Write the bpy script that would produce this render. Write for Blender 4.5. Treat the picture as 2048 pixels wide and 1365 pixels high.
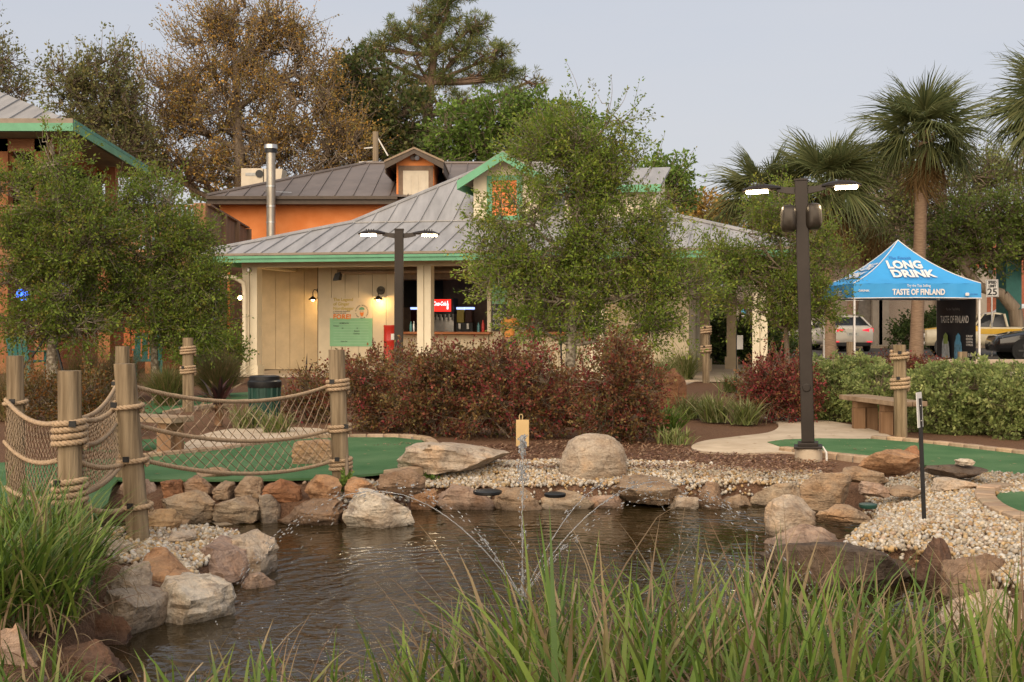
import bpy, bmesh, math, random
import numpy as np
from mathutils import Vector, Matrix, noise as mnoise
R = math.radians
PI = math.pi
scn = bpy.context.scene
C = scn.collection
for o in list(bpy.data.objects):
    bpy.data.objects.remove(o)

# ---------------------------------------------------------------- camera
F = 2390.0          # focal length in photo pixels (2048 wide)
HZ = 640.0          # photo row of the eye level
EYE = 1.4           # eye above the lawn
cam_d = bpy.data.cameras.new('camera')
cam_d.sensor_width = 36.0
cam_d.lens = 36.0 * F / 2048.0
cam_d.shift_y = -(682.5 - HZ) / 2048.0
cam_d.clip_start = 0.1
cam_d.clip_end = 2000
cam = bpy.data.objects.new('camera', cam_d)
C.objects.link(cam)
cam.location = (0, 0, EYE)
cam.rotation_euler = (R(90), 0, 0)
scn.camera = cam

# ---------------------------------------------------------------- sky, sun, exposure
SUN_AZ = R(200)      # compass-style: 0 = +Y (away from the camera), clockwise
SUN_EL = R(28)
w = bpy.data.worlds.new('World')
scn.world = w
w.use_nodes = True
nt = w.node_tree
nt.nodes.clear()
sky = nt.nodes.new('ShaderNodeTexSky')
sky.sky_type = 'NISHITA'
sky.sun_disc = False
sky.sun_elevation = SUN_EL
sky.sun_rotation = SUN_AZ
sky.air_density = 1.0
sky.dust_density = 3.0
mixc = nt.nodes.new('ShaderNodeMix')
mixc.data_type = 'RGBA'
mixc.inputs[0].default_value = 0.8
mixc.inputs[7].default_value = (5.9, 6.0, 6.75, 1)     # thin even overcast
tc = nt.nodes.new('ShaderNodeTexCoord')
mp = nt.nodes.new('ShaderNodeMapping')
mp.inputs['Scale'].default_value = (1.2, 1.2, 5)
cn = nt.nodes.new('ShaderNodeTexNoise')
cn.inputs['Scale'].default_value = 1.6
cn.inputs['Detail'].default_value = 5
cr = nt.nodes.new('ShaderNodeValToRGB')
cr.color_ramp.elements[0].position = 0.3
cr.color_ramp.elements[0].color = (5.65, 5.95, 6.65, 1)
cr.color_ramp.elements[1].position = 0.75
cr.color_ramp.elements[1].color = (6.5, 6.4, 6.6, 1)
bg = nt.nodes.new('ShaderNodeBackground')
bg.inputs['Strength'].default_value = 0.0535
out = nt.nodes.new('ShaderNodeOutputWorld')
nt.links.new(tc.outputs['Generated'], mp.inputs['Vector'])
nt.links.new(mp.outputs['Vector'], cn.inputs['Vector'])
nt.links.new(cn.outputs['Fac'], cr.inputs['Fac'])
sx = nt.nodes.new('ShaderNodeSeparateXYZ')
hr = nt.nodes.new('ShaderNodeMapRange')          # warmer, paler air towards the horizon
hr.inputs['From Min'].default_value = 0.0; hr.inputs['From Max'].default_value = 0.30
hr.inputs['To Min'].default_value = 0.75; hr.inputs['To Max'].default_value = 0.0
hm = nt.nodes.new('ShaderNodeMix'); hm.data_type = 'RGBA'
hm.inputs[7].default_value = (6.75, 6.4, 6.35, 1)
nt.links.new(tc.outputs['Generated'], sx.inputs[0]); nt.links.new(sx.outputs['Z'], hr.inputs['Value'])
nt.links.new(hr.outputs['Result'], hm.inputs[0]); nt.links.new(cr.outputs['Color'], hm.inputs[6])
nt.links.new(sky.outputs['Color'], mixc.inputs[6])
nt.links.new(hm.outputs[2], mixc.inputs[7])
nt.links.new(mixc.outputs[2], bg.inputs['Color'])
nt.links.new(bg.outputs['Background'], out.inputs['Surface'])
sun_d = bpy.data.lights.new('sun', 'SUN')
sun_d.energy = 2.1
sun_d.angle = R(90)
sun_d.color = (1.0, 0.80, 0.56)
sun = bpy.data.objects.new('sun', sun_d)
C.objects.link(sun)
sdir = Vector((math.sin(SUN_AZ) * math.cos(SUN_EL), math.cos(SUN_AZ) * math.cos(SUN_EL), math.sin(SUN_EL)))
sun.rotation_euler = sdir.to_track_quat('Z', 'Y').to_euler()
scn.view_settings.view_transform = 'Standard'
scn.view_settings.look = 'None'
scn.view_settings.exposure = 1.1
scn.view_settings.gamma = 1.0
scn.view_settings.use_curve_mapping = False
scn.cycles.max_bounces = 6
scn.cycles.diffuse_bounces = 2
scn.cycles.glossy_bounces = 3
scn.cycles.transmission_bounces = 4
scn.cycles.caustics_reflective = False
scn.cycles.caustics_refractive = False

# ---------------------------------------------------------------- helpers
def P(px, py, z=0.0):
    """ground point seen at a photo pixel, on the level z"""
    d = F * (EYE - z) / (py - HZ)
    return Vector(((px - 1024) * d / F, d, z))
def PD(px, py, d):
    return Vector(((px - 1024) * d / F, d, EYE - (py - HZ) * d / F))
def X(px, d):
    return (px - 1024) * d / F
def Z(py, d):
    return EYE - (py - HZ) * d / F

ORG = {}
def reg(o, org):
    ORG[o.name] = Vector(org)
    return o
def tag(o, label, cat=None, group=None, kind=None):
    if label: o['label'] = label
    if cat: o['category'] = cat
    if group: o['group'] = group
    if kind: o['kind'] = kind
    return o
def thing(name, label, cat, loc=(0, 0, 0), group=None):
    o = bpy.data.objects.new(name, None)
    o.empty_display_size = 0.2
    C.objects.link(o)
    o.location = loc
    reg(o, loc)
    return tag(o, label, cat, group)
def link(name, me, mat=None, parent=None, org=None):
    """mesh object whose mesh is in world coordinates; org moves its origin there"""
    o = bpy.data.objects.new(name, me)
    C.objects.link(o)
    if mat is not None and len(me.materials) == 0:
        if isinstance(mat, (list, tuple)):
            for m in mat: me.materials.append(m)
        else:
            me.materials.append(mat)
    if parent is not None:
        o.parent = parent
        po = ORG[parent.name]
        if po.length > 0: me.transform(Matrix.Translation(-po))
        reg(o, po)
    elif org is not None:
        me.transform(Matrix.Translation(-Vector(org)))
        o.location = org
        reg(o, org)
    else:
        reg(o, (0, 0, 0))
    return o
def place(name, me, mat, parent, M):
    """object sharing mesh data, at world matrix M"""
    o = bpy.data.objects.new(name, me)
    C.objects.link(o)
    if mat is not None and len(me.materials) == 0: me.materials.append(mat)
    if parent is not None:
        o.parent = parent
        o.matrix_basis = Matrix.Translation(-ORG[parent.name]) @ M
    else:
        o.matrix_basis = M
    return o

class MB:
    def __init__(s, T=None):
        s.v, s.f, s.T = [], [], T
    def add(s, verts, faces):
        k = len(s.v)
        for p in verts:
            p = Vector(p)
            s.v.append(s.T @ p if s.T else p)
        s.f += [tuple(i + k for i in f) for f in faces]
        return s
    def bx(s, x0, x1, y0, y1, z0, z1):
        return s.add([(x0, y0, z0), (x1, y0, z0), (x1, y1, z0), (x0, y1, z0), (x0, y0, z1), (x1, y0, z1), (x1, y1, z1), (x0, y1, z1)],
                     [(3, 2, 1, 0), (4, 5, 6, 7), (0, 1, 5, 4), (1, 2, 6, 5), (2, 3, 7, 6), (3, 0, 4, 7)])
    def beam(s, p0, p1, w_, h_, up=(0, 0, 1)):
        p0, p1 = Vector(p0), Vector(p1)
        d = (p1 - p0).normalized()
        up = Vector(up)
        if abs(d.dot(up)) > 0.98: up = Vector((0, 1, 0))
        a = d.cross(up).normalized() * w_ / 2
        b = a.cross(d).normalized() * h_ / 2
        vs = [p0 - a - b, p0 + a - b, p0 + a + b, p0 - a + b, p1 - a - b, p1 + a - b, p1 + a + b, p1 - a + b]
        return s.add(vs, [(3, 2, 1, 0), (4, 5, 6, 7), (0, 1, 5, 4), (1, 2, 6, 5), (2, 3, 7, 6), (3, 0, 4, 7)])
    def tube(s, pts, rad, n=6, caps=True):
        pts = [Vector(p) for p in pts]
        if not hasattr(rad, '__len__'): rad = [rad] * len(pts)
        vs, fs = [], []
        ref = None
        for i, p in enumerate(pts):
            a = pts[max(i - 1, 0)]; b = pts[min(i + 1, len(pts) - 1)]
            d = (b - a)
            if d.length < 1e-9: d = Vector((0, 0, 1))
            d.normalize()
            if ref is None: ref = Vector((1, 0, 0)) if abs(d.x) < 0.9 else Vector((0, 1, 0))
            u = (ref - d * ref.dot(d))
            if u.length < 1e-6: u = d.orthogonal()
            u.normalize(); ref = u
            w2 = d.cross(u)
            for k in range(n):
                t = 2 * PI * k / n
                vs.append(p + (u * math.cos(t) + w2 * math.sin(t)) * rad[i])
        for i in range(len(pts) - 1):
            for k in range(n):
                k2 = (k + 1) % n
                fs.append((i * n + k, i * n + k2, (i + 1) * n + k2, (i + 1) * n + k))
        if caps:
            fs.append(tuple(range(n - 1, -1, -1)))
            fs.append(tuple((len(pts) - 1) * n + k for k in range(n)))
        return s.add(vs, fs)
    def cyl(s, p0, p1, r0, r1=None, n=16):
        return s.tube([p0, p1], [r0, r0 if r1 is None else r1], n)
    def lathe(s, c, prof, n=20):
        vs, fs = [], []
        c = Vector(c)
        for (r, z) in prof:
            for k in range(n):
                t = 2 * PI * k / n
                vs.append(c + Vector((r * math.cos(t), r * math.sin(t), z)))
        for i in range(len(prof) - 1):
            for k in range(n):
                k2 = (k + 1) % n
                fs.append((i * n + k, i * n + k2, (i + 1) * n + k2, (i + 1) * n + k))
        fs.append(tuple(range(n - 1, -1, -1)))
        fs.append(tuple((len(prof) - 1) * n + k for k in range(n)))
        return s.add(vs, fs)
    def prism(s, poly, vec):
        n = len(poly)
        vec = Vector(vec)
        vs = [Vector(p) for p in poly] + [Vector(p) + vec for p in poly]
        fs = [tuple(range(n - 1, -1, -1)), tuple(range(n, 2 * n))]
        for i in range(n):
            j = (i + 1) % n
            fs.append((i, j, n + j, n + i))
        return s.add(vs, fs)
    def loft(s, secs, closed=True, caps=True):
        n = len(secs[0])
        vs = [p for sec in secs for p in sec]
        fs = []
        for i in range(len(secs) - 1):
            for k in range(n if closed else n - 1):
                k2 = (k + 1) % n
                fs.append((i * n + k, i * n + k2, (i + 1) * n + k2, (i + 1) * n + k))
        if caps:
            fs.append(tuple(range(n - 1, -1, -1)))
            fs.append(tuple((len(secs) - 1) * n + k for k in range(n)))
        return s.add(vs, fs)
    def ball(s, c, r, nu=10, nv=7):
        if not hasattr(r, '__len__'): r = (r, r, r)
        vs, fs = [], []
        for j in range(nv + 1):
            b = PI * (j / nv) - PI / 2
            b = max(-PI / 2 + 0.02, min(PI / 2 - 0.02, b))
            for k in range(nu):
                t = 2 * PI * k / nu
                vs.append(Vector(c) + Vector((r[0] * math.cos(b) * math.cos(t), r[1] * math.cos(b) * math.sin(t), r[2] * math.sin(b))))
        for j in range(nv):
            for k in range(nu):
                k2 = (k + 1) % nu
                fs.append((j * nu + k, j * nu + k2, (j + 1) * nu + k2, (j + 1) * nu + k))
        return s.add(vs, fs)
    def mesh(s, name, smooth=False):
        me = bpy.data.meshes.new(name)
        me.from_pydata([tuple(p) for p in s.v], [], s.f)
        bm = bmesh.new(); bm.from_mesh(me)
        bmesh.ops.recalc_face_normals(bm, faces=bm.faces)
        bm.to_mesh(me); bm.free()
        if smooth:
            me.shade_smooth()
            me.set_sharp_from_angle(angle=R(smooth if smooth > 1 else 40))
        return me
    def build(s, name, mat, parent=None, smooth=False, bevel=0, org=None):
        o = link(name, s.mesh(name, smooth), mat, parent, org)
        if bevel:
            b = o.modifiers.new('bevel', 'BEVEL')
            b.width = bevel; b.segments = 2; b.limit_method = 'ANGLE'
        return o

def mesh_np(name, V, Fc, col=None, smooth=False):
    V = np.asarray(V, dtype=np.float32); Fc = np.asarray(Fc, dtype=np.int32)
    me = bpy.data.meshes.new(name)
    me.vertices.add(len(V)); me.vertices.foreach_set('co', V.ravel())
    k = Fc.shape[1]
    me.loops.add(Fc.size); me.loops.foreach_set('vertex_index', Fc.ravel())
    me.polygons.add(len(Fc))
    me.polygons.foreach_set('loop_start', np.arange(0, Fc.size, k, dtype=np.int32))
    if col is not None:
        a = me.color_attributes.new('Col', 'FLOAT_COLOR', 'POINT')
        c4 = np.ones((len(V), 4), dtype=np.float32); c4[:, :3] = col
        a.data.foreach_set('color', c4.ravel())
    me.update(calc_edges=True)
    if smooth: me.shade_smooth()
    return me

# ---------------------------------------------------------------- materials
MATS = {}
def mat(name, col, rough=0.6, var=0.18, scale=6.0, bump=0.0, bscale=40.0, metal=0.0, spec=0.5, col2=None,
        stretch=(1, 1, 1), tint=False, detail=5, emit=0, ecol=None, coat=0, trans=0, ior=1.45, lo=0.35, hi=0.65, bdist=0.01, alpha=1):
    m = bpy.data.materials.new(name)
    m.use_nodes = True
    n = m.node_tree; N = n.nodes; L = n.links
    b = N['Principled BSDF']
    b.inputs['Roughness'].default_value = rough
    b.inputs['Metallic'].default_value = metal
    b.inputs['Specular IOR Level'].default_value = spec
    b.inputs['Coat Weight'].default_value = coat
    b.inputs['Transmission Weight'].default_value = trans
    b.inputs['IOR'].default_value = ior
    b.inputs['Alpha'].default_value = alpha
    t = N.new('ShaderNodeTexCoord')
    g = N.new('ShaderNodeMapping'); g.inputs['Scale'].default_value = stretch
    L.new(t.outputs['Object'], g.inputs['Vector'])
    nz = N.new('ShaderNodeTexNoise'); nz.inputs['Scale'].default_value = scale; nz.inputs['Detail'].default_value = detail
    nz.inputs['Roughness'].default_value = 0.6
    L.new(g.outputs['Vector'], nz.inputs['Vector'])
    r = N.new('ShaderNodeValToRGB')
    c1 = [max(0, c * (1 - var)) for c in col]
    c2 = list(col2) if col2 else [min(1, c * (1 + var)) for c in col]
    r.color_ramp.elements[0].position = lo; r.color_ramp.elements[0].color = (*c1, 1)
    r.color_ramp.elements[1].position = hi; r.color_ramp.elements[1].color = (*c2, 1)
    L.new(nz.outputs['Fac'], r.inputs['Fac'])
    src = r.outputs['Color']
    if tint:
        oi = N.new('ShaderNodeObjectInfo')
        mx = N.new('ShaderNodeMix'); mx.data_type = 'RGBA'; mx.blend_type = 'MULTIPLY'
        mx.inputs[0].default_value = 1
        L.new(src, mx.inputs[6]); L.new(oi.outputs['Color'], mx.inputs[7])
        src = mx.outputs[2]
    L.new(src, b.inputs['Base Color'])
    if bump:
        n2 = N.new('ShaderNodeTexNoise'); n2.inputs['Scale'].default_value = bscale; n2.inputs['Detail'].default_value = 4
        L.new(g.outputs['Vector'], n2.inputs['Vector'])
        bp = N.new('ShaderNodeBump'); bp.inputs['Strength'].default_value = bump; bp.inputs['Distance'].default_value = bdist
        L.new(n2.outputs['Fac'], bp.inputs['Height'])
        L.new(bp.outputs['Normal'], b.inputs['Normal'])
    if emit:
        b.inputs['Emission Color'].default_value = (*(ecol or col), 1)
        b.inputs['Emission Strength'].default_value = emit
    MATS[name] = m
    return m

def leaf_mat(name, trans=0.3, rough=0.55):
    m = bpy.data.materials.new(name)
    m.use_nodes = True
    N = m.node_tree.nodes; L = m.node_tree.links
    b = N['Principled BSDF']; b.inputs['Roughness'].default_value = rough
    b.inputs['Specular IOR Level'].default_value = 0.3
    a = N.new('ShaderNodeVertexColor'); a.layer_name = 'Col'
    L.new(a.outputs['Color'], b.inputs['Base Color'])
    tr = N.new('ShaderNodeBsdfTranslucent')
    L.new(a.outputs['Color'], tr.inputs['Color'])
    mx = N.new('ShaderNodeMixShader'); mx.inputs['Fac'].default_value = trans
    L.new(b.outputs['BSDF'], mx.inputs[1]); L.new(tr.outputs['BSDF'], mx.inputs[2])
    L.new(mx.outputs['Shader'], N['Material Output'].inputs['Surface'])
    return m
LEAF = leaf_mat('leaf', 0.4)
BLADE = leaf_mat('blade', 0.25, 0.45)

def stone_mat():
    m = bpy.data.materials.new('sandstone')
    m.use_nodes = True
    N = m.node_tree.nodes; L = m.node_tree.links
    b = N['Principled BSDF']; b.inputs['Roughness'].default_value = 0.85; b.inputs['Specular IOR Level'].default_value = 0.25
    t = N.new('ShaderNodeTexCoord')
    oi = N.new('ShaderNodeObjectInfo')
    add = N.new('ShaderNodeVectorMath'); add.operation = 'ADD'
    mul = N.new('ShaderNodeMath'); mul.operation = 'MULTIPLY'; mul.inputs[1].default_value = 37.0
    L.new(oi.outputs['Random'], mul.inputs[0])
    L.new(t.outputs['Object'], add.inputs[0]); L.new(mul.outputs[0], add.inputs[1])
    def nz(scale, det=6, vec=None, rough=0.62):
        n = N.new('ShaderNodeTexNoise'); n.inputs['Scale'].default_value = scale; n.inputs['Detail'].default_value = det
        n.inputs['Roughness'].default_value = rough
        L.new(vec or add.outputs[0], n.inputs['Vector']); return n
    n1 = nz(3.2); n2 = nz(7.0); n3 = nz(42, 8); 
    st = N.new('ShaderNodeMapping'); st.inputs['Scale'].default_value = (1.6, 1.6, 6); st.inputs['Rotation'].default_value = (0.12, 0.1, 0)
    L.new(add.outputs[0], st.inputs['Vector'])
    n4 = nz(3.5, 6, st.outputs['Vector'])
    def ramp(src, els):
        r = N.new('ShaderNodeValToRGB')
        r.color_ramp.elements[0].position = els[0][0]; r.color_ramp.elements[0].color = (*els[0][1], 1)
        r.color_ramp.elements[1].position = els[-1][0]; r.color_ramp.elements[1].color = (*els[-1][1], 1)
        for p, c in els[1:-1]:
            e = r.color_ramp.elements.new(p); e.color = (*c, 1)
        L.new(src, r.inputs['Fac']); return r
    # stain map over a per-stone tint (object colour)
    r1 = ramp(n1.outputs['Fac'], [(0.32, (0.72, 0.60, 0.50)), (0.5, (1, 1, 1)), (0.68, (1.18, 0.98, 0.78))])
    r2 = ramp(n4.outputs['Fac'], [(0.3, (0.66, 0.62, 0.6)), (0.52, (1.02, 1, 0.98)), (0.7, (1.12, 1.08, 1.03))])
    r3 = ramp(n2.outputs['Fac'], [(0.28, (0.45, 0.42, 0.42)), (0.4, (0.95, 0.95, 0.95)), (0.75, (1.12, 1.1, 1.08))])
    r4 = ramp(n3.outputs['Fac'], [(0.3, (0.72, 0.72, 0.72)), (0.65, (1.15, 1.15, 1.15))])
    src = oi.outputs['Color']
    for r in (r1, r2, r3, r4):
        mx = N.new('ShaderNodeMix'); mx.data_type = 'RGBA'; mx.blend_type = 'MULTIPLY'; mx.inputs[0].default_value = 0.9
        L.new(src, mx.inputs[6]); L.new(r.outputs['Color'], mx.inputs[7]); src = mx.outputs[2]
    # cracks
    wp = N.new('ShaderNodeMix'); wp.data_type = 'RGBA'; wp.inputs[0].default_value = 0.16
    L.new(add.outputs[0], wp.inputs[6]); L.new(n2.outputs['Color'], wp.inputs[7])
    vo = N.new('ShaderNodeTexVoronoi'); vo.feature = 'DISTANCE_TO_EDGE'; vo.inputs['Scale'].default_value = 3.4
    L.new(wp.outputs[2], vo.inputs['Vector'])
    rc = ramp(vo.outputs['Distance'], [(0.0, (0.42, 0.38, 0.35)), (0.022, (1, 1, 1))])
    # damp stone near the water line
    ge = N.new('ShaderNodeNewGeometry'); sp = N.new('ShaderNodeSeparateXYZ'); L.new(ge.outputs['Position'], sp.inputs[0])
    mw = N.new('ShaderNodeMath'); mw.operation = 'MULTIPLY_ADD'; mw.inputs[1].default_value = 0.12; L.new(n2.outputs['Fac'], mw.inputs[0]); L.new(sp.outputs['Z'], mw.inputs[2])
    wr = N.new('ShaderNodeMapRange'); wr.inputs['From Min'].default_value = -0.20; wr.inputs['From Max'].default_value = -0.13
    wr.inputs['To Min'].default_value = 0.42; wr.inputs['To Max'].default_value = 1.0
    L.new(mw.outputs[0], wr.inputs['Value'])
    for sock in (rc.outputs['Color'], wr.outputs['Result']):
        mx = N.new('ShaderNodeMix'); mx.data_type = 'RGBA'; mx.blend_type = 'MULTIPLY'; mx.inputs[0].default_value = 0.6 if sock == rc.outputs['Color'] else 0.85
        L.new(src, mx.inputs[6]); L.new(sock, mx.inputs[7]); src = mx.outputs[2]
    rr = N.new('ShaderNodeMapRange'); rr.inputs['From Min'].default_value = 0.42; rr.inputs['From Max'].default_value = 1.0
    rr.inputs['To Min'].default_value = 0.3; rr.inputs['To Max'].default_value = 0.85
    L.new(wr.outputs['Result'], rr.inputs['Value']); L.new(rr.outputs['Result'], b.inputs['Roughness'])
    L.new(src, b.inputs['Base Color'])
    ad = N.new('ShaderNodeMath'); ad.operation = 'ADD'
    ml = N.new('ShaderNodeMath'); ml.operation = 'MULTIPLY'; ml.inputs[1].default_value = 1.6
    L.new(n4.outputs['Fac'], ml.inputs[0]); L.new(n3.outputs['Fac'], ad.inputs[0]); L.new(ml.outputs[0], ad.inputs[1])
    bp = N.new('ShaderNodeBump'); bp.inputs['Strength'].default_value = 0.75; bp.inputs['Distance'].default_value = 0.03
    L.new(ad.outputs[0], bp.inputs['Height']); L.new(bp.outputs['Normal'], b.inputs['Normal'])
    return m
STONE = stone_mat()

def wood_mat(name, c1, c2, rough=0.8, axis=2, scale=9, bump=0.5, tint=False):
    s = [1, 1, 1]; s[axis] = 0.06
    return mat(name, c1, rough, 0.0, scale, bump, scale * 2.2, col2=c2, stretch=tuple(s), tint=tint, lo=0.3, hi=0.7, spec=0.25, bdist=0.015)
# ================================================================ GROUND
random.seed(3); np.random.seed(3)
WZ = -0.27
pond_px = [(235, 1052), (300, 1052), (400, 1050), (560, 1052), (690, 1052), (830, 1045), (880, 1018), (1000, 1018), (1200, 1012), (1340, 1014), (1500, 1010), (1560, 1012),
           (1650, 1022), (1690, 1045), (1690, 1075), (1640, 1100), (1540, 1125), (1530, 1165), (1600, 1172), (1800, 1165), (1870, 1185), (1930, 1225), (2060, 1280), (2250, 1330)]
pond = [P(x, y, WZ).to_2d() for x, y in pond_px]
pond += [Vector((3.2, 5.3)), Vector((1.5, 4.9)), Vector((-0.5, 4.75)), Vector((-1.3, 5.0))]
pond += [P(x, y, WZ).to_2d() for x, y in [(200, 1400), (255, 1330), (300, 1275), (350, 1250), (460, 1205), (500, 1170), (550, 1140), (552, 1090), (505, 1080), (420, 1086), (330, 1090), (240, 1092)]]
PX = np.array([p.x for p in pond]); PY = np.array([p.y for p in pond])
def poly_sd(x, y, QX=None, QY=None):
    """signed distance to a polygon, negative inside (numpy arrays)"""
    QX = PX if QX is None else QX; QY = PY if QY is None else QY
    x = np.asarray(x, float); y = np.asarray(y, float)
    ins = np.zeros(x.shape, bool); dm = np.full(x.shape, 1e9)
    n = len(QX)
    for i in range(n):
        x0, y0, x1, y1 = QX[i], QY[i], QX[(i + 1) % n], QY[(i + 1) % n]
        c = ((y0 > y) != (y1 > y)) & (x < (x1 - x0) * (y - y0) / ((y1 - y0) or 1e-9) + x0)
        ins ^= c
        dx, dy = x1 - x0, y1 - y0
        t = np.clip(((x - x0) * dx + (y - y0) * dy) / (dx * dx + dy * dy + 1e-12), 0, 1)
        dm = np.minimum(dm, np.hypot(x - x0 - t * dx, y - y0 - t * dy))
    return np.where(ins, -dm, dm)
def axis(dense0, dense1, step, far):
    a = list(np.arange(dense0, dense1 + 1e-6, step))
    s = step
    hi = [dense1]; 
    while hi[-1] < far: s *= 1.5; hi.append(hi[-1] + s)
    s = step; lo = [dense0]
    while lo[-1] > -far: s *= 1.5; lo.append(lo[-1] - s)
    return np.array(lo[:0:-1] + a + hi[1:])
gx = axis(-5.5, 6.5, 0.09, 700); gy = axis(2.5, 14.0, 0.09, 700)
GX, GY = np.meshgrid(gx, gy)
sd = poly_sd(GX.ravel(), GY.ravel())
def ground_h(s):
    return -0.11 * np.clip((0.95 - s) / 0.7, 0, 1) - 0.6 * np.clip((0.25 - s) / 0.12, 0, 1)
gz = ground_h(sd)
near = (np.abs(GX.ravel()) < 12) & (GY.ravel() < 30) & (GY.ravel() > 2)
lump = np.array([mnoise.noise(Vector((a * 1.3, b * 1.3, 0))) * 0.012 + mnoise.noise(Vector((a * 5, b * 5, 3))) * 0.006 if k else 0 for a, b, k in zip(GX.ravel(), GY.ravel(), near)])
gz = gz - 0.016 + np.minimum(lump, 0.012)
V = np.stack([GX.ravel(), GY.ravel(), gz], 1)
nx, ny = len(gx), len(gy)
I = np.arange(nx * ny).reshape(ny, nx)
Fq = np.stack([I[:-1, :-1].ravel(), I[:-1, 1:].ravel(), I[1:, 1:].ravel(), I[1:, :-1].ravel()], 1)
MULCH = mat('pine_bark_mulch', (0.105, 0.058, 0.037), 0.95, 0.0, 55, 1.0, 70, col2=(0.27, 0.158, 0.10), detail=8, bdist=0.03, spec=0.1, lo=0.3, hi=0.72)
g = link('ground', mesh_np('ground', V, Fq, smooth=True), MULCH)
tag(g, 'brown bark mulch ground around the pond and under the shrubs', kind='structure')

# water: murky, mirror-like with ripples
def water_mat():
    m = bpy.data.materials.new('pond_water'); m.use_nodes = True
    N = m.node_tree.nodes; L = m.node_tree.links
    b = N['Principled BSDF']
    b.inputs['Base Color'].default_value = (0.027, 0.018, 0.0065, 1)
    b.inputs['Roughness'].default_value = 0.04
    b.inputs['IOR'].default_value = 1.36
    b.inputs['Specular IOR Level'].default_value = 0.6
    t = N.new('ShaderNodeTexCoord')
    def nz(sc, det, st=(1, 1, 1)):
        g = N.new('ShaderNodeMapping'); g.inputs['Scale'].default_value = st
        L.new(t.outputs['Object'], g.inputs['Vector'])
        n = N.new('ShaderNodeTexNoise'); n.inputs['Scale'].default_value = sc; n.inputs['Detail'].default_value = det
        L.new(g.outputs['Vector'], n.inputs['Vector']); return n.outputs['Fac']
    wv = N.new('ShaderNodeTexWave'); wv.wave_type = 'RINGS'; wv.rings_direction = 'SPHERICAL'
    wv.inputs['Scale'].default_value = 2.2; wv.inputs['Distortion'].default_value = 9; wv.inputs['Detail'].default_value = 3
    wv.inputs['Detail Scale'].default_value = 1.6
    L.new(t.outputs['Object'], wv.inputs['Vector'])
    def mul(a, k):
        q = N.new('ShaderNodeMath'); q.operation = 'MULTIPLY'; q.inputs[1].default_value = k
        L.new(a, q.inputs[0]); return q.outputs[0]
    def add(a, b2):
        q = N.new('ShaderNodeMath'); q.operation = 'ADD'
        L.new(a, q.inputs[0]); L.new(b2, q.inputs[1]); return q.outputs[0]
    h = add(add(mul(nz(2.3, 1, (1, 1.5, 1)), 1.0), mul(nz(6.0, 2, (0.7, 1.6, 1)), 0.55)), mul(wv.outputs['Fac'], 0.30))
    # choppier water round the fountain
    ln = N.new('ShaderNodeVectorMath'); ln.operation = 'LENGTH'; L.new(t.outputs['Object'], ln.inputs[0])
    mr = N.new('ShaderNodeMapRange'); mr.inputs['From Min'].default_value = 0.9; mr.inputs['From Max'].default_value = 2.9
    mr.inputs['To Min'].default_value = 1.0; mr.inputs['To Max'].default_value = 0.0
    L.new(ln.outputs['Value'], mr.inputs['Value'])
    q = N.new('ShaderNodeMath'); q.operation = 'MULTIPLY'
    L.new(mr.outputs['Result'], q.inputs[0]); L.new(mul(nz(20, 3), 0.8), q.inputs[1])
    h = add(h, q.outputs[0])
    bp = N.new('ShaderNodeBump'); bp.inputs['Distance'].default_value = 0.028
    cm = N.new('ShaderNodeMapRange'); cm.inputs['From Min'].default_value = 0.38; cm.inputs['From Max'].default_value = 0.62      # calm and ruffled patches
    cm.inputs['To Min'].default_value = 0.10; cm.inputs['To Max'].default_value = 0.5
    L.new(nz(0.75, 1), cm.inputs['Value'])
    cq = N.new('ShaderNodeMath'); cq.operation = 'MULTIPLY_ADD'; cq.inputs[1].default_value = 0.4
    L.new(mr.outputs['Result'], cq.inputs[0]); L.new(cm.outputs['Result'], cq.inputs[2]); L.new(cq.outputs[0], bp.inputs['Strength'])
    L.new(h, bp.inputs['Height']); L.new(bp.outputs['Normal'], b.inputs['Normal'])
    return m
NOZ = P(1045, 1215, WZ)
mb = MB(); mb.add([(-5, 3.5, WZ), (6, 3.5, WZ), (6, 12.5, WZ), (-5, 12.5, WZ)], [(0, 1, 2, 3)])
wat = mb.build('pond_water', water_mat(), org=NOZ)
tag(wat, 'dark rippled water of the small pond', kind='structure')

# flat sheets on the ground
def sheet(name, pts, m, z, label, thick=0.02, smooth_n=0):
    pts = [Vector(p) for p in pts]
    if smooth_n:
        q = []
        n = len(pts)
        for i in range(n):
            p0, p1, p2, p3 = pts[i - 1], pts[i], pts[(i + 1) % n], pts[(i + 2) % n]
            for k in range(smooth_n):
                t = k / smooth_n
                q.append(0.5 * ((2 * p1) + (-p0 + p2) * t + (2 * p0 - 5 * p1 + 4 * p2 - p3) * t * t + (-p0 + 3 * p1 - 3 * p2 + p3) * t ** 3))
        pts = q
    mb = MB()
    mb.prism([(p.x, p.y, z) for p in pts], (0, 0, -thick))
    me = mb.mesh(name)
    o = link(name, me, m)
    bm = bmesh.new(); bm.from_mesh(me); bmesh.ops.triangulate(bm, faces=[f for f in bm.faces if len(f.verts) > 4]); bm.to_mesh(me); bm.free()
    tag(o, label, kind='structure')
    return o
TURF = mat('green_turf', (0.070, 0.175, 0.072), 0.85, 0.0, 1.3, 0.9, 420, col2=(0.135, 0.245, 0.115), detail=9, bdist=0.012, spec=0.15)
CONC = mat('tan_concrete', (0.42, 0.335, 0.245), 0.85, 0.0, 3.0, 0.3, 120, col2=(0.55, 0.455, 0.345), detail=10, spec=0.2)
def G(l, z=0): return [P(x, y, z) for x, y in l]
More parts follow.
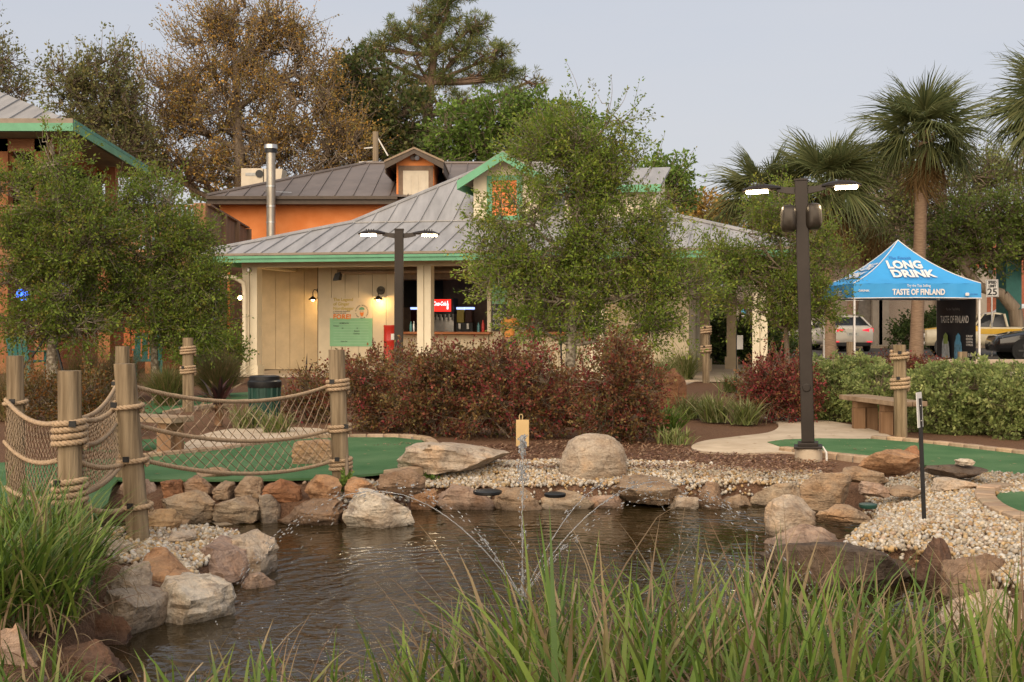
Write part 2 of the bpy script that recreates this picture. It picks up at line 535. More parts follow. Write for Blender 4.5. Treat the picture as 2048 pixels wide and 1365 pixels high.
greenL = [(-320, 945), (0, 928), (285, 917), (440, 902), (527, 890), (610, 880), (700, 877), (790, 877), (845, 883), (872, 905), (884, 925), (870, 936), (820, 943), (740, 951), (640, 959), (480, 962), (320, 962), (235, 962), (225, 975), (215, 1010), (180, 1040), (60, 1040), (-320, 1040)]
sheet('putting_green', G(greenL), TURF, 0.012, 'green turf putting surface behind the left stone wall')
sheet('putting_green', G([(150, 893), (230, 883), (330, 880), (368, 884), (360, 893), (300, 899), (200, 903)]), TURF, 0.008, 'small strip of green turf left of the concrete path', smooth_n=3)
sheet('putting_green', G([(200, 822), (330, 800), (430, 790), (520, 785), (560, 790), (520, 800), (430, 810), (330, 826), (230, 838)]), TURF, 0.010, 'thin far strip of green turf near the dark bin', smooth_n=3)
greenR = [(1535, 886), (1570, 881), (1640, 879), (1745, 880), (1840, 888), (1950, 900), (2090, 916), (2300, 940), (2300, 985), (2050, 965), (1985, 958), (1900, 945), (1840, 930), (1730, 921), (1640, 910), (1570, 898)]
sheet('putting_green', G(greenR), TURF, 0.012, 'green turf putting surface behind the lamp post on the right')
sheet('putting_green', G([(1996, 992), (2015, 984), (2060, 984), (2200, 990), (2200, 1060), (2060, 1045), (2010, 1024), (1994, 1006)]), TURF, 0.014, 'corner of green turf at the right edge beside the gravel', smooth_n=2)
sheet('putting_green', G([(1100, 838), (1180, 815), (1290, 818), (1300, 835), (1200, 848)]), TURF, 0.006, 'strip of green turf seen through the red shrubs', smooth_n=3)
pathR = [(1383, 893), (1400, 903), (1480, 908), (1560, 905), (1640, 912), (1730, 922), (1840, 930), (1850, 905), (1800, 880), (1745, 860), (1690, 848), (1620, 838), (1530, 835), (1553, 846), (1556, 856), (1535, 866), (1480, 873), (1410, 882)]
sheet('path', G(pathR), CONC, 0.004, 'tan concrete path curving behind the lamp post', smooth_n=4)
sheet('path', G([(300, 905), (360, 893), (380, 882), (420, 866), (500, 855), (640, 858), (650, 872), (527, 888), (440, 901), (310, 916)]), CONC, 0.005, 'light concrete path between the left greens', smooth_n=3)
sheet('path', G([(1330, 775), (1395, 762), (1470, 757), (1560, 753), (1560, 738), (1480, 736), (1380, 738), (1250, 745)]), CONC, 0.004, 'concrete walk at the open end of the kiosk', smooth_n=2)
ASPH = mat('asphalt', (0.075, 0.068, 0.062), 0.9, 0.2, 3, 0.4, 150, detail=9)
mb = MB(); mb.bx(7.0, 120, 38.5, 58.5, -0.02, 0.004)
o = mb.build('road', ASPH); tag(o, 'grey asphalt street behind the blue tent', kind='structure')
mb = MB(); mb.bx(7.0, 120, 38.2, 38.48, -0.02, 0.13)
o = mb.build('kerb', CONC, bevel=0.03); tag(o, 'concrete street kerb behind the tent', kind='structure')
mb = MB(); mb.bx(7.0, 120, 58.52, 60.5, -0.02, 0.13)
o = mb.build('pavement', CONC); tag(o, 'concrete pavement in front of the pebbledash building', kind='structure')
mb = MB(); mb.bx(7.2, 13.5, 29.0, 38.19, -0.02, 0.006)
o = mb.build('pavement', CONC); tag(o, 'paved ground under the blue tent', kind='structure')
# painted lines
WLINE = mat('road_paint', (0.7, 0.68, 0.62), 0.7, 0.2, 12)
for k in range(5):
    mb = MB(); mb.bx(10 + k * 6.5, 13 + k * 6.5, 48.4, 48.52, 0.0, 0.008)
    o = mb.build('lane_marking', WLINE); tag(o, 'white dash painted on the street', kind='structure')

# brick kerbs, brick by brick
BRK = mat('paver_brick', (0.31, 0.215, 0.145), 0.9, 0.0, 9, 0.5, 60, col2=(0.47, 0.36, 0.26), tint=True, spec=0.2, detail=8)
MORT = mat('mortar', (0.20, 0.17, 0.14), 0.95, 0.2, 30)
_b = MB(); _b.bx(-0.097, 0.097, -0.05, 0.05, -0.04, 0.045)
brick_me = _b.mesh('brick')
bm = bmesh.new(); bm.from_mesh(brick_me); bmesh.ops.bevel(bm, geom=bm.edges[:], offset=0.008, segments=1, affect='EDGES'); bm.to_mesh(brick_me); bm.free()
def kerb(pxs, label, length=0.205, z=0.0, rows=1, wid=0.05):
    pts = [P(x, y, z) for x, y in pxs]
    q = []
    n = len(pts)
    for i in range(n - 1):
        p0, p1, p2, p3 = pts[max(i - 1, 0)], pts[i], pts[i + 1], pts[min(i + 2, n - 1)]
        for k in range(12):
            t = k / 12
            q.append(0.5 * ((2 * p1) + (-p0 + p2) * t + (2 * p0 - 5 * p1 + 4 * p2 - p3) * t * t + (-p0 + 3 * p1 - 3 * p2 + p3) * t ** 3))
    q.append(pts[-1])
    mb = MB()
    mb.v = []; vs = []; fs = []
    for i, p in enumerate(q):
        d = (q[min(i + 1, len(q) - 1)] - q[max(i - 1, 0)]).normalized(); nrm = Vector((-d.y, d.x, 0))
        for a, h in ((-1, -0.05), (-1, 0.022), (1, 0.022), (1, -0.05)):
            vs.append(p + nrm * (wid - 0.006) * a + Vector((0, 0, h)))
    mb.loft([vs[i * 4:i * 4 + 4] for i in range(len(q))])
    root = mb.build('kerb', MORT); tag(root, label, kind='structure')
    acc = 0; last = q[0]
    nxt = length / 2
    for p in q[1:]:
        seg = (p - last).length
        while acc + seg >= nxt:
            c = last + (p - last) * ((nxt - acc) / seg)
            d = (p - last).normalized()
            ang = math.atan2(d.y, d.x) + random.uniform(-0.03, 0.03)
            M = Matrix.Translation(c + Vector((0, 0, random.uniform(-0.004, 0.006)))) @ Matrix.Rotation(ang, 4, 'Z') @ Matrix.Rotation(random.uniform(-0.02, 0.02), 4, 'X')
            if wid != 0.05: M = M @ Matrix.Diagonal((1, wid / 0.05, 1, 1))
            b = place('brick', brick_me, BRK, root, M)
            s = random.uniform(0.78, 1.12); b.color = (s * random.uniform(0.97, 1.06), s, s * random.uniform(0.9, 1.02), 1)
            nxt += length
        acc += seg; last = p
    return root
kerb([(285, 917), (440, 901), (527, 889), (610, 879), (700, 876), (790, 876), (850, 881), (878, 900)], 'tan brick edging along the far side of the left green')
kerb([(886, 922), (876, 933), (835, 942), (790, 949)], 'double tan brick edging at the right tip of the left green', wid=0.07)
kerb([(1745, 879), (1840, 887), (1950, 899), (2090, 915), (2200, 926)], 'tan brick edging behind the right green')
kerb([(1565, 901), (1640, 911), (1730, 922), (1790, 927)], 'tan brick edging in front of the right green beside the lamp', wid=0.06)
kerb([(2010, 976), (1975, 985), (1972, 1002), (2000, 1025), (2060, 1047), (2150, 1062)], 'curved tan brick edging of the corner green', wid=0.075)
kerb([(330, 828), (430, 812), (520, 801)], 'brick edging of the far strip of turf')

# gravel: pebbles of quartz, far too many to count
def ico():
    bm = bmesh.new(); bmesh.ops.create_icosphere(bm, subdivisions=1, radius=1)
    v = np.array([p.co[:] for p in bm.verts]); f = np.array([[q.index for q in fc.verts] for fc in bm.faces]); bm.free()
    return v, f
IV, IF = ico()
PEB = leaf_mat('pebble', 0.06, 0.5)
def rot_rand(n):
    q = np.random.normal(size=(n, 4)); q /= np.linalg.norm(q, axis=1)[:, None]
    a, b, c, d = q.T
    return np.stack([1 - 2 * (c * c + d * d), 2 * (b * c - a * d), 2 * (b * d + a * c), 2 * (b * c + a * d), 1 - 2 * (b * b + d * d), 2 * (c * d - a * b), 2 * (b * d - a * c), 2 * (c * d + a * b), 1 - 2 * (b * b + c * c)], 1).reshape(n, 3, 3)
def gravel(pxs, dens, label, size=(0.011, 0.021), z0=0.0, dark=0.0, zp=0.0):
    poly = [P(x, y, zp) for x, y in pxs]
    qx = np.array([p.x for p in poly]); qy = np.array([p.y for p in poly])
    area = 0.5 * abs(np.sum(qx * np.roll(qy, -1) - qy * np.roll(qx, -1)))
    n = int(area * dens)
    xs = np.random.uniform(qx.min(), qx.max(), n * 4); ys = np.random.uniform(qy.min(), qy.max(), n * 4)
    sdv = poly_sd(xs, ys, qx, qy); ok = sdv < np.random.uniform(-0.03, 0.05, len(xs)); xs, ys = xs[ok][:n], ys[ok][:n]
    pd = poly_sd(xs, ys); ok = pd > 0.22; xs, ys, pd = xs[ok], ys[ok], pd[ok]
    n = len(xs)
    s = np.random.uniform(size[0], size[1], n)[:, None] * np.random.uniform(0.7, 1.35, (n, 3))
    s[:, 2] *= 0.8
    Rm = rot_rand(n)
    Vv = np.einsum('nij,nkj->nki', Rm, IV[None] * s[:, None, :] * np.random.uniform(0.85, 1.12, (n, len(IV), 1)))
    zz = z0 + np.random.uniform(-0.006, 0.016, n) + ground_h(pd)
    Vv += np.stack([xs, ys, zz], 1)[:, None, :]
    pal = np.array([(0.72, 0.60, 0.44), (0.80, 0.72, 0.60), (0.62, 0.40, 0.18), (0.70, 0.50, 0.27), (0.55, 0.46, 0.36), (0.80, 0.75, 0.68), (0.66, 0.48, 0.34), (0.45, 0.30, 0.18)])
    w_ = np.array([0.24, 0.22, 0.10, 0.14, 0.08, 0.12, 0.07, 0.03]); 
    col = pal[np.random.choice(len(pal), n, p=w_ / w_.sum())] * np.random.uniform(0.45, 0.82, (n, 1)) * (1 - dark)
    Vv = Vv.reshape(-1, 3); col = np.repeat(col, len(IV), 0)
    Fc = (IF[None] + (np.arange(n) * len(IV))[:, None, None]).reshape(-1, 3)
    o = link('gravel', mesh_np('gravel', Vv, Fc, col), PEB)
    tag(o, label, 'gravel', kind='stuff')
GRAVB = mat('gravel_bed', (0.30, 0.22, 0.14), 0.95, 0.0, 60, 0.8, 90, col2=(0.52, 0.42, 0.3), bdist=0.02)
gc = [(845, 962), (880, 945), (960, 938), (1120, 934), (1260, 936), (1400, 940), (1540, 946), (1640, 950), (1680, 968), (1640, 1000), (1500, 996), (1200, 1000), (980, 1000), (860, 985)]
gr_ = [(1690, 985), (1760, 960), (1860, 958), (1960, 952), (2060, 958), (2060, 985), (1975, 990), (1985, 1020), (2060, 1055), (2200, 1080), (2200, 1160), (2060, 1150), (1960, 1130), (1860, 1110), (1760, 1098), (1680, 1075), (1720, 1040)]
gl = [(215, 1050), (270, 1034), (360, 1032), (470, 1036), (520, 1070), (430, 1112), (330, 1112), (250, 1108), (200, 1095)]
gravel(gc, 2600, 'pale quartz gravel strip behind the far pond stones', zp=-0.06)
gravel(gr_, 2400, 'pale quartz gravel bed on the right bank around the sign post')
gravel(gl, 2400, 'pale gravel patch at the foot of the leaning rope post')
gravel([(1760, 955), (1900, 948), (1990, 950), (2100, 955), (2100, 968), (1980, 968), (1800, 972)], 1500, 'rusty gravel below the right green', z0=0.012, dark=0.35)
gravel([(610, 958), (700, 954), (860, 946), (850, 975), (700, 985)], 1200, 'pebbles caught between the left wall stones', dark=0.15)
# bark chips scattered over the mulch
n = 9000
poly = [P(x, y) for x, y in [(690, 895), (1000, 890), (1300, 870), (1400, 905), (1560, 910), (1680, 930), (1650, 950), (1300, 938), (1000, 935), (890, 930), (860, 885)]]
qx = np.array([p.x for p in poly]); qy = np.array([p.y for p in poly])
xs = np.random.uniform(qx.min(), qx.max(), n * 3); ys = np.random.uniform(qy.min(), qy.max(), n * 3)
ok = poly_sd(xs, ys, qx, qy) < 0; xs, ys = xs[ok][:n], ys[ok][:n]; n = len(xs)
s = np.stack([np.random.uniform(0.008, 0.03, n), np.random.uniform(0.003, 0.008, n), np.full(n, 0.003)], 1)
a = np.random.uniform(0, PI, n)
base = np.array([(-1, -1, 0), (1, -1, 0), (1, 1, 0.6), (-1, 1, 0.6)])
Vv = base[None] * s[:, None, :]
Vx = Vv[..., 0] * np.cos(a)[:, None] - Vv[..., 1] * np.sin(a)[:, None]; Vy = Vv[..., 0] * np.sin(a)[:, None] + Vv[..., 1] * np.cos(a)[:, None]
Vz = Vv[..., 2] + Vv[..., 0] * np.random.uniform(-0.5, 0.5, (n, 1)) + np.random.uniform(0.002, 0.012, n)[:, None]
Vv = np.stack([Vx + xs[:, None], Vy + ys[:, None], Vz], -1).reshape(-1, 3)
pal = np.array([(0.20, 0.10, 0.06), (0.30, 0.17, 0.10), (0.13, 0.06, 0.04), (0.38, 0.25, 0.16)])
col = np.repeat(pal[np.random.choice(4, n)] * np.random.uniform(0.7, 1.2, (n, 1)), 4, 0)
o = link('bark_chips', mesh_np('bark_chips', Vv, np.arange(4 * n).reshape(-1, 4), col), BLADE)
tag(o, 'loose bark chips on the mulch bed', 'mulch', kind='stuff')

# dry leaves blown over turf, path and gravel
np.random.seed(15)
L_ = []
for pxs, n in ((greenL[:16], 60), (greenR, 40), (pathR, 34), (gc, 40), (gr_, 60), ([(1300, 900), (1700, 925), (1650, 945), (1000, 935), (900, 925)], 160)):
    poly = [P(x, y) for x, y in pxs]; qx = np.array([p.x for p in poly]); qy = np.array([p.y for p in poly])
    xs = np.random.uniform(max(-7, qx.min()), min(9, qx.max()), n * 8); ys = np.random.uniform(qy.min(), qy.max(), n * 8)
    ok = (poly_sd(xs, ys, qx, qy) < -0.02) & (poly_sd(xs, ys) > 1.0); L_.append(np.stack([xs[ok][:n], ys[ok][:n]], 1))
pt = np.concatenate(L_); n = len(pt); a = np.random.uniform(0, 2 * PI, n); s = np.random.uniform(0.012, 0.03, n)
base = np.array([(-1, 0, 0), (0, -0.4, 0.15), (1, 0, 0.05), (0, 0.4, 0.15)])
Vv = base[None] * s[:, None, None]
Vv = np.stack([Vv[..., 0] * np.cos(a)[:, None] - Vv[..., 1] * np.sin(a)[:, None] + pt[:, :1], Vv[..., 0] * np.sin(a)[:, None] + Vv[..., 1] * np.cos(a)[:, None] + pt[:, 1:], Vv[..., 2] + 0.022], -1).reshape(-1, 3)
col = np.repeat(np.array([(0.30, 0.17, 0.08), (0.20, 0.10, 0.05), (0.36, 0.26, 0.12)])[np.random.choice(3, n)], 4, 0)
o = link('fallen_leaves', mesh_np('fallen_leaves', Vv, np.arange(4 * n).reshape(-1, 4), col), BLADE)
tag(o, 'dry leaves scattered over the turf, path and gravel', 'leaves', kind='stuff')
# ================================================================ BUILDINGS
def text_mesh(txt, size=1.0, bold=0.0, align='CENTER', shear=0.0, spacing=1.0, ext=0.0):
    cu = bpy.data.curves.new('txt', 'FONT')
    cu.body = txt; cu.size = size; cu.offset = bold; cu.align_x = align; cu.align_y = 'CENTER'
    cu.shear = shear; cu.space_character = spacing; cu.extrude = ext; cu.resolution_u = 3
    o = bpy.data.objects.new('txt', cu); C.objects.link(o)
    dg = bpy.context.evaluated_depsgraph_get(); dg.update()
    me = bpy.data.meshes.new_from_object(o.evaluated_get(dg))
    me.materials.clear()
    bpy.data.objects.remove(o); bpy.data.curves.remove(cu)
    return me
def lettering(txt, M, mt, parent, size, bold=0.0, width=None, name='lettering', align='CENTER', fn=None, **k):
    """text in its own XY plane, put in the world by matrix M (or mapped by fn); width squeezes it to that width"""
    me = text_mesh(txt, size, bold, align, **k)
    if width and len(me.vertices):
        xs = [v.co.x for v in me.vertices]; wd = max(xs) - min(xs)
        me.transform(Matrix.Diagonal((width / wd, 1, 1, 1)))
    if fn:
        bm = bmesh.new(); bm.from_mesh(me)
        for v in bm.verts: v.co = fn(v.co.x, v.co.y)
        bm.to_mesh(me); bm.free()
    else:
        me.transform(M)
    return link(name, me, mt, parent)
def face_m(p, yaw=0.0):
    """matrix of a plane whose text faces the camera side (-Y), turned by yaw about Z"""
    return Matrix.Translation(p) @ Matrix.Rotation(yaw, 4, 'Z') @ Matrix.Rotation(R(90), 4, 'X')

CREAM = mat('cream_siding', (0.64, 0.55, 0.39), 0.7, 0.06, 2.5, 0.12, 60, spec=0.3)
CREAM2 = mat('cream_trim', (0.76, 0.67, 0.49), 0.65, 0.05, 3, 0.1, 60)
MINT = mat('mint_trim', (0.125, 0.35, 0.205), 0.5, 0.10, 3)
ROOFM = mat('grey_seam_metal', (0.345, 0.338, 0.338), 0.55, 0.2, 1.6, 0.08, 5, metal=0.15, detail=8, tint=True, stretch=(2.4, 0.4, 0.4), lo=0.3, hi=0.7)
DRIP = mat('taupe_drip_edge', (0.25, 0.20, 0.15), 0.5, 0.15, 4)
SOFF = mat('green_grey_soffit', (0.16, 0.19, 0.15), 0.7, 0.1, 3)
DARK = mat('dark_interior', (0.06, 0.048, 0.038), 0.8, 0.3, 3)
COUNT = mat('orange_wood_counter', (0.42, 0.15, 0.05), 0.45, 0.25, 4, stretch=(0.2, 1, 1))
BLACK = mat('black_plastic', (0.012, 0.012, 0.013), 0.4, 0.3, 8)
STEEL = mat('stainless', (0.52, 0.50, 0.47), 0.32, 0.15, 6, metal=0.9)
WHITE = mat('white_paint', (0.72, 0.70, 0.66), 0.5, 0.06, 5)
RED = mat('red_plastic', (0.50, 0.028, 0.016), 0.35, 0.12, 5)
GOLDL = mat('warm_bulb', (1, 0.75, 0.35), 0.5, 0, emit=22, ecol=(1, 0.66, 0.25))
INK = mat('dark_ink', (0.03, 0.03, 0.03), 0.7, 0)
OCHRE = mat('ochre_ink', (0.52, 0.40, 0.10), 0.7, 0)
ORINK = mat('orange_ink', (0.72, 0.22, 0.04), 0.7, 0)
PGREEN = mat('poster_green', (0.22, 0.46, 0.26), 0.6, 0.05)
PCREAM = mat('poster_cream', (0.66, 0.56, 0.40), 0.6, 0.03)

# ---- snack kiosk: local frame u (along the front, to the right), v (into the depth)
KA = R(12)
C0 = P(503, 752)
ks, kc = math.sin(KA), math.cos(KA)
KT = Matrix.Translation(C0) @ Matrix.Rotation(-KA, 4, 'Z')
def KU(px, v=0.0):
    s = (px - 1024) / F
    return (s * (C0.y + v * kc) - C0.x - v * ks) / (kc + s * ks)
def KD(u, v): return C0.y - u * ks + v * kc
def KZ(py, u, v): return EYE - (py - HZ) * KD(u, v) / F
kiosk = thing('snack_kiosk', 'cream snack kiosk with grey metal hip roof and mint green eaves', 'building', C0)
def kb(): return MB(KT)
UL, UR = 0.0, KU(1520)
mb = kb(); mb.bx(UL - 0.6, UR + 0.6, -0.6, 9.3, 0.0, 0.03)
mb.build('floor_slab', CONC, kiosk)
# columns
for px, wd in ((490, 29), (838, 27), (1181, 27), (1505, 30)):
    u0, u1 = KU(px), KU(px + wd)
    mid = (u0 + u1) / 2
    c = kb(); c.bx(u0, mid - 0.012, -0.16, 0.16, 0.03, 2.70); c.bx(mid + 0.012, u1, -0.155, 0.155, 0.03, 2.70); c.bx(u0 + 0.02, u1 - 0.02, -0.12, 0.12, 0.03, 2.69)
    col = c.build('column', CREAM2, kiosk)
    c = kb(); c.bx(u0 - 0.04, u1 + 0.04, -0.2, 0.2, 0.03, 0.26); c.build('column_base', CREAM2, col)
TAUPE = mat('taupe_trim', (0.40, 0.31, 0.20), 0.6, 0.1, 3)
for px, v in ((1410, 4.6), (1463, 6.3)):
    u = KU(px, v)
    c = kb(); c.bx(u - 0.13, u + 0.13, v - 0.13, v + 0.13, 0.03, 2.75)
    col = c.build('column', TAUPE, kiosk)
    c = kb(); c.bx(u - 0.18, u + 0.18, v - 0.18, v + 0.18, 0.03, 0.36); c.build('column_base', TAUPE, col)
# beams and porch ceiling
mb = kb(); mb.bx(UL - 0.2, UR + 0.2, -0.14, 0.14, 2.70, 2.90); mb.build('front_beam', CREAM2, kiosk)
mb = kb(); mb.bx(UL - 0.14, UL + 0.14, 0.142, 9.0, 2.70, 2.90); mb.build('side_beam', CREAM2, kiosk)
mb = kb(); mb.bx(UR - 0.14, UR + 0.14, 0.142, 9.0, 2.70, 2.90); mb.build('side_beam', TAUPE, kiosk)
OV = 1.05
mb = kb(); mb.bx(UL - OV + 0.05, UR + OV - 0.05, -0.98, 9.9, 2.905, 2.93); mb.build('porch_ceiling', mat('porch_ceiling_paint', (0.24, 0.25, 0.20), 0.7, 0.08), kiosk)
# front wall boards at v=1.5 : (px from, px to, z0, z1)
def boards(wall, px0, px1, z0, z1, v, m, step=0.40, th=0.05, face=True):
    a, b = KU(px0, v), KU(px1, v)
    n = max(1, round((b - a) / step))
    for i in range(n):
        u0 = a + (b - a) * i / n + 0.005; u1 = a + (b - a) * (i + 1) / n - 0.005
        c = kb(); c.bx(u0, u1, v, v + th, z0, z1)
        c.build('board', m, wall)
wallc = kb(); wv = 1.56
for p0, p1, z0, z1 in ((635, 800, 0.03, 2.9), (800, 978, 0.03, 1.03), (800, 978, 2.42, 2.9), (978, 1047, 0.03, 2.9), (1047, 1188, 0.03, 1.03), (1047, 1188, 2.42, 2.9), (1188, 1378, 0.03, 2.9)):
    wallc.bx(KU(p0, wv), KU(p1, wv), wv, wv + 0.10, z0, z1)
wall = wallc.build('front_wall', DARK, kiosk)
boards(wall, 636, 800, 0.05, 2.89, 1.5, CREAM)
boards(wall, 801, 977, 0.05, 1.02, 1.5, CREAM)
boards(wall, 801, 977, 2.43, 2.89, 1.5, mat('brown_header', (0.17, 0.12, 0.08), 0.7), step=9)
boards(wall, 978, 1047, 0.05, 2.89, 1.5, CREAM)
boards(wall, 1048, 1188, 0.05, 1.02, 1.5, CREAM)
boards(wall, 1048, 1188, 2.43, 2.89, 1.5, MATS['brown_header'], step=9)
boards(wall, 1189, 1378, 0.05, 2.89, 1.5, CREAM)
# recess wall on the left, with its side wall
rw = kb(); rw.bx(KU(519, 2.62), KU(640, 2.62), 2.67, 2.75, 0.03, 2.9)
recess = rw.build('recess_wall', DARK, kiosk)
TANB = mat('tan_siding', (0.58, 0.46, 0.29), 0.7, 0.08, 3, 0.1, 50)
boards(recess, 523, 637, 0.05, 2.89, 2.6, TANB)
u_ = KU(636, 1.5)
mb = kb(); mb.bx(u_ - 0.02, u_ + 0.08, 1.66, 2.6, 0.03, 2.9); mb.build('return_wall', CREAM, kiosk)
mb = kb(); mb.bx(UL + 0.35, UL + 0.42, 2.76, 9.0, 0.03, 2.9); mb.build('side_wall', CREAM, kiosk)
uw = KU(1378, 1.5)
mb = kb(); mb.bx(uw - 0.1, uw, 1.66, 9.0, 0.03, 2.9); mb.build('side_wall', CREAM, kiosk)
mb = kb(); mb.bx(UL + 0.43, uw, 9.01, 9.1, 0.03, 2.9); mb.build('back_wall', CREAM, kiosk)
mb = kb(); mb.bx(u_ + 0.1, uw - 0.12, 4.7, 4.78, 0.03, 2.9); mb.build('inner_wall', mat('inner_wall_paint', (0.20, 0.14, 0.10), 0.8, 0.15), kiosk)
# serving counter
mb = kb(); mb.bx(KU(799, 1.3), KU(980, 1.3), 1.22, 1.75, 1.035, 1.095); mb.build('serving_counter', COUNT, kiosk, bevel=0.01)
mb = kb(); mb.bx(KU(1040, 1.3), KU(1192, 1.3), 1.22, 1.75, 1.035, 1.095); mb.build('serving_counter', COUNT, kiosk, bevel=0.01)
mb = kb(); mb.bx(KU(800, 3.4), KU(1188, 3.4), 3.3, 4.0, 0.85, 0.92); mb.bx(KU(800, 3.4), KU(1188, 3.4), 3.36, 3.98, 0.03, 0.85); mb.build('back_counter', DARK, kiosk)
# window posts
mb = kb(); mb.bx(KU(975, 1.45), KU(982, 1.45), 1.42, 1.495, 1.1, 2.5); mb.build('window_post', CREAM2, kiosk)
mb = kb(); mb.bx(KU(1044, 1.45), KU(1050, 1.45), 1.42, 1.495, 1.1, 2.5); mb.build('window_post', CREAM2, kiosk)
# rolled shutter bar under the porch
mb = kb(); ub = KU(668, 1.2); ue = KU(985, 1.2)
mb.tube([(ub + 0.1, 1.2, 2.63), (ue, 1.2, 2.63)], 0.055, 10)
aw = mb.build('rolled_awning', mat('taupe_canvas', (0.27, 0.20, 0.14), 0.8), kiosk)
mb = kb(); mb.prism([(ub, 1.1, 2.40), (ub + 0.16, 1.1, 2.42), (ub + 0.2, 1.1, 2.62), (ub + 0.06, 1.1, 2.58)], (0, 0.2, 0)); mb.build('bracket', BLACK, aw)

# hip roof, panel by panel. e = offset from the eave line
RW = UR - UL + 2 * OV; EZ = 2.99; TB = 3.0; TR = 6.0; S1 = 0.315; S2 = 0.60
RD = 2 * TR
def rz(t): return EZ + S1 * min(t, TB) + S2 * max(0, t - TB)
def roof_face(L, fn, parent, step=0.445):
    """fn(a,t) -> local point, a along the eave, t inwards"""
    n = int(round(L / step))
    for zone, (t0, t1) in (('lower', (0, TB)), ('upper', (TB, TR))):
        for i in range(n):
            a0, a1 = L * i / n, L * (i + 1) / n
            def tm(a): return min(a, L - a, t1)
            ks_ = [a0, a1]
            for kink in (t1, L - t1, L / 2):
                if a0 < kink < a1: ks_.append(kink)
            ks_ = sorted(ks_)
            top = [(a, max(t0, tm(a))) for a in ks_]
            bot = []
            if tm(a0) <= t0 and tm(a1) <= t0: continue
            if tm(a0) < t0: bot.append((t0, t0)); top = [q for q in top if q[0] > t0]
            elif t0 == 0 and tm(a0) <= 0: pass
            else: bot.append((a0, t0))
            if tm(a1) < t0: bot.append((L - t0, t0)); top = [q for q in top if q[0] < L - t0]
            else: bot.append((a1, t0))
            poly = bot + top[::-1]
            q = []
            for p in poly:
                if not q or (abs(p[0] - q[-1][0]) + abs(p[1] - q[-1][1])) > 1e-4: q.append(p)
            if len(q) > 2 and abs(q[0][0] - q[-1][0]) + abs(q[0][1] - q[-1][1]) < 1e-4: q.pop()
            if len(q) < 3: continue
            lift = 0.0 if zone == 'lower' else 0.012
            c = kb(); c.prism([Vector(fn(a, t)) + Vector((0, 0, lift)) for a, t in q], (0, 0, -0.02))
            tt = tm(a0)
            if tt > t0 + 0.05:
                p0 = Vector(fn(a0, t0)); p1 = Vector(fn(a0, tt))
                c.beam(p0 + Vector((0, 0, lift + 0.012)), p1 + Vector((0, 0, lift + 0.012)), 0.022, 0.045)
            pn = c.build('panel', ROOFM, parent)
            s = random.uniform(0.93, 1.05); pn.color = (s, s, s * random.uniform(0.99, 1.03), 1)
c = kb()
o3 = 0.05
ring = [[(UL - OV + t + o3, -OV + t + o3, rz(t) - 0.06), (UR + OV - t - o3, -OV + t + o3, rz(t) - 0.06), (UR + OV - t - o3, -OV + RD - t - o3, rz(t) - 0.06), (UL - OV + t + o3, -OV + RD - t - o3, rz(t) - 0.06)] for t in (0, TB, TR - 0.1)]
c.loft(ring)
roof = c.build('roof', DRIP, kiosk)
roof_face(RW, lambda a, t: (UL - OV + a, -OV + t, rz(t)), roof)
roof_face(RW, lambda a, t: (UR + OV - a, -OV + RD - t, rz(t)), roof)
roof_face(RD, lambda a, t: (UL - OV + t, -OV + RD - a, rz(t)), roof)
roof_face(RD, lambda a, t: (UR + OV - t, -OV + a, rz(t)), roof)
def k_pt(sx, sy, t):
    return (UL - OV + t if sx < 0 else UR + OV - t, -OV + t if sy < 0 else -OV + RD - t, rz(t) + 0.03)
for sx, sy in ((-1, -1), (1, -1), (-1, 1), (1, 1)):
    c = kb(); c.tube([k_pt(sx, sy, 0), k_pt(sx, sy, TB), k_pt(sx, sy, TR)], 0.055, 6); c.build('hip_cap', ROOFM, roof)
c = kb(); c.tube([k_pt(-1, -1, TR), k_pt(1, -1, TR)], 0.06, 6); c.build('ridge_cap', ROOFM, roof)
# break flashing
c = kb(); c.beam((UL - OV + TB, -OV + TB, rz(TB) + 0.02), (UR + OV - TB, -OV + TB, rz(TB) + 0.02), 0.06, 0.03); c.build('flashing', ROOFM, roof)
# eaves: drip edge above, mint fascia/gutter below
for nm, z0, z1, o2, m in (('drip_edge', 2.945, 3.0, 0.03, DRIP), ('fascia', 2.78, 2.94, 0.0, MINT)):
    c = kb(); c.bx(UL - OV - o2, UR + OV + o2, -OV - o2, -OV + 0.05, z0, z1); fa = c.build(nm, m, kiosk)
    if nm == 'fascia':
        c2 = kb(); c2.bx(UL - OV - 0.03, UR + OV + 0.03, -OV - 0.032, -OV - 0.002, 2.87, 2.93); c2.build('gutter_lip', MINT, fa)
    c = kb(); c.bx(UL - OV - o2, UL - OV + 0.05, -OV + 0.052, RD - OV - 0.052, z0, z1); c.build(nm, m, kiosk)
    c = kb(); c.bx(UR + OV - 0.05, UR + OV + o2, -OV + 0.052, RD - OV - 0.052, z0, z1); c.build(nm, m, kiosk)
    c = kb(); c.bx(UL - OV - o2, UR + OV + o2, RD - OV - 0.05, RD - OV + o2, z0, z1); c.build(nm, m, kiosk)
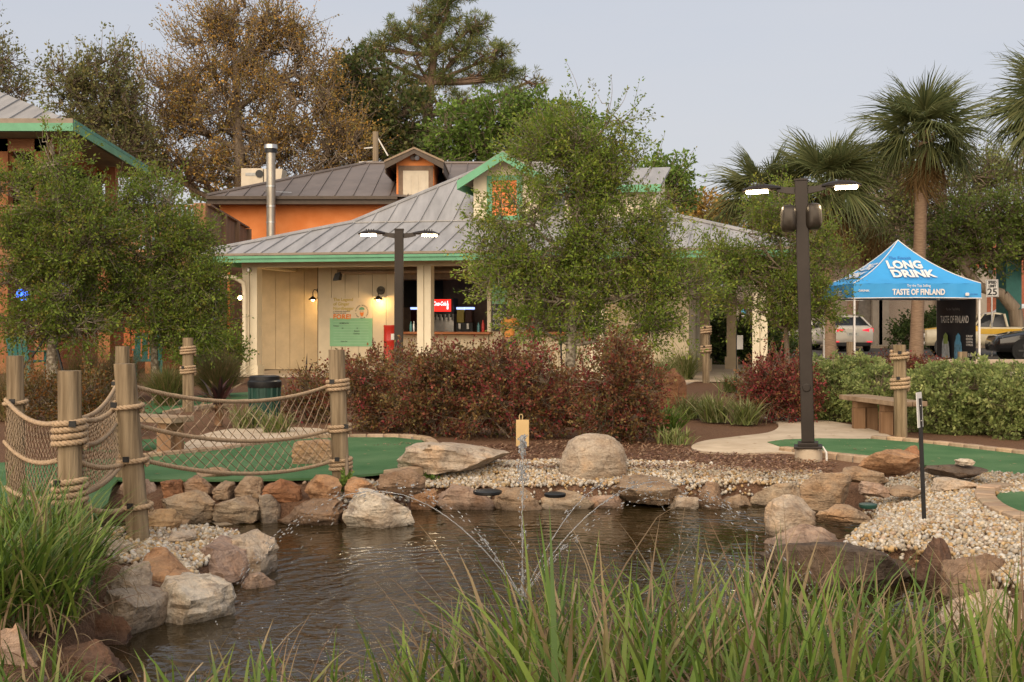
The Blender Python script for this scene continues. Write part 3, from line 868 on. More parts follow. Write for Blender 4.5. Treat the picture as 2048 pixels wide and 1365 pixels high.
# gable dormer with an orange louvred vent
dv = -OV + TB
ud0, ud1 = KU(947, dv), KU(1080, dv); um = (ud0 + ud1) / 2
zd0 = rz(TB) - 0.02; ze = KZ(362, um, dv); zp = KZ(306, um, dv)
uo = um - KU(925, dv)
sl = (zp - ze) / uo
zw = zp - 0.1 - sl * (um - ud0)
c = kb(); c.prism([(ud0, dv, zd0), (ud1, dv, zd0), (ud1, dv, zw), (um, dv, zp - 0.1), (ud0, dv, zw)], (0, 3.0, 0))
dorm = c.build('dormer', mat('pale_cream_siding', (0.76, 0.68, 0.50), 0.7, 0.05, 3), kiosk)
for s in (-1, 1):
    c = kb(); c.prism([(um, dv - 0.45, zp), (um + s * uo, dv - 0.45, ze), (um + s * uo, dv - 0.45, ze - 0.09), (um, dv - 0.45, zp - 0.09)], (0, 3.4, 0)); c.build('dormer_roof', DRIP, dorm)
    c = kb(); c.prism([(um, dv - 0.50, zp - 0.03), (um + s * (uo + 0.02), dv - 0.50, ze - 0.03), (um + s * (uo + 0.02), dv - 0.50, ze - 0.25), (um, dv - 0.50, zp - 0.25)], (0, 0.05, 0)); c.build('rake_board', MINT, dorm)
    c = kb(); c.bx(*sorted((um + s * (uo - 0.03), um + s * (uo + 0.02))), dv - 0.448, dv + 1.4, ze - 0.25, ze - 0.03); c.build('eave_board', MINT, dorm)
wu0, wu1 = KU(985, dv), KU(1034, dv); wz0, wz1 = KZ(432, um, dv), KZ(361, um, dv)
for a in ((wu0 - 0.14, wu0, wz0, wz1), (wu1, wu1 + 0.14, wz0, wz1), (wu0 - 0.14, wu1 + 0.14, wz1, wz1 + 0.12), (wu0 - 0.14, wu1 + 0.14, wz0 - 0.12, wz0)):
    c = kb(); c.bx(a[0], a[1], dv - 0.04, dv - 0.002, a[2], a[3]); c.build('vent_frame', MINT, dorm)
ORS = mat('orange_louvre', (0.78, 0.24, 0.07), 0.6, 0.08)
ns = 12
for i in range(ns):
    z = wz0 + (wz1 - wz0) * i / ns
    c = kb(); c.prism([(wu0, dv - 0.035, z), (wu0, dv - 0.006, z + 0.055), (wu0, dv - 0.006, z + 0.075), (wu0, dv - 0.035, z + 0.02)], (wu1 - wu0, 0, 0)); c.build('louvre', ORS, dorm)
# long shed dormer on the right
us0, us1 = KU(1130, dv), KU(1312, dv)
zs = KZ(374, us1, dv)
zt = KZ(334, us1, dv + 2.2)
c = kb(); c.prism([(us0, dv, zd0), (us0, dv, zs), (us0, dv + 2.6, zt - 0.05), (us0, dv + 2.6, zd0)], (us1 - us0, 0, 0)); sd_ = c.build('shed_dormer', MATS['pale_cream_siding'], kiosk)
c = kb(); c.prism([(us0 - 0.2, dv - 0.35, zs + 0.02), (us0 - 0.2, dv + 2.7, zt + 0.05), (us0 - 0.2, dv + 2.7, zt - 0.02), (us0 - 0.2, dv - 0.35, zs - 0.05)], (us1 - us0 + 0.35, 0, 0)); rf2 = c.build('dormer_roof', ROOFM, sd_)
for i in range(5):
    uu = us0 + 0.1 + i * 0.45
    c = kb(); c.beam((uu, dv - 0.34, zs + 0.04), (uu, dv + 2.7, zt + 0.07), 0.022, 0.045); c.build('seam', ROOFM, rf2)
c = kb(); c.bx(us0 - 0.2, us1 + 0.16, dv - 0.40, dv - 0.352, zs - 0.16, zs + 0.02); c.build('eave_board', MINT, sd_)
# wall lamps (lit)
def wall_lamp(px, py, v, label, side=0):
    u = KU(px, v); z = KZ(py, u, v)
    root = thing('wall_lamp', label, 'lamp', KT @ Vector((u, v, z)), 'gooseneck lamps on the kiosk')
    c = kb()
    if side == 0:
        c.tube([(u, v, z + 0.24), (u, v - 0.03, z + 0.24)], 0.11, 16); c.build('back_plate', mat('dark_bronze', (0.06, 0.05, 0.035), 0.45, metal=0.5) if 'dark_bronze' not in MATS else MATS['dark_bronze'], root, smooth=True)
        c = kb(); c.tube([(u, v - 0.03, z + 0.24), (u, v - 0.16, z + 0.28), (u, v - 0.22, z + 0.2), (u, v - 0.22, z + 0.08)], 0.012, 8); c.build('arm', MATS['dark_bronze'], root)
        cx, cy = u, v - 0.22
    else:
        c.tube([(u, v, z + 0.24), (u + side * 0.02, v, z + 0.24)], 0.07, 12); c.build('back_plate', MATS['dark_bronze'], root)
        c = kb(); c.tube([(u, v, z + 0.24), (u + side * 0.12, v, z + 0.27), (u + side * 0.16, v, z + 0.2), (u + side * 0.16, v, z + 0.08)], 0.012, 8); c.build('arm', MATS['dark_bronze'], root)
        cx, cy = u + side * 0.16, v
    c = kb(); c.lathe((cx, cy, z), [(0.03, 0.09), (0.05, 0.07), (0.10, 0.03), (0.125, 0.0), (0.12, 0.0), (0.09, 0.025)], 18); c.build('shade', MATS['dark_bronze'], root, smooth=True)
    c = kb(); c.ball((cx, cy, z + 0.005), 0.042); c.build('bulb', GOLDL, root, smooth=True)
    ld = bpy.data.lights.new('bulb_light', 'POINT'); ld.energy = 9; ld.color = (1, 0.62, 0.25); ld.shadow_soft_size = 0.04
    lo = bpy.data.objects.new('bulb_light', ld); C.objects.link(lo); lo.parent = root
    lo.location = (KT @ Vector((cx, cy, z - 0.04))) - ORG[root.name]
wall_lamp(762, 600, 1.5, 'lit lamp with round back plate on the kiosk wall right of the poster')
wall_lamp(637, 600, 2.1, 'lit lamp at the corner of the recessed kiosk wall', side=-1)
wall_lamp(1166, 622, 1.5, 'lit lamp on the kiosk wall seen through the middle tree')
# small round fitting on the corner column
c = kb(); uc = KU(504); c.lathe((uc, -0.18, 2.58), [(0.02, 0), (0.055, 0.02), (0.055, 0.09), (0.02, 0.11)], 12)
tag(c.build('security_camera', STEEL, smooth=True), 'small round camera at the top of the left kiosk column', 'camera')

# poster with writing
v = 1.497
p0u, p1u = KU(660, v), KU(745, v)
zt_, zm_, zb_ = KZ(596, p0u, v), KZ(637, p0u, v), KZ(693, p0u, v)
post = thing('poster', 'cream and mint poster with FORE! lettering on the kiosk wall', 'poster', KT @ Vector((p0u, v, zb_)))
c = kb(); c.bx(p0u, p1u, v - 0.006, v, zm_, zt_); c.build('upper_panel', PCREAM, post)
c = kb(); c.bx(p0u, p1u, v - 0.010, v, zb_, zm_); c.build('lower_panel', PGREEN, post)
pw = p1u - p0u; ph = zm_ - zb_
def ktext(txt, u, z, v_, mt, parent, size, bold=0, align='LEFT', **k):
    return lettering(txt, KT @ Matrix.Translation((u, v_, z)) @ Matrix.Rotation(R(90), 4, 'X'), mt, parent, size, bold, align=align, **k)
for i, tx in enumerate(('The Legend', 'of Ginger', 'Nordbeggar')):
    ktext(tx, p0u + 0.09, zt_ - 0.05 - i * 0.115, v - 0.009, OCHRE, post, 0.115, 0.003)
ktext('a rollicking tale of adventure', p0u + 0.09, zm_ + 0.18, v - 0.009, INK, post, 0.04, 0.001)
ktext('that never ends at the', p0u + 0.09, zm_ + 0.135, v - 0.009, INK, post, 0.04, 0.001)
ktext('FORE!', p0u + 0.09, zm_ + 0.035, v - 0.013, ORINK, post, 0.17, 0.007, spacing=1.1)
for i in range(9):
    zz = zm_ - 0.09 - i * 0.07
    c = kb(); c.bx(p0u + 0.1, p1u - 0.1, v - 0.012, v - 0.0105, zz, zz + 0.008); c.build('rule', mat('pale_rule', (0.35, 0.55, 0.36), 0.7, 0) if 'pale_rule' not in MATS else MATS['pale_rule'], post)
for tx, du, dz in (('ADMISSION', 0.26, 0.13), ('Putters', 0.1, 0.2), ('10', 0.32, 0.26), ('12', 0.72, 0.26), ('Seniors', 0.66, 0.33), ('Children', 0.64, 0.40), ('Have fun', 0.3, 0.6)):
    ktext(tx, p0u + du, zm_ - dz, v - 0.013, INK, post, 0.05, 0.001)
# round emblem: ring of letters, green cap and orange beard
ec = Vector((KU(724, v), v - 0.016, KZ(624, p0u, v)))
for i, ch in enumerate('GINGER NORDBEGGARS MINI GOLF '):
    if ch == ' ': continue
    a = PI * 0.95 - i * 2 * PI / 29
    lettering(ch, KT @ Matrix.Translation(ec + Vector((0.165 * math.cos(a), 0, 0.165 * math.sin(a)))) @ Matrix.Rotation(R(90), 4, 'X') @ Matrix.Rotation(a - PI / 2, 4, 'Z'), INK, post, 0.045, 0.001, name='emblem_letter')
c = kb(); c.prism([(ec.x - 0.075, ec.y, ec.z + 0.05), (ec.x + 0.075, ec.y, ec.z + 0.05), (ec.x + 0.06, ec.y, ec.z + 0.1), (ec.x, ec.y, ec.z + 0.125), (ec.x - 0.06, ec.y, ec.z + 0.1)], (0, 0.004, 0)); c.build('emblem_cap', mat('cap_green', (0.14, 0.33, 0.2), 0.7, 0), post)
c = kb(); c.prism([(ec.x - 0.055, ec.y, ec.z - 0.01), (ec.x, ec.y, ec.z - 0.025), (ec.x + 0.055, ec.y, ec.z - 0.01), (ec.x + 0.04, ec.y, ec.z - 0.09), (ec.x, ec.y, ec.z - 0.13), (ec.x - 0.04, ec.y, ec.z - 0.09)], (0, 0.004, 0)); c.build('emblem_beard', ORINK, post)
for s in (-1, 1):
    c = kb(); c.bx(ec.x + s * 0.03 - 0.02, ec.x + s * 0.03 + 0.02, ec.y, ec.y + 0.004, ec.z + 0.012, ec.z + 0.02); c.build('emblem_eye', INK, post)

# things inside the kiosk
def kthing(name, label, cat, px, v, z, group=None):
    return thing(name, label, cat, KT @ Vector((KU(px, v), v, z)), group)
v = 3.45
u0, u1 = KU(865, v), KU(905, v)
sm = kthing('soda_dispenser', 'soda dispenser with lit red drink panel behind the counter', 'drink machine', 885, v, 0.92)
zt_ = KZ(597, u0, v); zl = KZ(628, u0, v)
c = kb(); c.bx(u0, u1, v + 0.12, v + 0.5, 0.92, zl); c.build('body', STEEL, sm)
c = kb(); c.bx(u0 - 0.02, u1 + 0.02, v, v + 0.5, zl + 0.002, zt_); hd = c.build('head', BLACK, sm)
c = kb(); c.bx(u0 + 0.0, u1 - 0.04, v - 0.012, v - 0.001, zl + 0.06, zt_ - 0.03); c.build('lit_panel', mat('lit_red', (0.7, 0.02, 0.015), 0.4, 0, emit=0.75, ecol=(0.9, 0.03, 0.02)), hd)
WL = mat('lit_white', (0.9, 0.9, 0.9), 0.5, 0, emit=0.8)
ktext('Coca-Cola', (u0 + u1) / 2 - 0.08, (zl + zt_) / 2 + 0.06, v - 0.016, WL, sm, 0.15, 0.005, align='CENTER', shear=0.35, width=0.36)
c = kb(); ub_ = u1 - 0.13
c.lathe((ub_, v - 0.03, zl + 0.12), [(0.02, 0), (0.026, 0.03), (0.02, 0.08), (0.026, 0.13), (0.010, 0.18), (0.010, 0.23)], 10); c.build('bottle_emblem', WL, sm)
for i in range(5):
    uu = u0 + 0.05 + i * (u1 - u0 - 0.1) / 4
    c = kb(); c.bx(uu - 0.025, uu + 0.025, v + 0.02, v + 0.118, zl - 0.16, zl - 0.01); c.build('valve', BLACK, sm)
    c = kb(); c.bx(uu - 0.02, uu + 0.02, v + 0.0, v + 0.018, zl - 0.2, zl - 0.1); c.build('lever', STEEL, sm)
c = kb(); c.bx(u0, u1, v - 0.02, v + 0.118, 0.925, 1.0); c.build('drip_tray', BLACK, sm)
JB = mat('lit_blue', (0.3, 0.4, 0.8), 0.5, 0, emit=1.0, ecol=(0.35, 0.45, 0.9))
JUICE = {'amber': mat('amber_juice', (0.42, 0.32, 0.06), 0.2, 0.1), 'cola': mat('dark_juice', (0.05, 0.012, 0.01), 0.2, 0.1)}
def juicer(pxa, label, kinds):
    v = 3.4
    root = kthing('juice_dispenser', label, 'drink machine', pxa, v, 0.92, 'juice dispensers behind the counter')
    u = KU(pxa, v)
    c = kb(); c.bx(u, u + 0.23 * len(kinds), v, v + 0.35, 0.92, 1.32); c.build('base', BLACK, root)
    for i, kd in enumerate(kinds):
        a = u + 0.01 + i * 0.23
        c = kb(); c.bx(a, a + 0.2, v + 0.03, v + 0.3, 1.322, 1.68); c.build('bowl', JUICE[kd], root, bevel=0.015)
        c = kb(); c.bx(a - 0.005, a + 0.205, v + 0.02, v + 0.31, 1.682, 1.74); c.build('lid', JB, root)
        c = kb(); c.bx(a + 0.07, a + 0.13, v - 0.05, v - 0.001, 1.15, 1.3); c.build('tap', STEEL, root)
juicer(912, 'twin juice dispenser with amber and dark bowls right of the soda dispenser', ('amber', 'cola'))
juicer(820, 'dark juice dispenser half hidden by the middle kiosk column', ('cola',))
c = kb(); u = KU(803, 4.6); c.bx(u, u + 1.2, 4.62, 4.68, 1.75, 2.5)
tv = c.build('menu_screen', BLACK); tag(tv, 'dark menu screen on the kiosk back wall', 'screen')
for (px, h, r, m, lab) in ((822, 0.26, 0.035, mat('teal_bottle', (0.10, 0.35, 0.36), 0.3), 'teal bottle on the kiosk counter left of the column'), (828, 0.27, 0.034, STEEL, 'silver bottle on the kiosk counter left of the column'), (957, 0.24, 0.035, mat('teal_cup', (0.08, 0.25, 0.27), 0.3), 'dark teal bottle on the counter right of the juice dispenser'), (966, 0.3, 0.04, RED, 'red bottle on the counter near the window post')):
    u = KU(px, 1.5); c = kb(); c.lathe((u, 1.5, 1.095), [(r, 0), (r, h * 0.65), (r * 0.45, h * 0.8), (r * 0.45, h)], 12)
    o = c.build('bottle', m, smooth=True, org=KT @ Vector((u, 1.5, 1.095))); tag(o, lab, 'bottle', 'bottles on the serving counter')
# menu boards on the wall between the windows
c = kb(); c.bx(KU(983, 1.4), KU(1013, 1.4), 1.44, 1.495, 1.8, 2.45); o = c.build('menu_board', PGREEN); tag(o, 'plain mint board above the chalkboard on the kiosk wall', 'board')
c = kb(); c.bx(KU(983, 1.4), KU(1013, 1.4), 1.43, 1.495, 1.12, 1.79); o = c.build('chalkboard', BLACK); tag(o, 'black chalkboard menu beside the serving window', 'board')
CH = mat('chalk', (0.6, 0.6, 0.55), 0.9, 0)
for i, tx in enumerate(('Soda', 'Lemonade', 'Ice Tea', 'Snacks')):
    ktext(tx, KU(985, 1.4), 1.68 - i * 0.13, 1.424, CH, o, 0.09, 0.001)
c = kb(); u = KU(1062, 1.5); c.lathe((u, 1.5, 1.095), [(0.1, 0), (0.17, 0.1), (0.16, 0.3), (0.09, 0.42)], 14); o = c.build('snack_jar', RED, smooth=True); tag(o, 'red snack jar on the counter behind the tree', 'jar')

# ---- orange building behind
def ob(): return MB()
OD = 42.0
OR = mat('orange_stucco', (0.76, 0.225, 0.055), 0.85, 0.0, 1.3, 0.35, 45, col2=(0.88, 0.31, 0.10), detail=8)
BRM = mat('brown_seam_metal', (0.17, 0.14, 0.125), 0.5, 0.12, 1.5, metal=0.2, tint=True)
BRF = mat('brown_fascia', (0.085, 0.062, 0.045), 0.6, 0.15)
orange = thing('orange_building', 'orange stucco building with brown metal roof behind the kiosk', 'building', (X(440, OD), OD, 0))
x0, x1 = X(440, OD), 4.0
ezo = Z(396, OD - 0.6)
mb = ob(); mb.bx(x0, x1, OD, OD + 11, 0, ezo - 0.1); mb.build('wall', OR, orange)
ex0 = X(414, OD - 0.6); ey0 = OD - 0.6; ex1 = x1 + 0.6; ey1 = OD + 11.6
slope = 0.36; rt = 4.9
def orz(t): return ezo + 0.06 + slope * t
c = ob(); c.loft([[(ex0 + t + 0.04, ey0 + t + 0.04, orz(t) - 0.07), (ex1 - t - 0.04, ey0 + t + 0.04, orz(t) - 0.07), (ex1 - t - 0.04, ey1 - t - 0.04, orz(t) - 0.07), (ex0 + t + 0.04, ey1 - t - 0.04, orz(t) - 0.07)] for t in (0, rt)])
oroof = c.build('roof', BRF, orange)
def face2(L, fn, parent, step, tmax, m, mk):
    n = int(round(L / step))
    for i in range(n):
        a0, a1 = L * i / n, L * (i + 1) / n
        tm = lambda a: min(a, L - a, tmax)
        ks_ = sorted([a0, a1] + [k for k in (tmax, L - tmax) if a0 < k < a1])
        q = [(a0, 0), (a1, 0)] + [(a, tm(a)) for a in ks_][::-1]
        q = [p for i_, p in enumerate(q) if i_ == 0 or abs(p[0] - q[i_ - 1][0]) + abs(p[1] - q[i_ - 1][1]) > 1e-4]
        if abs(q[0][0] - q[-1][0]) + abs(q[0][1] - q[-1][1]) < 1e-4: q.pop()
        if len(q) < 3: continue
        c = mk(); c.prism([fn(a, t) for a, t in q], (0, 0, -0.02))
        if tm(a0) > 0.05: c.beam(Vector(fn(a0, 0)) + Vector((0, 0, 0.012)), Vector(fn(a0, tm(a0))) + Vector((0, 0, 0.012)), 0.025, 0.05)
        p = c.build('panel', m, parent); s = random.uniform(0.9, 1.08); p.color = (s, s, s, 1)
face2(ex1 - ex0, lambda a, t: (ex0 + a, ey0 + t, orz(t)), oroof, 0.62, rt, BRM, ob)
face2(ey1 - ey0, lambda a, t: (ex0 + t, ey1 - a, orz(t)), oroof, 0.62, rt, BRM, ob)
c = ob(); c.tube([(ex0, ey0, orz(0) + 0.03), (ex0 + rt, ey0 + rt, orz(rt) + 0.03), (ex1 - rt, ey0 + rt, orz(rt) + 0.03)], 0.06, 6); c.build('hip_cap', BRM, oroof)
xg = X(795, ey0)
c = ob(); c.bx(ex0, xg, ey0 - 0.02, ey0 + 0.06, ezo - 0.22, ezo + 0.04); c.build('fascia', BRF, orange)
c = ob(); c.bx(ex0 - 0.02, xg, ey0 - 0.12, ey0 - 0.021, ezo - 0.06, ezo + 0.05); c.build('gutter', BRF, orange)
c = ob(); c.bx(ex0 - 0.02, ex0 + 0.06, ey0 + 0.062, ey1, ezo - 0.22, ezo + 0.04); c.build('fascia', BRF, orange)
c = ob(); c.bx(ex0 + 0.08, x1, ey0 + 0.08, ey1, ezo - 0.2, ezo - 0.17); c.build('soffit', BRF, orange)
# wall dormer with the door
dy = OD - 0.35
dx0, dx1 = X(793, dy), X(868, dy); dm = (dx0 + dx1) / 2
zpk = Z(294, dy - 0.5); zev = Z(321, dy - 0.5); du = dm - X(768, dy - 0.5)
dsl = (zpk - zev) / du
zwl = zpk - 0.08 - dsl * (dm - dx0)
c = ob(); c.prism([(dx0, dy, 4.0), (dx1, dy, 4.0), (dx1, dy, zwl), (dm, dy, zpk - 0.08), (dx0, dy, zwl)], (0, 5, 0)); dd = c.build('dormer', OR, orange)
BRT = mat('tan_roof_edge', (0.28, 0.20, 0.13), 0.6, 0.15)
for s in (-1, 1):
    c = ob(); c.prism([(dm, dy - 0.5, zpk), (dm + s * du, dy - 0.5, zev), (dm + s * du, dy - 0.5, zev - 0.07), (dm, dy - 0.5, zpk - 0.07)], (0, 5.4, 0)); c.build('dormer_roof', BRT, dd)
    c = ob(); c.prism([(dm, dy - 0.47, zpk - 0.072), (dm + s * (du - 0.02), dy - 0.47, zev - 0.072), (dm + s * (du - 0.02), dy - 0.47, zev - 0.3), (dm, dy - 0.47, zpk - 0.22)], (0, 0.05, 0)); c.build('rake_board', BRF, dd)
    c = ob(); c.bx(*sorted((dm + s * (du - 0.06), dm + s * (du - 0.02))), dy - 0.418, dy + 3, zev - 0.42, zev - 0.09); c.build('eave_board', BRF, dd)
ax0, ax1 = X(806, dy - 0.05), X(857, dy - 0.05); az0, az1 = Z(424, dy), Z(342, dy)
DOORM = mat('cream_door', (0.60, 0.52, 0.40), 0.5, 0.08, 3)
c = ob(); c.bx(ax0, ax1, dy - 0.05, dy - 0.002, az0, az1); door = c.build('door', DOORM, dd)
for i in range(3):
    xx = ax0 + (ax1 - ax0) * (0.12 + 0.29 * i); c = ob(); c.bx(xx, xx + (ax1 - ax0) * 0.2, dy - 0.062, dy - 0.051, az0 + 0.25, az1 - 0.15); c.build('door_panel', DOORM, door, bevel=0.004)
TR_ = mat('brown_door_frame', (0.20, 0.13, 0.085), 0.7, 0.2)
for a in ((ax0 - 0.16, ax0 - 0.003, az0, az1), (ax1 + 0.003, ax1 + 0.16, az0, az1), (ax0 - 0.16, ax1 + 0.16, az1 + 0.003, az1 + 0.17)):
    c = ob(); c.bx(a[0], a[1], dy - 0.06, dy - 0.003, a[2], a[3]); c.build('door_frame', TR_, dd)
fl = thing('flood_light', 'twin flood light under the peak of the orange dormer', 'lamp', (dm, dy, Z(316, dy)))
c = ob(); c.cyl((dm, dy, Z(314, dy)), (dm, dy - 0.05, Z(314, dy)), 0.07); c.build('mount', WHITE, fl)
for s in (-1, 1):
    c = ob(); c.tube([(dm + s * 0.03, dy - 0.08, Z(315, dy)), (dm + s * 0.08, dy - 0.22, Z(318, dy))], [0.05, 0.085], 12); c.build('lamp_head', STEEL, fl, smooth=True)
# flue, roof unit, utility pole
fx, fy = X(542, OD - 0.9), OD - 0.9
fl = thing('metal_flue', 'tall shiny metal flue pipe in front of the orange wall', 'chimney', (fx, fy, 0))
FLU = mat('weathered_steel', (0.40, 0.36, 0.30), 0.38, 0.25, 2.5, metal=0.75, stretch=(1, 1, 0.3))
c = ob(); c.cyl((fx, fy, 0), (fx, fy, Z(305, fy)), 0.155, n=24); pipe = c.build('pipe', FLU, fl, smooth=True)
for py in (375, 415, 447):
    c = ob(); c.cyl((fx, fy, Z(py, fy)), (fx, fy, Z(py, fy) + 0.06), 0.17, n=24); c.build('band', STEEL, pipe, smooth=True)
c = ob(); c.cyl((fx, fy, Z(306, fy)), (fx, fy, Z(299, fy)), 0.21, n=24); c.build('dark_collar', BLACK, fl, smooth=True)
c = ob(); c.cyl((fx, fy, Z(298, fy)), (fx, fy, Z(290, fy)), 0.235, 0.22, n=24); c.build('cap', STEEL, fl, smooth=True)
c = ob(); c.beam((fx - 0.25, fy + 0.1, Z(382, fy)), (fx + 0.6, fy + 0.55, Z(382, fy)), 0.03, 0.03); c.build('bracket', STEEL, fl)
hy = 49.0
hv = thing('rooftop_unit', 'cream air conditioning unit standing behind the brown roof', 'air conditioner', (X(500, hy), hy, 4.6))
c = ob(); c.bx(X(482, hy), X(526, hy), hy, hy + 1.2, 4.6, Z(337, hy)); c.build('cabinet', DOORM, hv, bevel=0.02)
c = ob(); c.prism([(X(528, hy), hy, 5.6), (X(552, hy), hy, 5.6), (X(565, hy), hy, Z(338, hy)), (X(528, hy), hy, Z(338, hy))], (0, 1.0, 0)); c.build('air_hood', DOORM, hv)
c = ob(); c.bx(X(491, hy), X(511, hy), hy - 0.015, hy - 0.001, Z(352, hy), Z(346, hy)); c.build('name_plate', mat('grey_plate', (0.4, 0.4, 0.38), 0.6), hv)
c = ob(); c.cyl((X(519, hy), hy, Z(348, hy)), (X(519, hy), hy - 0.04, Z(348, hy)), 0.16); c.build('fan_grille', BLACK, hv)
uy = 58.0
up = thing('utility_pole', 'weathered utility pole with antenna arms above the brown roof', 'pole', (X(751, uy), uy, 0))
c = ob(); c.tube([(X(752, uy), uy, 0), (X(751, uy), uy, Z(264, uy))], [0.2, 0.14], 10); c.build('pole', wood_mat('grey_pole', (0.20, 0.15, 0.10), (0.34, 0.27, 0.19)), up)
for py, xa in ((295, 728), (323, 718)):
    c = ob(); c.beam((X(751, uy), uy, Z(py, uy)), (X(xa, uy), uy, Z(py + 2, uy)), 0.05, 0.05); c.build('arm', WHITE, up)
c = ob(); c.beam((X(752, uy), uy, Z(270, uy)), (X(776, uy), uy, Z(312, uy)), 0.06, 0.06); c.build('brace', WHITE, up)

# ---- wooden deck pavilion on the left
DW = wood_mat('cedar_post', (0.22, 0.085, 0.035), (0.36, 0.155, 0.068), 0.75)
DW2 = wood_mat('cedar_rail', (0.24, 0.115, 0.058), (0.38, 0.205, 0.11), 0.8, axis=0)
DWS = wood_mat('weathered_board', (0.15, 0.09, 0.055), (0.27, 0.17, 0.11), 0.85)
DKB = mat('dark_timber', (0.035, 0.02, 0.012), 0.85, 0.3)
deck = thing('deck_pavilion', 'two storey cedar deck pavilion with grey roof at the left edge', 'building', (-14, 31, 0))
DY = 31.0; DX = X(412, DY); DXE = X(493, 38.9)
zr = Z(410, DY); zf = 3.2
c = ob(); c.bx(-26, DX - 0.08, DY + 0.05, 40, zf - 0.05, zf); c.build('deck_floor', DW2, deck)
c = ob(); c.bx(-26, DX, DY, DY + 0.08, zf - 0.38, zf + 0.02); c.build('rim_board', DW2, deck)
c = ob(); c.beam((DX, DY + 0.08, zf - 0.18), (DXE, 38.9, zf - 0.18), 0.08, 0.4); c.build('rim_board', DWS, deck)
c = ob(); c.bx(-26, DX - 0.15, DY - 0.03, DY + 0.13, zr - 0.05, zr + 0.0); c.build('top_rail', DW2, deck)
c = ob(); c.bx(-26, DX - 0.15, DY + 0.0, DY + 0.08, zf + 0.12, zf + 0.2); c.build('bottom_rail', DW2, deck)
c = ob(); c.bx(DX - 0.3, DX, DY - 0.06, DY + 0.2, 0, zr + 0.04); c.build('corner_post', DW2, deck)
for px in (0, 78, 205, 300):
    xx = X(px, DY)
    c = ob(); c.bx(xx - 0.16, xx + 0.16, DY + 0.1, DY + 0.42, 0, 6.2 if px < 140 else zf - 0.06); c.build('post', DW, deck)
k = 0
bal_me = None
xx = -13.5
while xx < DX - 0.35:
    if bal_me is None:
        c = ob(); c.bx(-0.02, 0.02, -0.02, 0.02, 0, zr - zf - 0.26); bal_me = c.mesh('baluster')
    place('baluster', bal_me, DW2, deck, Matrix.Translation((xx, DY + 0.04, zf + 0.2))); xx += 0.125
# side guard of vertical boards
n = 34
for i in range(n):
    t0, t1 = i / n, (i + 0.93) / n
    pa = Vector((DX + (DXE - DX) * t0, DY + 0.1 + (38.9 - DY) * t0, 0)); pb = Vector((DX + (DXE - DX) * t1, DY + 0.1 + (38.9 - DY) * t1, 0))
    c = ob(); c.beam(pa + Vector((0, 0, (zf + zr) / 2 - 0.1)), pb + Vector((0, 0, (zf + zr) / 2 - 0.1)), 0.03, zr - zf + 0.1); c.build('guard_board', DWS, deck)
c = ob(); c.beam((DX, DY + 0.1, zr + 0.01), (DXE, 38.9, zr + 0.01), 0.2, 0.05); c.build('side_top_rail', DWS, deck)
for t in (0.33, 0.66, 1.0):
    p = Vector((DX + (DXE - DX) * t + 0.08, DY + (38.9 - DY) * t, 0)); c = ob(); c.bx(p.x - 0.07, p.x + 0.07, p.y - 0.07, p.y + 0.07, 0, zr - 0.03); c.build('side_post', DWS, deck)
# ground floor: dark back wall of reddish boards
RWD = wood_mat('red_brown_board', (0.11, 0.032, 0.016), (0.21, 0.07, 0.036), 0.8, axis=0)
for i in range(17):
    c = ob(); c.bx(-26, DX - 0.6, DY + 3.0, DY + 3.05, i * 0.185, i * 0.185 + 0.175); c.build('wall_board', RWD, deck)
for i in range(17):
    c = ob(); c.bx(X(425, DY + 1.4), X(480, DY + 1.4), DY + 3.4, DY + 3.44, i * 0.185, i * 0.185 + 0.175); c.build('wall_board', wood_mat('grey_brown_board', (0.10, 0.055, 0.035), (0.2, 0.12, 0.08), 0.8, axis=0) if i == 0 else GBB, deck)
    GBB = bpy.data.materials['grey_brown_board']
c = ob(); c.bx(-26, -17, DY + 2.0, DY + 9, zf + 0.01, 6.0); c.build('upper_room', DKB, deck)
c = ob(); c.bx(-26, X(200, 37), 37.0, 37.2, zf + 0.01, 6.0); c.build('upper_back_wall', DKB, deck)
# roof
ry = 30.0; rx = X(145, ry); rze = Z(247, ry); ry2 = 39.6; rx2 = X(300, ry2)
sl_ = 0.42
def deck_roof(t): return [(-27, ry + t, rze + sl_ * t), (rx - t, ry + t, rze + sl_ * t), (rx2 - t, ry2 - t, rze + sl_ * t), (-27, ry2 - t, rze + sl_ * t)]
c = ob(); c.loft([[(x, y, z + 0.06) for x, y, z in deck_roof(t)] for t in (0, 2.0, 4.6)]); dr = c.build('roof', ROOFM, deck); dr.color = (0.95, 0.93, 0.9, 1)
for i in range(26):
    a = -26.5 + i * 0.6; tt = min(4.6, max(0.1, rx - a))
    if a < rx: c = ob(); c.beam((a, ry, rze + 0.075), (a, ry + tt, rze + 0.075 + sl_ * tt), 0.03, 0.05); c.build('seam', ROOFM, dr)
c = ob(); c.bx(-27, rx + 0.03, ry - 0.05, ry + 0.0, rze - 0.20, rze + 0.0); c.build('fascia', MINT, deck)
c = ob(); c.bx(-27, rx + 0.02, ry - 0.03, ry + 0.02, rze + 0.003, rze + 0.12); c.build('drip_edge', DRIP, deck)
c = ob(); c.beam((rx + 0.02, ry + 0.02, rze - 0.1), (rx2 + 0.02, ry2, rze - 0.1), 0.05, 0.2); c.build('fascia', MINT, deck)
c = ob(); c.beam((rx + 0.01, ry + 0.02, rze + 0.05), (rx2 + 0.01, ry2, rze + 0.05), 0.08, 0.09); c.build('drip_edge', mat('teal_drip', (0.09, 0.28, 0.21), 0.6), deck)
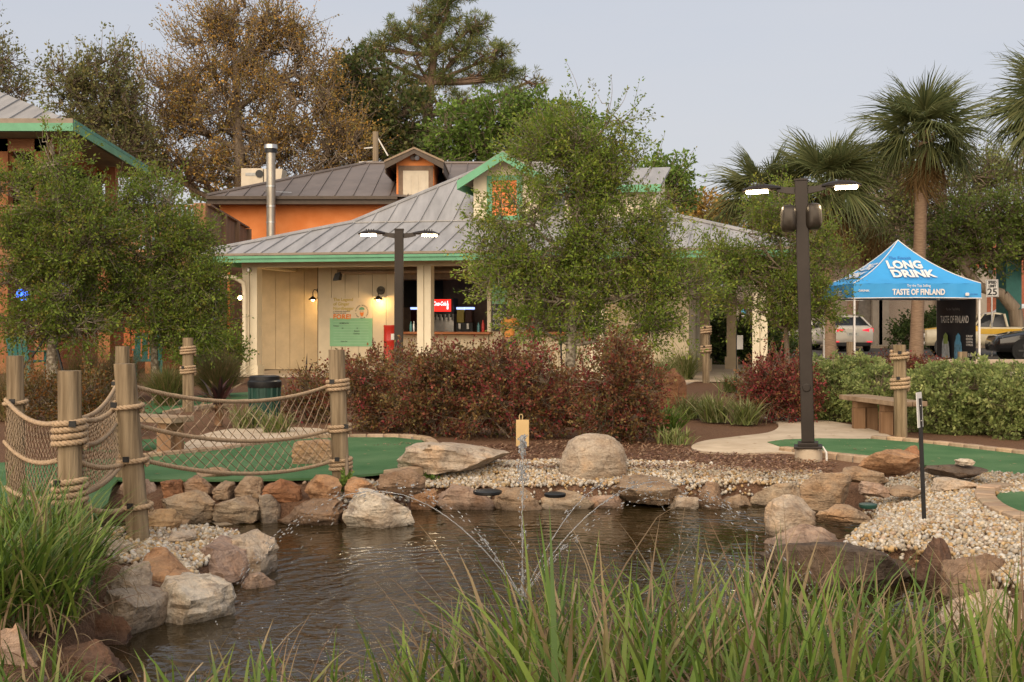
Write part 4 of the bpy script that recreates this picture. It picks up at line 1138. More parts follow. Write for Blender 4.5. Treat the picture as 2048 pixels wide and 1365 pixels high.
c = ob(); c.add([(-27, ry + 0.02, rze - 0.21), (rx - 0.03, ry + 0.02, rze - 0.21), (rx2 - 0.03, ry2 - 0.02, rze - 0.21), (-27, ry2 - 0.02, rze - 0.21)], [(0, 1, 2, 3)]); c.build('soffit', SOFF, deck)
c = ob(); c.bx(-26, rx - 0.9, ry + 1.1, ry + 1.32, rze - 0.55, rze - 0.22); c.build('roof_beam', DW2, deck)
c = ob(); c.beam((rx - 0.95, ry + 1.2, rze - 0.38), (rx2 - 1.2, ry2 - 1.0, rze - 0.38), 0.2, 0.34); c.build('roof_beam', DW, deck)
for px in (78,):
    xx = X(px, DY)
    for s in (-1, 1):
        c = ob(); c.beam((xx + s * 0.1, DY + 0.26, 4.9), (xx + s * 1.0, DY + 0.26, 5.78), 0.12, 0.14); c.build('knee_brace', DW, deck)
xx = X(230, 36.0); c = ob(); c.bx(xx - 0.3, xx + 0.0, 36, 36.3, zf, 6.0); c.build('post', DW, deck)
# neon glow signs under the deck (blue)
NEON = mat('blue_neon', (0.05, 0.16, 0.9), 0.5, 0, emit=1.5, ecol=(0.05, 0.18, 0.9))
for px, py, lab in ((46, 590, 'blue glowing sign behind the leftmost tree trunk'), (124, 578, 'blue glowing sign right of the leftmost tree trunk')):
    p = PD(px, py, DY + 1.0)
    root = thing('neon_sign', lab, 'sign', p, 'blue signs under the deck')
    c = ob(); c.tube([p + Vector((0.16 * math.cos(a * PI / 8), 0, 0.16 * math.sin(a * PI / 8))) for a in range(16)], 0.03, 8); c.build('outer_tube', NEON, root)
    c = ob(); c.prism([p + Vector((0.1 * math.cos(a * PI / 6), 0.02, 0.1 * math.sin(a * PI / 6))) for a in range(12)], (0, 0.03, 0)); c.build('disc', NEON, root)
# bare bulb by the kiosk corner
p = PD(480, 596, 31.5)
root = thing('hanging_bulb', 'lit bare bulb beside the left corner of the kiosk', 'lamp', p)
c = ob(); c.ball(p, 0.055); c.build('bulb', GOLDL, root, smooth=True)
c = ob(); c.tube([p + Vector((0, 0, 0.05)), p + Vector((0.02, 0.05, 0.4)), p + Vector((0.25, 0.1, 0.75))], 0.012, 6); c.build('cord', BLACK, root)
# downpipe
root = thing('downpipe', 'cream downpipe bending under the kiosk eave at the left corner', 'pipe', PD(491, 690, 29.7))
c = ob(); c.tube([PD(440, 552, 29.3), PD(470, 556, 29.4), PD(487, 566, 29.5), PD(490, 585, 29.55), PD(490, 748, 29.55)], 0.06, 10); c.build('pipe', CREAM2, root, smooth=True)

# ---- far pebbledash building on the street
FY = 61.0
far = thing('street_building', 'long pebbledash building with concrete piers across the street', 'building', (X(1850, FY), FY, 0))
PEBW = mat('pebbledash', (0.33, 0.25, 0.19), 0.95, 0.0, 26, 0.6, 30, col2=(0.52, 0.42, 0.34), detail=7)
BR2 = mat('tan_brick', (0.36, 0.25, 0.17), 0.9, 0.15, 6)
PIER = mat('grey_pier', (0.42, 0.36, 0.29), 0.8, 0.1, 2)
c = ob(); c.bx(X(1560, FY), X(1965, FY), FY, FY + 14, 0, 4.0); c.build('wall', PEBW, far)
c = ob(); c.bx(X(1560, FY), X(1860, FY), FY + 0.3, FY + 14, 4.0, Z(432, FY)); uw2 = c.build('upper_wall', BR2, far)
for py in (435, 462, 500):
    c = ob(); c.bx(X(1558, FY), X(1862, FY), FY + 0.2, FY + 0.298, Z(py, FY), Z(py - 4, FY)); c.build('band', PIER, uw2)
for px in (1600, 1752, 1765, 1880, 1960):
    c = ob(); c.bx(X(px, FY) - 0.25, X(px, FY) + 0.25, FY - 0.25, FY - 0.003, 0, 4.02); c.build('pier', PIER, far)
c = ob(); c.bx(X(1698, FY), X(1748, FY), FY - 0.02, FY - 0.004, 0, 3.2); c.build('gate_door', mat('grey_door', (0.24, 0.21, 0.18), 0.7), far)
for px in (1785, 1815):
    c = ob(); c.bx(X(px, FY), X(px + 18, FY), FY + 0.26, FY + 0.297, Z(490, FY), Z(470, FY)); wn = c.build('window', mat('far_glass', (0.05, 0.06, 0.065), 0.15) if 'far_glass' not in MATS else MATS['far_glass'], far)
    c = ob(); c.bx(X(px, FY) - 0.05, X(px + 18, FY) + 0.05, FY + 0.2, FY + 0.255, Z(491, FY) - 0.06, Z(491, FY)); c.build('sill', PIER, wn)
FB = 66.0
bk = thing('brick_building', 'red brick building with pale windows behind the right trees', 'building', (X(1980, FB), FB, 0))
c = ob(); c.bx(X(1925, FB), X(2100, FB), FB, FB + 12, 0, Z(480, FB)); c.build('wall', mat('red_brick', (0.36, 0.12, 0.065), 0.9, 0.2, 8), bk)
for px in (1940, 1958, 1976, 1996):
    c = ob(); c.bx(X(px, FB), X(px + 9, FB), FB - 0.05, FB - 0.003, Z(556, FB), Z(518, FB)); c.build('window', MATS['far_glass'], bk)
c = ob(); c.prism([(X(1935, FB), FB - 0.9, Z(560, FB)), (X(2010, FB), FB - 0.9, Z(560, FB)), (X(2010, FB), FB - 0.005, Z(548, FB)), (X(1935, FB), FB - 0.005, Z(548, FB))], (0, 0, -0.12)); c.build('awning_roof', DRIP, bk)
FT = 47.5
c = ob(); c.bx(X(2012, FT), X(2044, FT), FT, FT + 1.0, 0, Z(470, FT)); o = c.build('teal_pylon', mat('teal_panel', (0.035, 0.15, 0.13), 0.6, 0.1), bevel=0.03); tag(o, 'tall teal pylon at the right edge behind the black car', 'pylon')
# sign pillar seen through the kiosk passage
root = thing('notice_sign', 'maroon notice sign with a blue roundel behind the kiosk columns', 'sign', PD(1490, 690, 44))
c = ob(); c.bx(X(1479, 44), X(1495, 44), 44, 44.08, Z(646, 44), Z(613, 44)); c.build('panel', mat('maroon', (0.10, 0.025, 0.03), 0.6), root)
c = ob(); c.cyl(PD(1488, 624, 43.995), PD(1488, 624, 43.97), 0.10); c.build('roundel', mat('sky_ink', (0.08, 0.32, 0.5), 0.6), root)
for i in range(3):
    c = ob(); c.bx(X(1482, 44), X(1493, 44), 43.98, 43.995, Z(633 + i * 4, 44), Z(631 + i * 4, 44)); c.build('text_line', WHITE, root)
for px in (1476.5, 1497):
    c = ob(); c.bx(X(px, 44) - 0.04, X(px, 44) + 0.04, 44, 44.1, 0, Z(590, 44)); c.build('sign_post', PIER, root)
# ================================================================ ROCKS
def cube_sphere(n=9):
    vs, idx, fs = [], {}, []
    def vid(p):
        k = tuple(round(c, 5) for c in p)
        if k not in idx: idx[k] = len(vs); vs.append(p)
        return idx[k]
    for ax in range(3):
        for sg in (-1, 1):
            for i in range(n):
                for j in range(n):
                    q = []
                    for a, b in ((i, j), (i + 1, j), (i + 1, j + 1), (i, j + 1)):
                        p = [0, 0, 0]; p[ax] = sg; p[(ax + 1) % 3] = 2 * a / n - 1; p[(ax + 2) % 3] = 2 * b / n - 1
                        q.append(vid(tuple(p)))
                    fs.append(q if sg > 0 else q[::-1])
    return np.array(vs), np.array(fs)
CSV, CSF = cube_sphere(12)
TONE = {'pale': (0.499, 0.421, 0.335), 'beige': (0.399, 0.321, 0.235), 'tan': (0.357, 0.267, 0.185), 'rust': (0.34, 0.175, 0.095), 'orange': (0.438, 0.27, 0.158), 'brown': (0.3, 0.21, 0.145), 'dark': (0.13, 0.1, 0.078), 'pink': (0.44, 0.325, 0.25), 'purple': (0.33, 0.245, 0.2), 'grey': (0.4, 0.335, 0.265), 'yellow': (0.497, 0.343, 0.196), 'redbrown': (0.17, 0.105, 0.075), 'white': (0.642, 0.58, 0.486)}
W_ = WZ - 0.12
def rock(box, label, tone, depth, zb, seed, p=7.0, cuts=13, thick=None, tilt=0.0, taper=0.0, slant=0.0, rough=1.0, yaw=None):
    """box: photo pixels of the visible face; depth: metres to the stone's front; zb: world height of its foot"""
    x0, y0, x1, y1 = box
    rnd = random.Random(seed)
    if zb == W_: depth = F * (EYE - WZ) / (y1 - 8 - HZ)
    elif -0.2 < zb < -0.08 or zb < -0.24: depth *= 0.957
    wd = (x1 - x0) * depth / F; zt = Z(y0, depth); 
    ht = zt - zb
    th = thick or max(0.25, wd * 0.6)
    c = Vector((X((x0 + x1) / 2, depth), depth + th * 0.5, (zt + zb) / 2))
    v = CSV.copy()
    r = (np.abs(v) ** p).sum(1) ** (1 / p)
    v = v / r[:, None]
    for k in range(cuts):
        nv = np.array([rnd.uniform(-1, 1), rnd.uniform(-1, 0.6), rnd.uniform(-0.5, 1)]); nv /= np.linalg.norm(nv)
        h = rnd.uniform(0.70, 1.0)
        dd = v @ nv - h
        v -= np.outer(np.where(dd > 0, dd, 0), nv)
    off = Vector((seed * 3.7 % 50, seed * 1.9 % 31, seed * 7.3 % 23))
    sc = Vector((wd, th, ht))
    out = np.zeros_like(v)
    m = max(wd, ht)
    for i, q in enumerate(v):
        w3 = Vector((q[0] * wd, q[1] * th, q[2] * ht)) / m
        n1 = mnoise.noise(w3 * 1.1 + off); n2 = mnoise.noise(w3 * 2.7 + off * 2); n3 = mnoise.noise(w3 * 6.5 + off * 3)
        st = mnoise.noise(Vector((w3.x * 0.9, w3.y * 0.9, w3.z * 9 + w3.x * 1.2)) + off)
        cell = mnoise.cell(w3 * 2.2 + off)
        f = 1 + rough * (0.05 * n1 + 0.055 * n2 + 0.04 * n3 + 0.075 * st + 0.05 * cell)
        out[i] = q * f
    mx = np.abs(out).max(0)
    out /= mx
    zz = (out[:, 2] + 1) / 2
    out[:, 0] = out[:, 0] * (1 - taper * zz) + slant * zz
    a = yaw if yaw is not None else rnd.uniform(-0.2, 0.2)
    V = out * np.array([wd / 2, th / 2, ht / 2])
    Mr = np.array((Matrix.Rotation(a, 3, 'Z') @ Matrix.Rotation(tilt, 3, 'Y')))
    V = V @ Mr.T
    for it in range(3):     # settle the stone to its seen width and height
        Y_ = V[:, 1] + c.y; px_ = 1024 + (V[:, 0] + c.x) * F / Y_; py_ = HZ + (EYE - V[:, 2] - c.z) * F / Y_
        V[:, 0] *= (x1 - x0) / (px_.max() - px_.min())
        c.x += ((x0 + x1) / 2 - (px_.max() + px_.min()) / 2) * c.y / F
        zl = V[:, 2].min() + c.z; i_ = py_.argmin(); zt_now = V[i_, 2] + c.z; zt_want = EYE - (y0 - HZ) * Y_[i_] / F
        V[:, 2] = (V[:, 2] + c.z - zl) * max(0.15, (zt_want - zb) / max(0.02, zt_now - zl)) + zb - c.z
    me = mesh_np('boulder', V, CSF)
    me.shade_smooth(); me.set_sharp_from_angle(angle=R(22))
    me.materials.append(STONE)
    o = bpy.data.objects.new('boulder', me); C.objects.link(o); o.location = c
    t = TONE[tone]; k = rnd.uniform(0.86, 1.04)
    o.color = (t[0] * k, t[1] * k, t[2] * k, 1)
    tag(o, label, 'rock', 'stones edging the pond' if zb < 0.3 else None)
    return o
W_ = WZ - 0.12
rocks = [
 # far wall on the left, upper and lower courses
 ((218, 958, 322, 1045), 'pale pinkish block behind the leaning rope post', 'pink', 10.1, W_, dict(p=7, thick=0.5)),
 ((320, 958, 370, 997), 'small rusty stone at the left end of the upper wall course', 'rust', 10.4, -0.14, dict(taper=0.3)),
 ((366, 949, 430, 982), 'dark brown flat stone second in the upper wall course', 'brown', 10.45, -0.1, dict(p=7, slant=-0.1)),
 ((388, 934, 464, 966), 'tan capstone lying highest on the left wall', 'tan', 10.55, -0.02, dict(taper=0.3, slant=-0.15)),
 ((424, 961, 473, 992), 'small squarish tan stone in the upper wall course', 'tan', 10.4, -0.12, dict(p=8, cuts=3)),
 ((468, 951, 528, 992), 'tan stone with a dark top left of the rusty wedge', 'tan', 10.4, -0.12, dict(slant=-0.2)),
 ((523, 957, 606, 995), 'wide rust red stone in the upper wall course', 'rust', 10.35, -0.13, dict(taper=0.2)),
 ((609, 949, 684, 998), 'orange tan angular stone below the straight rope post', 'orange', 10.3, -0.13, dict(slant=0.1)),
 ((688, 953, 762, 988), 'bright orange stone behind the big pale boulder', 'orange', 10.4, -0.1, dict(taper=0.3, slant=-0.15)),
 ((752, 936, 852, 984), 'broad brown stone at the brick tip of the green', 'brown', 10.5, -0.09, dict(p=6, taper=0.12)),
 ((322, 980, 432, 1040), 'large rounded beige stone in the left wall', 'beige', 10.15, -0.28, dict(p=6.5)),
 ((424, 989, 524, 1038), 'beige stone with dark stains beside the rounded one', 'beige', 10.15, -0.28, dict(p=6.5)),
 ((515, 988, 562, 1056), 'upright grey brown stone left of the layered wedge', 'grey', 10.1, W_, dict(p=6.5)),
 ((554, 996, 688, 1062), 'long layered brown wedge in the wall at the waterline', 'brown', 10.0, W_, dict(p=6.5, slant=0.1, rough=1.7, taper=0.1)),
 ((384, 1032, 532, 1062), 'thin long ledge stone just above the water', 'white', 9.95, W_, dict(p=6, thick=0.45)),
 ((352, 1034, 392, 1060), 'small grey stone at the left end of the thin ledge', 'grey', 9.95, W_, dict()),
 ((684, 976, 830, 1066), 'big pale boulder standing in the water below the wall', 'white', 9.75, W_, dict(p=6.5, taper=0.22, slant=-0.08)),
 ((803, 976, 878, 1030), 'orange brown ledge stone right of the big pale boulder', 'orange', 10.5, W_, dict(rough=1.5)),
 # far edge, centre
 ((862, 968, 992, 1030), 'pinkish wedge stone on the far edge next to the dark disc', 'pink', 10.7, W_, dict(taper=0.25, slant=-0.25, tilt=0.12)),
 ((984, 973, 1084, 1030), 'tan brown cracked stone below the gold plate', 'tan', 10.75, W_, dict(rough=1.5)),
 ((1078, 979, 1190, 1028), 'low beige stone right of the fountain jet on the far edge', 'beige', 10.85, W_, dict(p=6)),
 ((1046, 953, 1102, 984), 'small brown stone lying on the gravel behind the jet', 'brown', 11.4, -0.02, dict(taper=0.2)),
 ((1170, 990, 1250, 1026), 'half sunken pink stone left of the flat slab', 'pink', 10.9, W_, dict(p=6.5)),
 ((1222, 949, 1374, 1008), 'wide flat slab with a grey top overhanging the water', 'tan', 10.9, -0.25, dict(p=6, thick=0.75, rough=0.9)),
 ((1330, 990, 1398, 1028), 'small pale stone at the right foot of the flat slab', 'pale', 10.75, W_, dict(p=6.5)),
 ((1372, 962, 1412, 1000), 'brown stone peeking behind the far edge right of the slab', 'brown', 11.1, -0.2, dict()),
 ((1396, 963, 1448, 1026), 'upright brown split stone on the far edge', 'brown', 10.85, W_, dict(rough=1.6)),
 ((1436, 989, 1505, 1024), 'flat low tan stone beside the upright split stone', 'tan', 10.85, W_, dict(p=6)),
 ((1498, 966, 1604, 1024), 'blocky beige stone at the right end of the far edge', 'beige', 10.75, W_, dict(p=7)),
 # right bank
 ((1598, 944, 1703, 1040), 'tall domed boulder with an orange stained side on the right bank', 'tan', 9.9, -0.2, dict(p=6.5, slant=0.1)),
 ((1528, 989, 1632, 1082), 'smooth round beige boulder at the right waterline', 'pale', 9.1, W_, dict(p=3.2, cuts=2, rough=0.7, slant=0.1)),
 ((1622, 1008, 1750, 1072), 'cracked brown stone behind the round beige boulder', 'tan', 9.2, -0.2, dict(p=6.5, rough=1.6, taper=0.15)),
 ((1526, 1048, 1690, 1102), 'low rosy flat stone in front of the round boulder', 'pink', 8.9, W_, dict(p=6.5, slant=0.1, taper=0.15)),
 ((1498, 1084, 1826, 1195), 'long dark wet ledge stone along the right waterline', 'dark', 7.75, W_, dict(p=6, thick=0.6, slant=0.05, rough=1.2, yaw=0.0)),
 ((1816, 1072, 1922, 1185), 'dark triangular stone at the end of the long ledge', 'redbrown', 7.6, W_, dict(taper=0.55, slant=0.1)),
 ((1876, 1106, 2040, 1215), 'brown stone with an ochre top right of the triangular one', 'brown', 7.1, W_, dict(p=6.5, taper=0.2)),
 ((1985, 1116, 2090, 1200), 'dark brown stone cut by the right edge of the picture', 'redbrown', 7.0, W_, dict()),
 ((1870, 1178, 2090, 1310), 'pale stone half hidden by the reeds at lower right', 'pale', 6.1, W_, dict(p=6.5, taper=0.25)),
 ((1716, 898, 1842, 962), 'wide ochre sandstone boulder in front of the right green', 'orange', 10.8, -0.03, dict(taper=0.3, slant=0.2)),
 ((1786, 891, 1845, 950), 'reddish upright stone behind the ochre sandstone', 'rust', 11.2, -0.03, dict(taper=0.3, slant=0.2)),
 ((1681, 932, 1778, 972), 'brown ridge stone leaning on the ochre sandstone', 'tan', 10.3, -0.03, dict(taper=0.4, slant=-0.15)),
 ((1716, 962, 1780, 1010), 'pink and red veined stone at the head of the gravel', 'pink', 9.5, -0.03, dict(p=6.5)),
 ((1772, 970, 1850, 1002), 'flat tan stone half buried in the gravel', 'tan', 9.55, -0.03, dict(tilt=0.12)),
 ((1848, 929, 1978, 970), 'dark flat capstone resting on a pale block', 'dark', 9.9, 0.06, dict(p=6, thick=0.5, rough=1.3)),
 ((1860, 954, 1958, 1003), 'pale block under the dark capstone', 'pale', 9.75, -0.03, dict(p=6)),
 ((1908, 917, 1952, 938), 'small white quartz lump on the dark capstone', 'white', 10.0, Z(933, 10.0), dict(rough=1.8, thick=0.12)),
 # lawn and mulch
 ((1118, 867, 1256, 942), 'smooth domed pale boulder standing on the mulch', 'pale', 11.05, -0.22, dict(p=2.7, cuts=1, rough=0.5, taper=0.22, thick=0.5)),
 ((793, 884, 1020, 950), 'long low pale boulder at the tip of the left green', 'pale', 10.85, -0.03, dict(p=6.5, taper=0.22, slant=0.05, thick=0.9, rough=1.3)),
 ((583, 878, 668, 935), 'brown sandstone block standing on the left green', 'tan', 11.5, -0.01, dict(p=9, cuts=2, taper=0.12, rough=0.5)),
 ((1308, 736, 1374, 824), 'orange boulder behind the red shrubs near the kiosk', 'rust', 18.6, -0.03, dict(p=3.5, taper=0.2)),
 # left bank
 ((262, 1017, 366, 1080), 'yellow ochre stone behind the foot of the leaning post', 'yellow', 8.1, -0.06, dict(taper=0.1, slant=0.15)),
 ((328, 1060, 394, 1092), 'pale flat stone in the gravel right of the leaning post', 'pale', 7.75, -0.05, dict(taper=0.4)),
 ((412, 1058, 560, 1170), 'tall pale stone at the end of the left bank', 'pale', 7.35, W_, dict(p=6.5, taper=0.12, slant=-0.08, yaw=0.35, thick=0.7)),
 ((378, 1070, 506, 1185), 'purplish faceted stone in front of the tall pale one', 'purple', 7.0, W_, dict(p=6.5, cuts=12, taper=0.12, slant=-0.05, thick=0.55)),
 ((250, 1094, 402, 1168), 'orange brown wedge on the left bank below the gravel', 'orange', 7.2, -0.30, dict(slant=0.1, taper=0.15, thick=0.4)),
 ((218, 1122, 306, 1185), 'pale stone touching the grass behind the big slab', 'pale', 6.9, -0.30, dict(p=6.5)),
 ((294, 1142, 474, 1268), 'big pale slab stepping into the water on the left', 'white', 6.25, W_, dict(p=7, taper=0.1, thick=0.8, yaw=0.3, rough=0.8)),
 ((200, 1163, 346, 1290), 'grey squared boulder left of the big pale slab', 'grey', 6.0, W_, dict(p=6, taper=0.08, thick=0.6)),
 ((482, 1144, 552, 1188), 'small brown stone at the water below the tall pale one', 'pink', 6.9, W_, dict(p=3.6, taper=0.3)),
 ((96, 1212, 275, 1300), 'dark brown sloping stone under the left grass', 'redbrown', 5.6, W_, dict(taper=0.3, slant=-0.2)),
 ((90, 1278, 266, 1390), 'dark reddish block near the lower left corner', 'redbrown', 5.0, W_, dict(p=7)),
 ((-70, 1246, 110, 1420), 'pale rounded boulder cut by the lower left corner', 'pink', 4.6, W_, dict(p=3.8, taper=0.35, slant=-0.2)),
 ((196, 1078, 262, 1135), 'pale stone peeking out of the left grass', 'pale', 7.2, -0.2, dict()),
 ((0, 1000, 120, 1050), 'low stone under the far left rope net', 'beige', 9.3, -0.05, dict(p=6)),
]
for i, (box, lab, tone, d, zb, kw) in enumerate(rocks):
    rock(box, lab, tone, d, zb, 11 + i * 13, **kw)
# ================================================================ OBJECTS
BRONZE = mat('bronze_metal', (0.028, 0.021, 0.017), 0.42, 0.15, 4, metal=0.35)
LENS = mat('lamp_lens', (1, 0.9, 0.7), 0.5, 0, emit=40, ecol=(1, 0.78, 0.48))
def street_lamp(base, H, yaw, lean, label, half, zarm):
    root = thing('lamp_post', label, 'lamp post', base, 'twin headed lamp posts')
    T = Matrix.Translation(base) @ Matrix.Rotation(yaw, 4, 'Z') @ Matrix.Rotation(lean, 4, 'Y')
    m = lambda: MB(T)
    c = MB(Matrix.Translation(base)); c.lathe((0, 0, -0.02), [(0.135, 0), (0.135, 0.115), (0.12, 0.13)], 20); c.build('concrete_footing', CONC, root, smooth=True)
    c = m(); c.bx(-0.14, 0.14, -0.14, 0.14, 0.112, 0.135); c.bx(-0.10, 0.10, -0.10, 0.10, 0.135, 0.17); c.build('base_cover', BRONZE, root, bevel=0.006)
    c = m(); c.bx(-0.064, 0.064, -0.064, 0.064, 0.17, H); pole = c.build('pole', BRONZE, root, bevel=0.008)
    c = m(); c.bx(-0.068, 0.068, -0.068, 0.068, H + 0.001, H + 0.02); c.build('pole_cap', BRONZE, pole)
    c = m(); c.lathe((0, 0, 0), [(0.001, 0), (0.03, 0.0), (0.03, 0.012), (0.001, 0.012)], 12)
    hh = MB(T @ Matrix.Translation((0, -0.068, 0.72)) @ Matrix.Rotation(R(90), 4, 'X')); hh.lathe((0, 0, 0), [(0.04, 0), (0.04, 0.01), (0.034, 0.014)], 14); hh.build('hand_hole_cover', BRONZE, pole)
    for s in (-1, 1):
        c = m()
        c.loft([[(s * x, -w, z - h), (s * x, w, z - h), (s * x, w * 0.8, z + h), (s * x, -w * 0.8, z + h)] for x, w, z, h in ((0.066, 0.035, zarm, 0.035), (0.16, 0.03, zarm + 0.01, 0.03), (0.24, 0.035, zarm + 0.03, 0.03))])
        c.build('arm', BRONZE, root)
        c = m()
        st = [(0.20, 0.05, 0.030, 0.020), (0.27, 0.085, 0.032, 0.040), (0.36, 0.105, 0.034, 0.050), (0.50, 0.11, 0.03, 0.042), (half, 0.085, 0.02, 0.014)]
        secs = []
        for x, w, z, h in st:
            secs.append([(s * x, w * math.cos(t), zarm + z + h * (math.sin(t) if math.sin(t) > 0 else math.sin(t) * 0.35)) for t in [2 * PI * k / 12 for k in range(12)]])
        c.loft(secs); hd = c.build('lamp_head', BRONZE, root, smooth=50)
        for k in range(4):
            xx = 0.36 + k * 0.035
            c = m(); c.bx(*sorted((s * xx, s * (xx + 0.012))), -0.06, 0.06, zarm + 0.06, zarm + 0.092); c.build('cooling_fin', BRONZE, hd)
        c = m(); c.bx(*sorted((s * 0.33, s * (half - 0.04))), -0.045, 0.05, zarm - 0.004, zarm + 0.004); c.build('lens', LENS, hd)
        ld = bpy.data.lights.new('lamp_light', 'SPOT'); ld.energy = 16; ld.color = (1, 0.8, 0.52); ld.spot_size = R(150); ld.spot_blend = 0.6; ld.shadow_soft_size = 0.08
        lo = bpy.data.objects.new('lamp_light', ld); C.objects.link(lo); lo.parent = root
        lo.location = (T @ Vector((s * 0.42, 0, zarm - 0.04))) - Vector(base)
    return T
b1 = P(1617, 918)
T1 = street_lamp(b1, Z(362, b1.y), R(-14), R(-1.5), 'tall bronze lamp post with two lit heads by the right path', 0.585, Z(381, b1.y))
b2 = P(797, 834)
street_lamp(b2, Z(461, b2.y), R(3), R(0.2), 'farther lamp post standing in the red shrubs before the kiosk', 0.585, Z(472, b2.y))
# two speakers on the nearer lamp
SPK = mat('bronze_speaker', (0.045, 0.036, 0.028), 0.38, 0.15, 5, metal=0.4)
for s, px, py, lab in ((-1, 1577, 438, 'left rounded speaker on the tall lamp post'), (1, 1624, 434, 'right rounded speaker on the tall lamp post')):
    p = PD(px, py, b1.y - 0.02)
    root = thing('outdoor_speaker', lab, 'speaker', p, 'speakers on the lamp post')
    c = MB(Matrix.Translation(p) @ Matrix.Rotation(R(10 * s), 4, 'Z'))
    secs = []
    for y, k in ((-0.11, 0.55), (-0.09, 0.86), (-0.05, 1.0), (0.06, 0.98), (0.1, 0.9)):
        secs.append([(0.078 * k * (abs(math.cos(t)) ** 0.5) * (1 if math.cos(t) >= 0 else -1), y, 0.135 * k * (abs(math.sin(t)) ** 0.5) * (1 if math.sin(t) >= 0 else -1)) for t in [2 * PI * q / 28 for q in range(28)]])
    c.loft(secs); c.build('cabinet', SPK, root, smooth=60)
    c = MB(); c.beam(p + Vector((-s * 0.06, 0.04, 0)), p + Vector((-s * 0.15, 0.04, 0)), 0.05, 0.05); c.build('bracket', BLACK, root)
# white conduit at the lamp foot
c = MB(); q = b1 + Vector((0.11, -0.13, 0)); c.tube([q + Vector((-0.05, 0, 0.11)), q + Vector((0, -0.01, 0.13)), q + Vector((0.03, -0.02, 0.08)), q + Vector((0.035, -0.02, 0))], 0.011, 8)
tag(c.build('cable_conduit', WHITE, smooth=True), 'short white conduit bending down at the tall lamp foot', 'conduit')

# ---- rope fence
POSTM = wood_mat('weathered_pile', (0.11, 0.075, 0.042), (0.36, 0.275, 0.175), 0.85, scale=20, bump=0.9)
ROPEM = mat('manila_rope', (0.42, 0.30, 0.19), 0.9, 0.2, 40, 0.5, 160)
NETM = mat('net_twine', (0.30, 0.215, 0.14), 0.9, 0.2, 30)
def rope_mb(mb, pts, r=0.020, pitch=0.085, seg=0.011):
    pts = [Vector(p) for p in pts]
    q = []
    n = len(pts)
    for i in range(n - 1):
        p0, p1, p2, p3 = pts[max(i - 1, 0)], pts[i], pts[i + 1], pts[min(i + 2, n - 1)]
        L = (p2 - p1).length; m = max(2, int(L / seg))
        for k in range(m):
            t = k / m
            q.append(0.5 * ((2 * p1) + (-p0 + p2) * t + (2 * p0 - 5 * p1 + 4 * p2 - p3) * t * t + (-p0 + 3 * p1 - 3 * p2 + p3) * t ** 3))
    q.append(pts[-1])
    s = 0; ref = None
    strands = [[], [], []]
    for i, p in enumerate(q):
        d = (q[min(i + 1, len(q) - 1)] - q[max(i - 1, 0)]).normalized()
        if ref is None: ref = d.orthogonal().normalized()
        u = (ref - d * ref.dot(d)).normalized(); ref = u; w2 = d.cross(u)
        if i: s += (p - q[i - 1]).length
        for k in range(3):
            a = 2 * PI * (s / pitch + k / 3)
            strands[k].append(p + (u * math.cos(a) + w2 * math.sin(a)) * r * 0.52)
    for st in strands: mb.tube(st, r * 0.56, 5)
def sag(a, b, drop, n=7):
    a, b = Vector(a), Vector(b)
    return [a.lerp(b, i / n) - Vector((0, 0, drop * 4 * (i / n) * (1 - i / n))) for i in range(n + 1)]
def pile(label, px, ytop, ybase, wpx, d=None, lean=0.0, wraps=(), group='round timber rope posts', topdx=0):
    d = d or F * EYE / (ybase - HZ)
    r = wpx * d / F / 2
    base = Vector((X(px, d), d, 0)); top = Vector((X(px + topdx, d), d, Z(ytop, d)))
    root = thing('timber_post', label, 'post', base, group)
    rnd = random.Random(int(px * 7 + ytop))
    n = 26; ph = rnd.uniform(0, 6)
    c = MB(); secs = []
    for k in range(8):
        t = k / 7
        ctr = (base + Vector((0, 0, -0.15))).lerp(top, t)
        secs.append([ctr + Vector((math.cos(a), math.sin(a), 0)) * r * (1 + 0.035 * mnoise.noise(Vector((math.cos(a) * 2 + px, math.sin(a) * 2, t * 2))) - (0.16 if abs(((a - ph + PI) % (2 * PI)) - PI) < 0.13 and t > 0.25 else 0)) * (1.04 - 0.07 * t) for a in [2 * PI * i / n for i in range(n)]])
    c.loft(secs)
    c.build('pile', POSTM, root, smooth=35)
    for (yw, turns, rr) in wraps:
        zc = Z(yw, d); t = (zc) / max(0.1, top.z)
        ctr = base.lerp(top, t)
        c = MB(); pts = []
        nseg = int(turns * 14)
        for k in range(nseg + 1):
            a = 2 * PI * k / 14
            pts.append(Vector((ctr.x, ctr.y, zc)) + Vector((math.cos(a) * (r * 1.02 + rr), math.sin(a) * (r * 1.02 + rr), (k / 14 - turns / 2) * rr * 2.05)))
        rope_mb(c, pts, rr)
        c.build('rope_wrap', ROPEM, root, smooth=80)
        c = MB(); a0 = rnd.uniform(3.6, 5.4); e = Vector((ctr.x + math.cos(a0) * (r + rr * 2.2), ctr.y + math.sin(a0) * (r + rr * 2.2), zc + rr * (turns - 0.5)))
        c.beam(e + Vector((-0.02, 0, 0)), e + Vector((0.02, 0, 0)), 0.012, 0.035); c.build('clamp', BLACK, root)
    return base, r, d
pile('thick rope post nearest the left edge grass with two bundles of rope', 141, 742, 1112, 47, wraps=((868, 4, 0.019), (985, 4, 0.019)), topdx=-2)
pile('leaning rope post with a knot hole standing in the gravel', 280, 728, 1072, 43, topdx=-31, wraps=((814, 1.5, 0.017), (921, 1.5, 0.017), (1013, 1.5, 0.017)))
pile('upright rope post at the right end of the long rope net', 683, 700, 962, 33, topdx=-10, wraps=((772, 3, 0.017), (858, 2.2, 0.017), (928, 3.5, 0.017)))
pile('far left rope post partly hidden by the rope net', 34, 712, 1018, 33, topdx=-4, wraps=((806, 1.5, 0.016),))
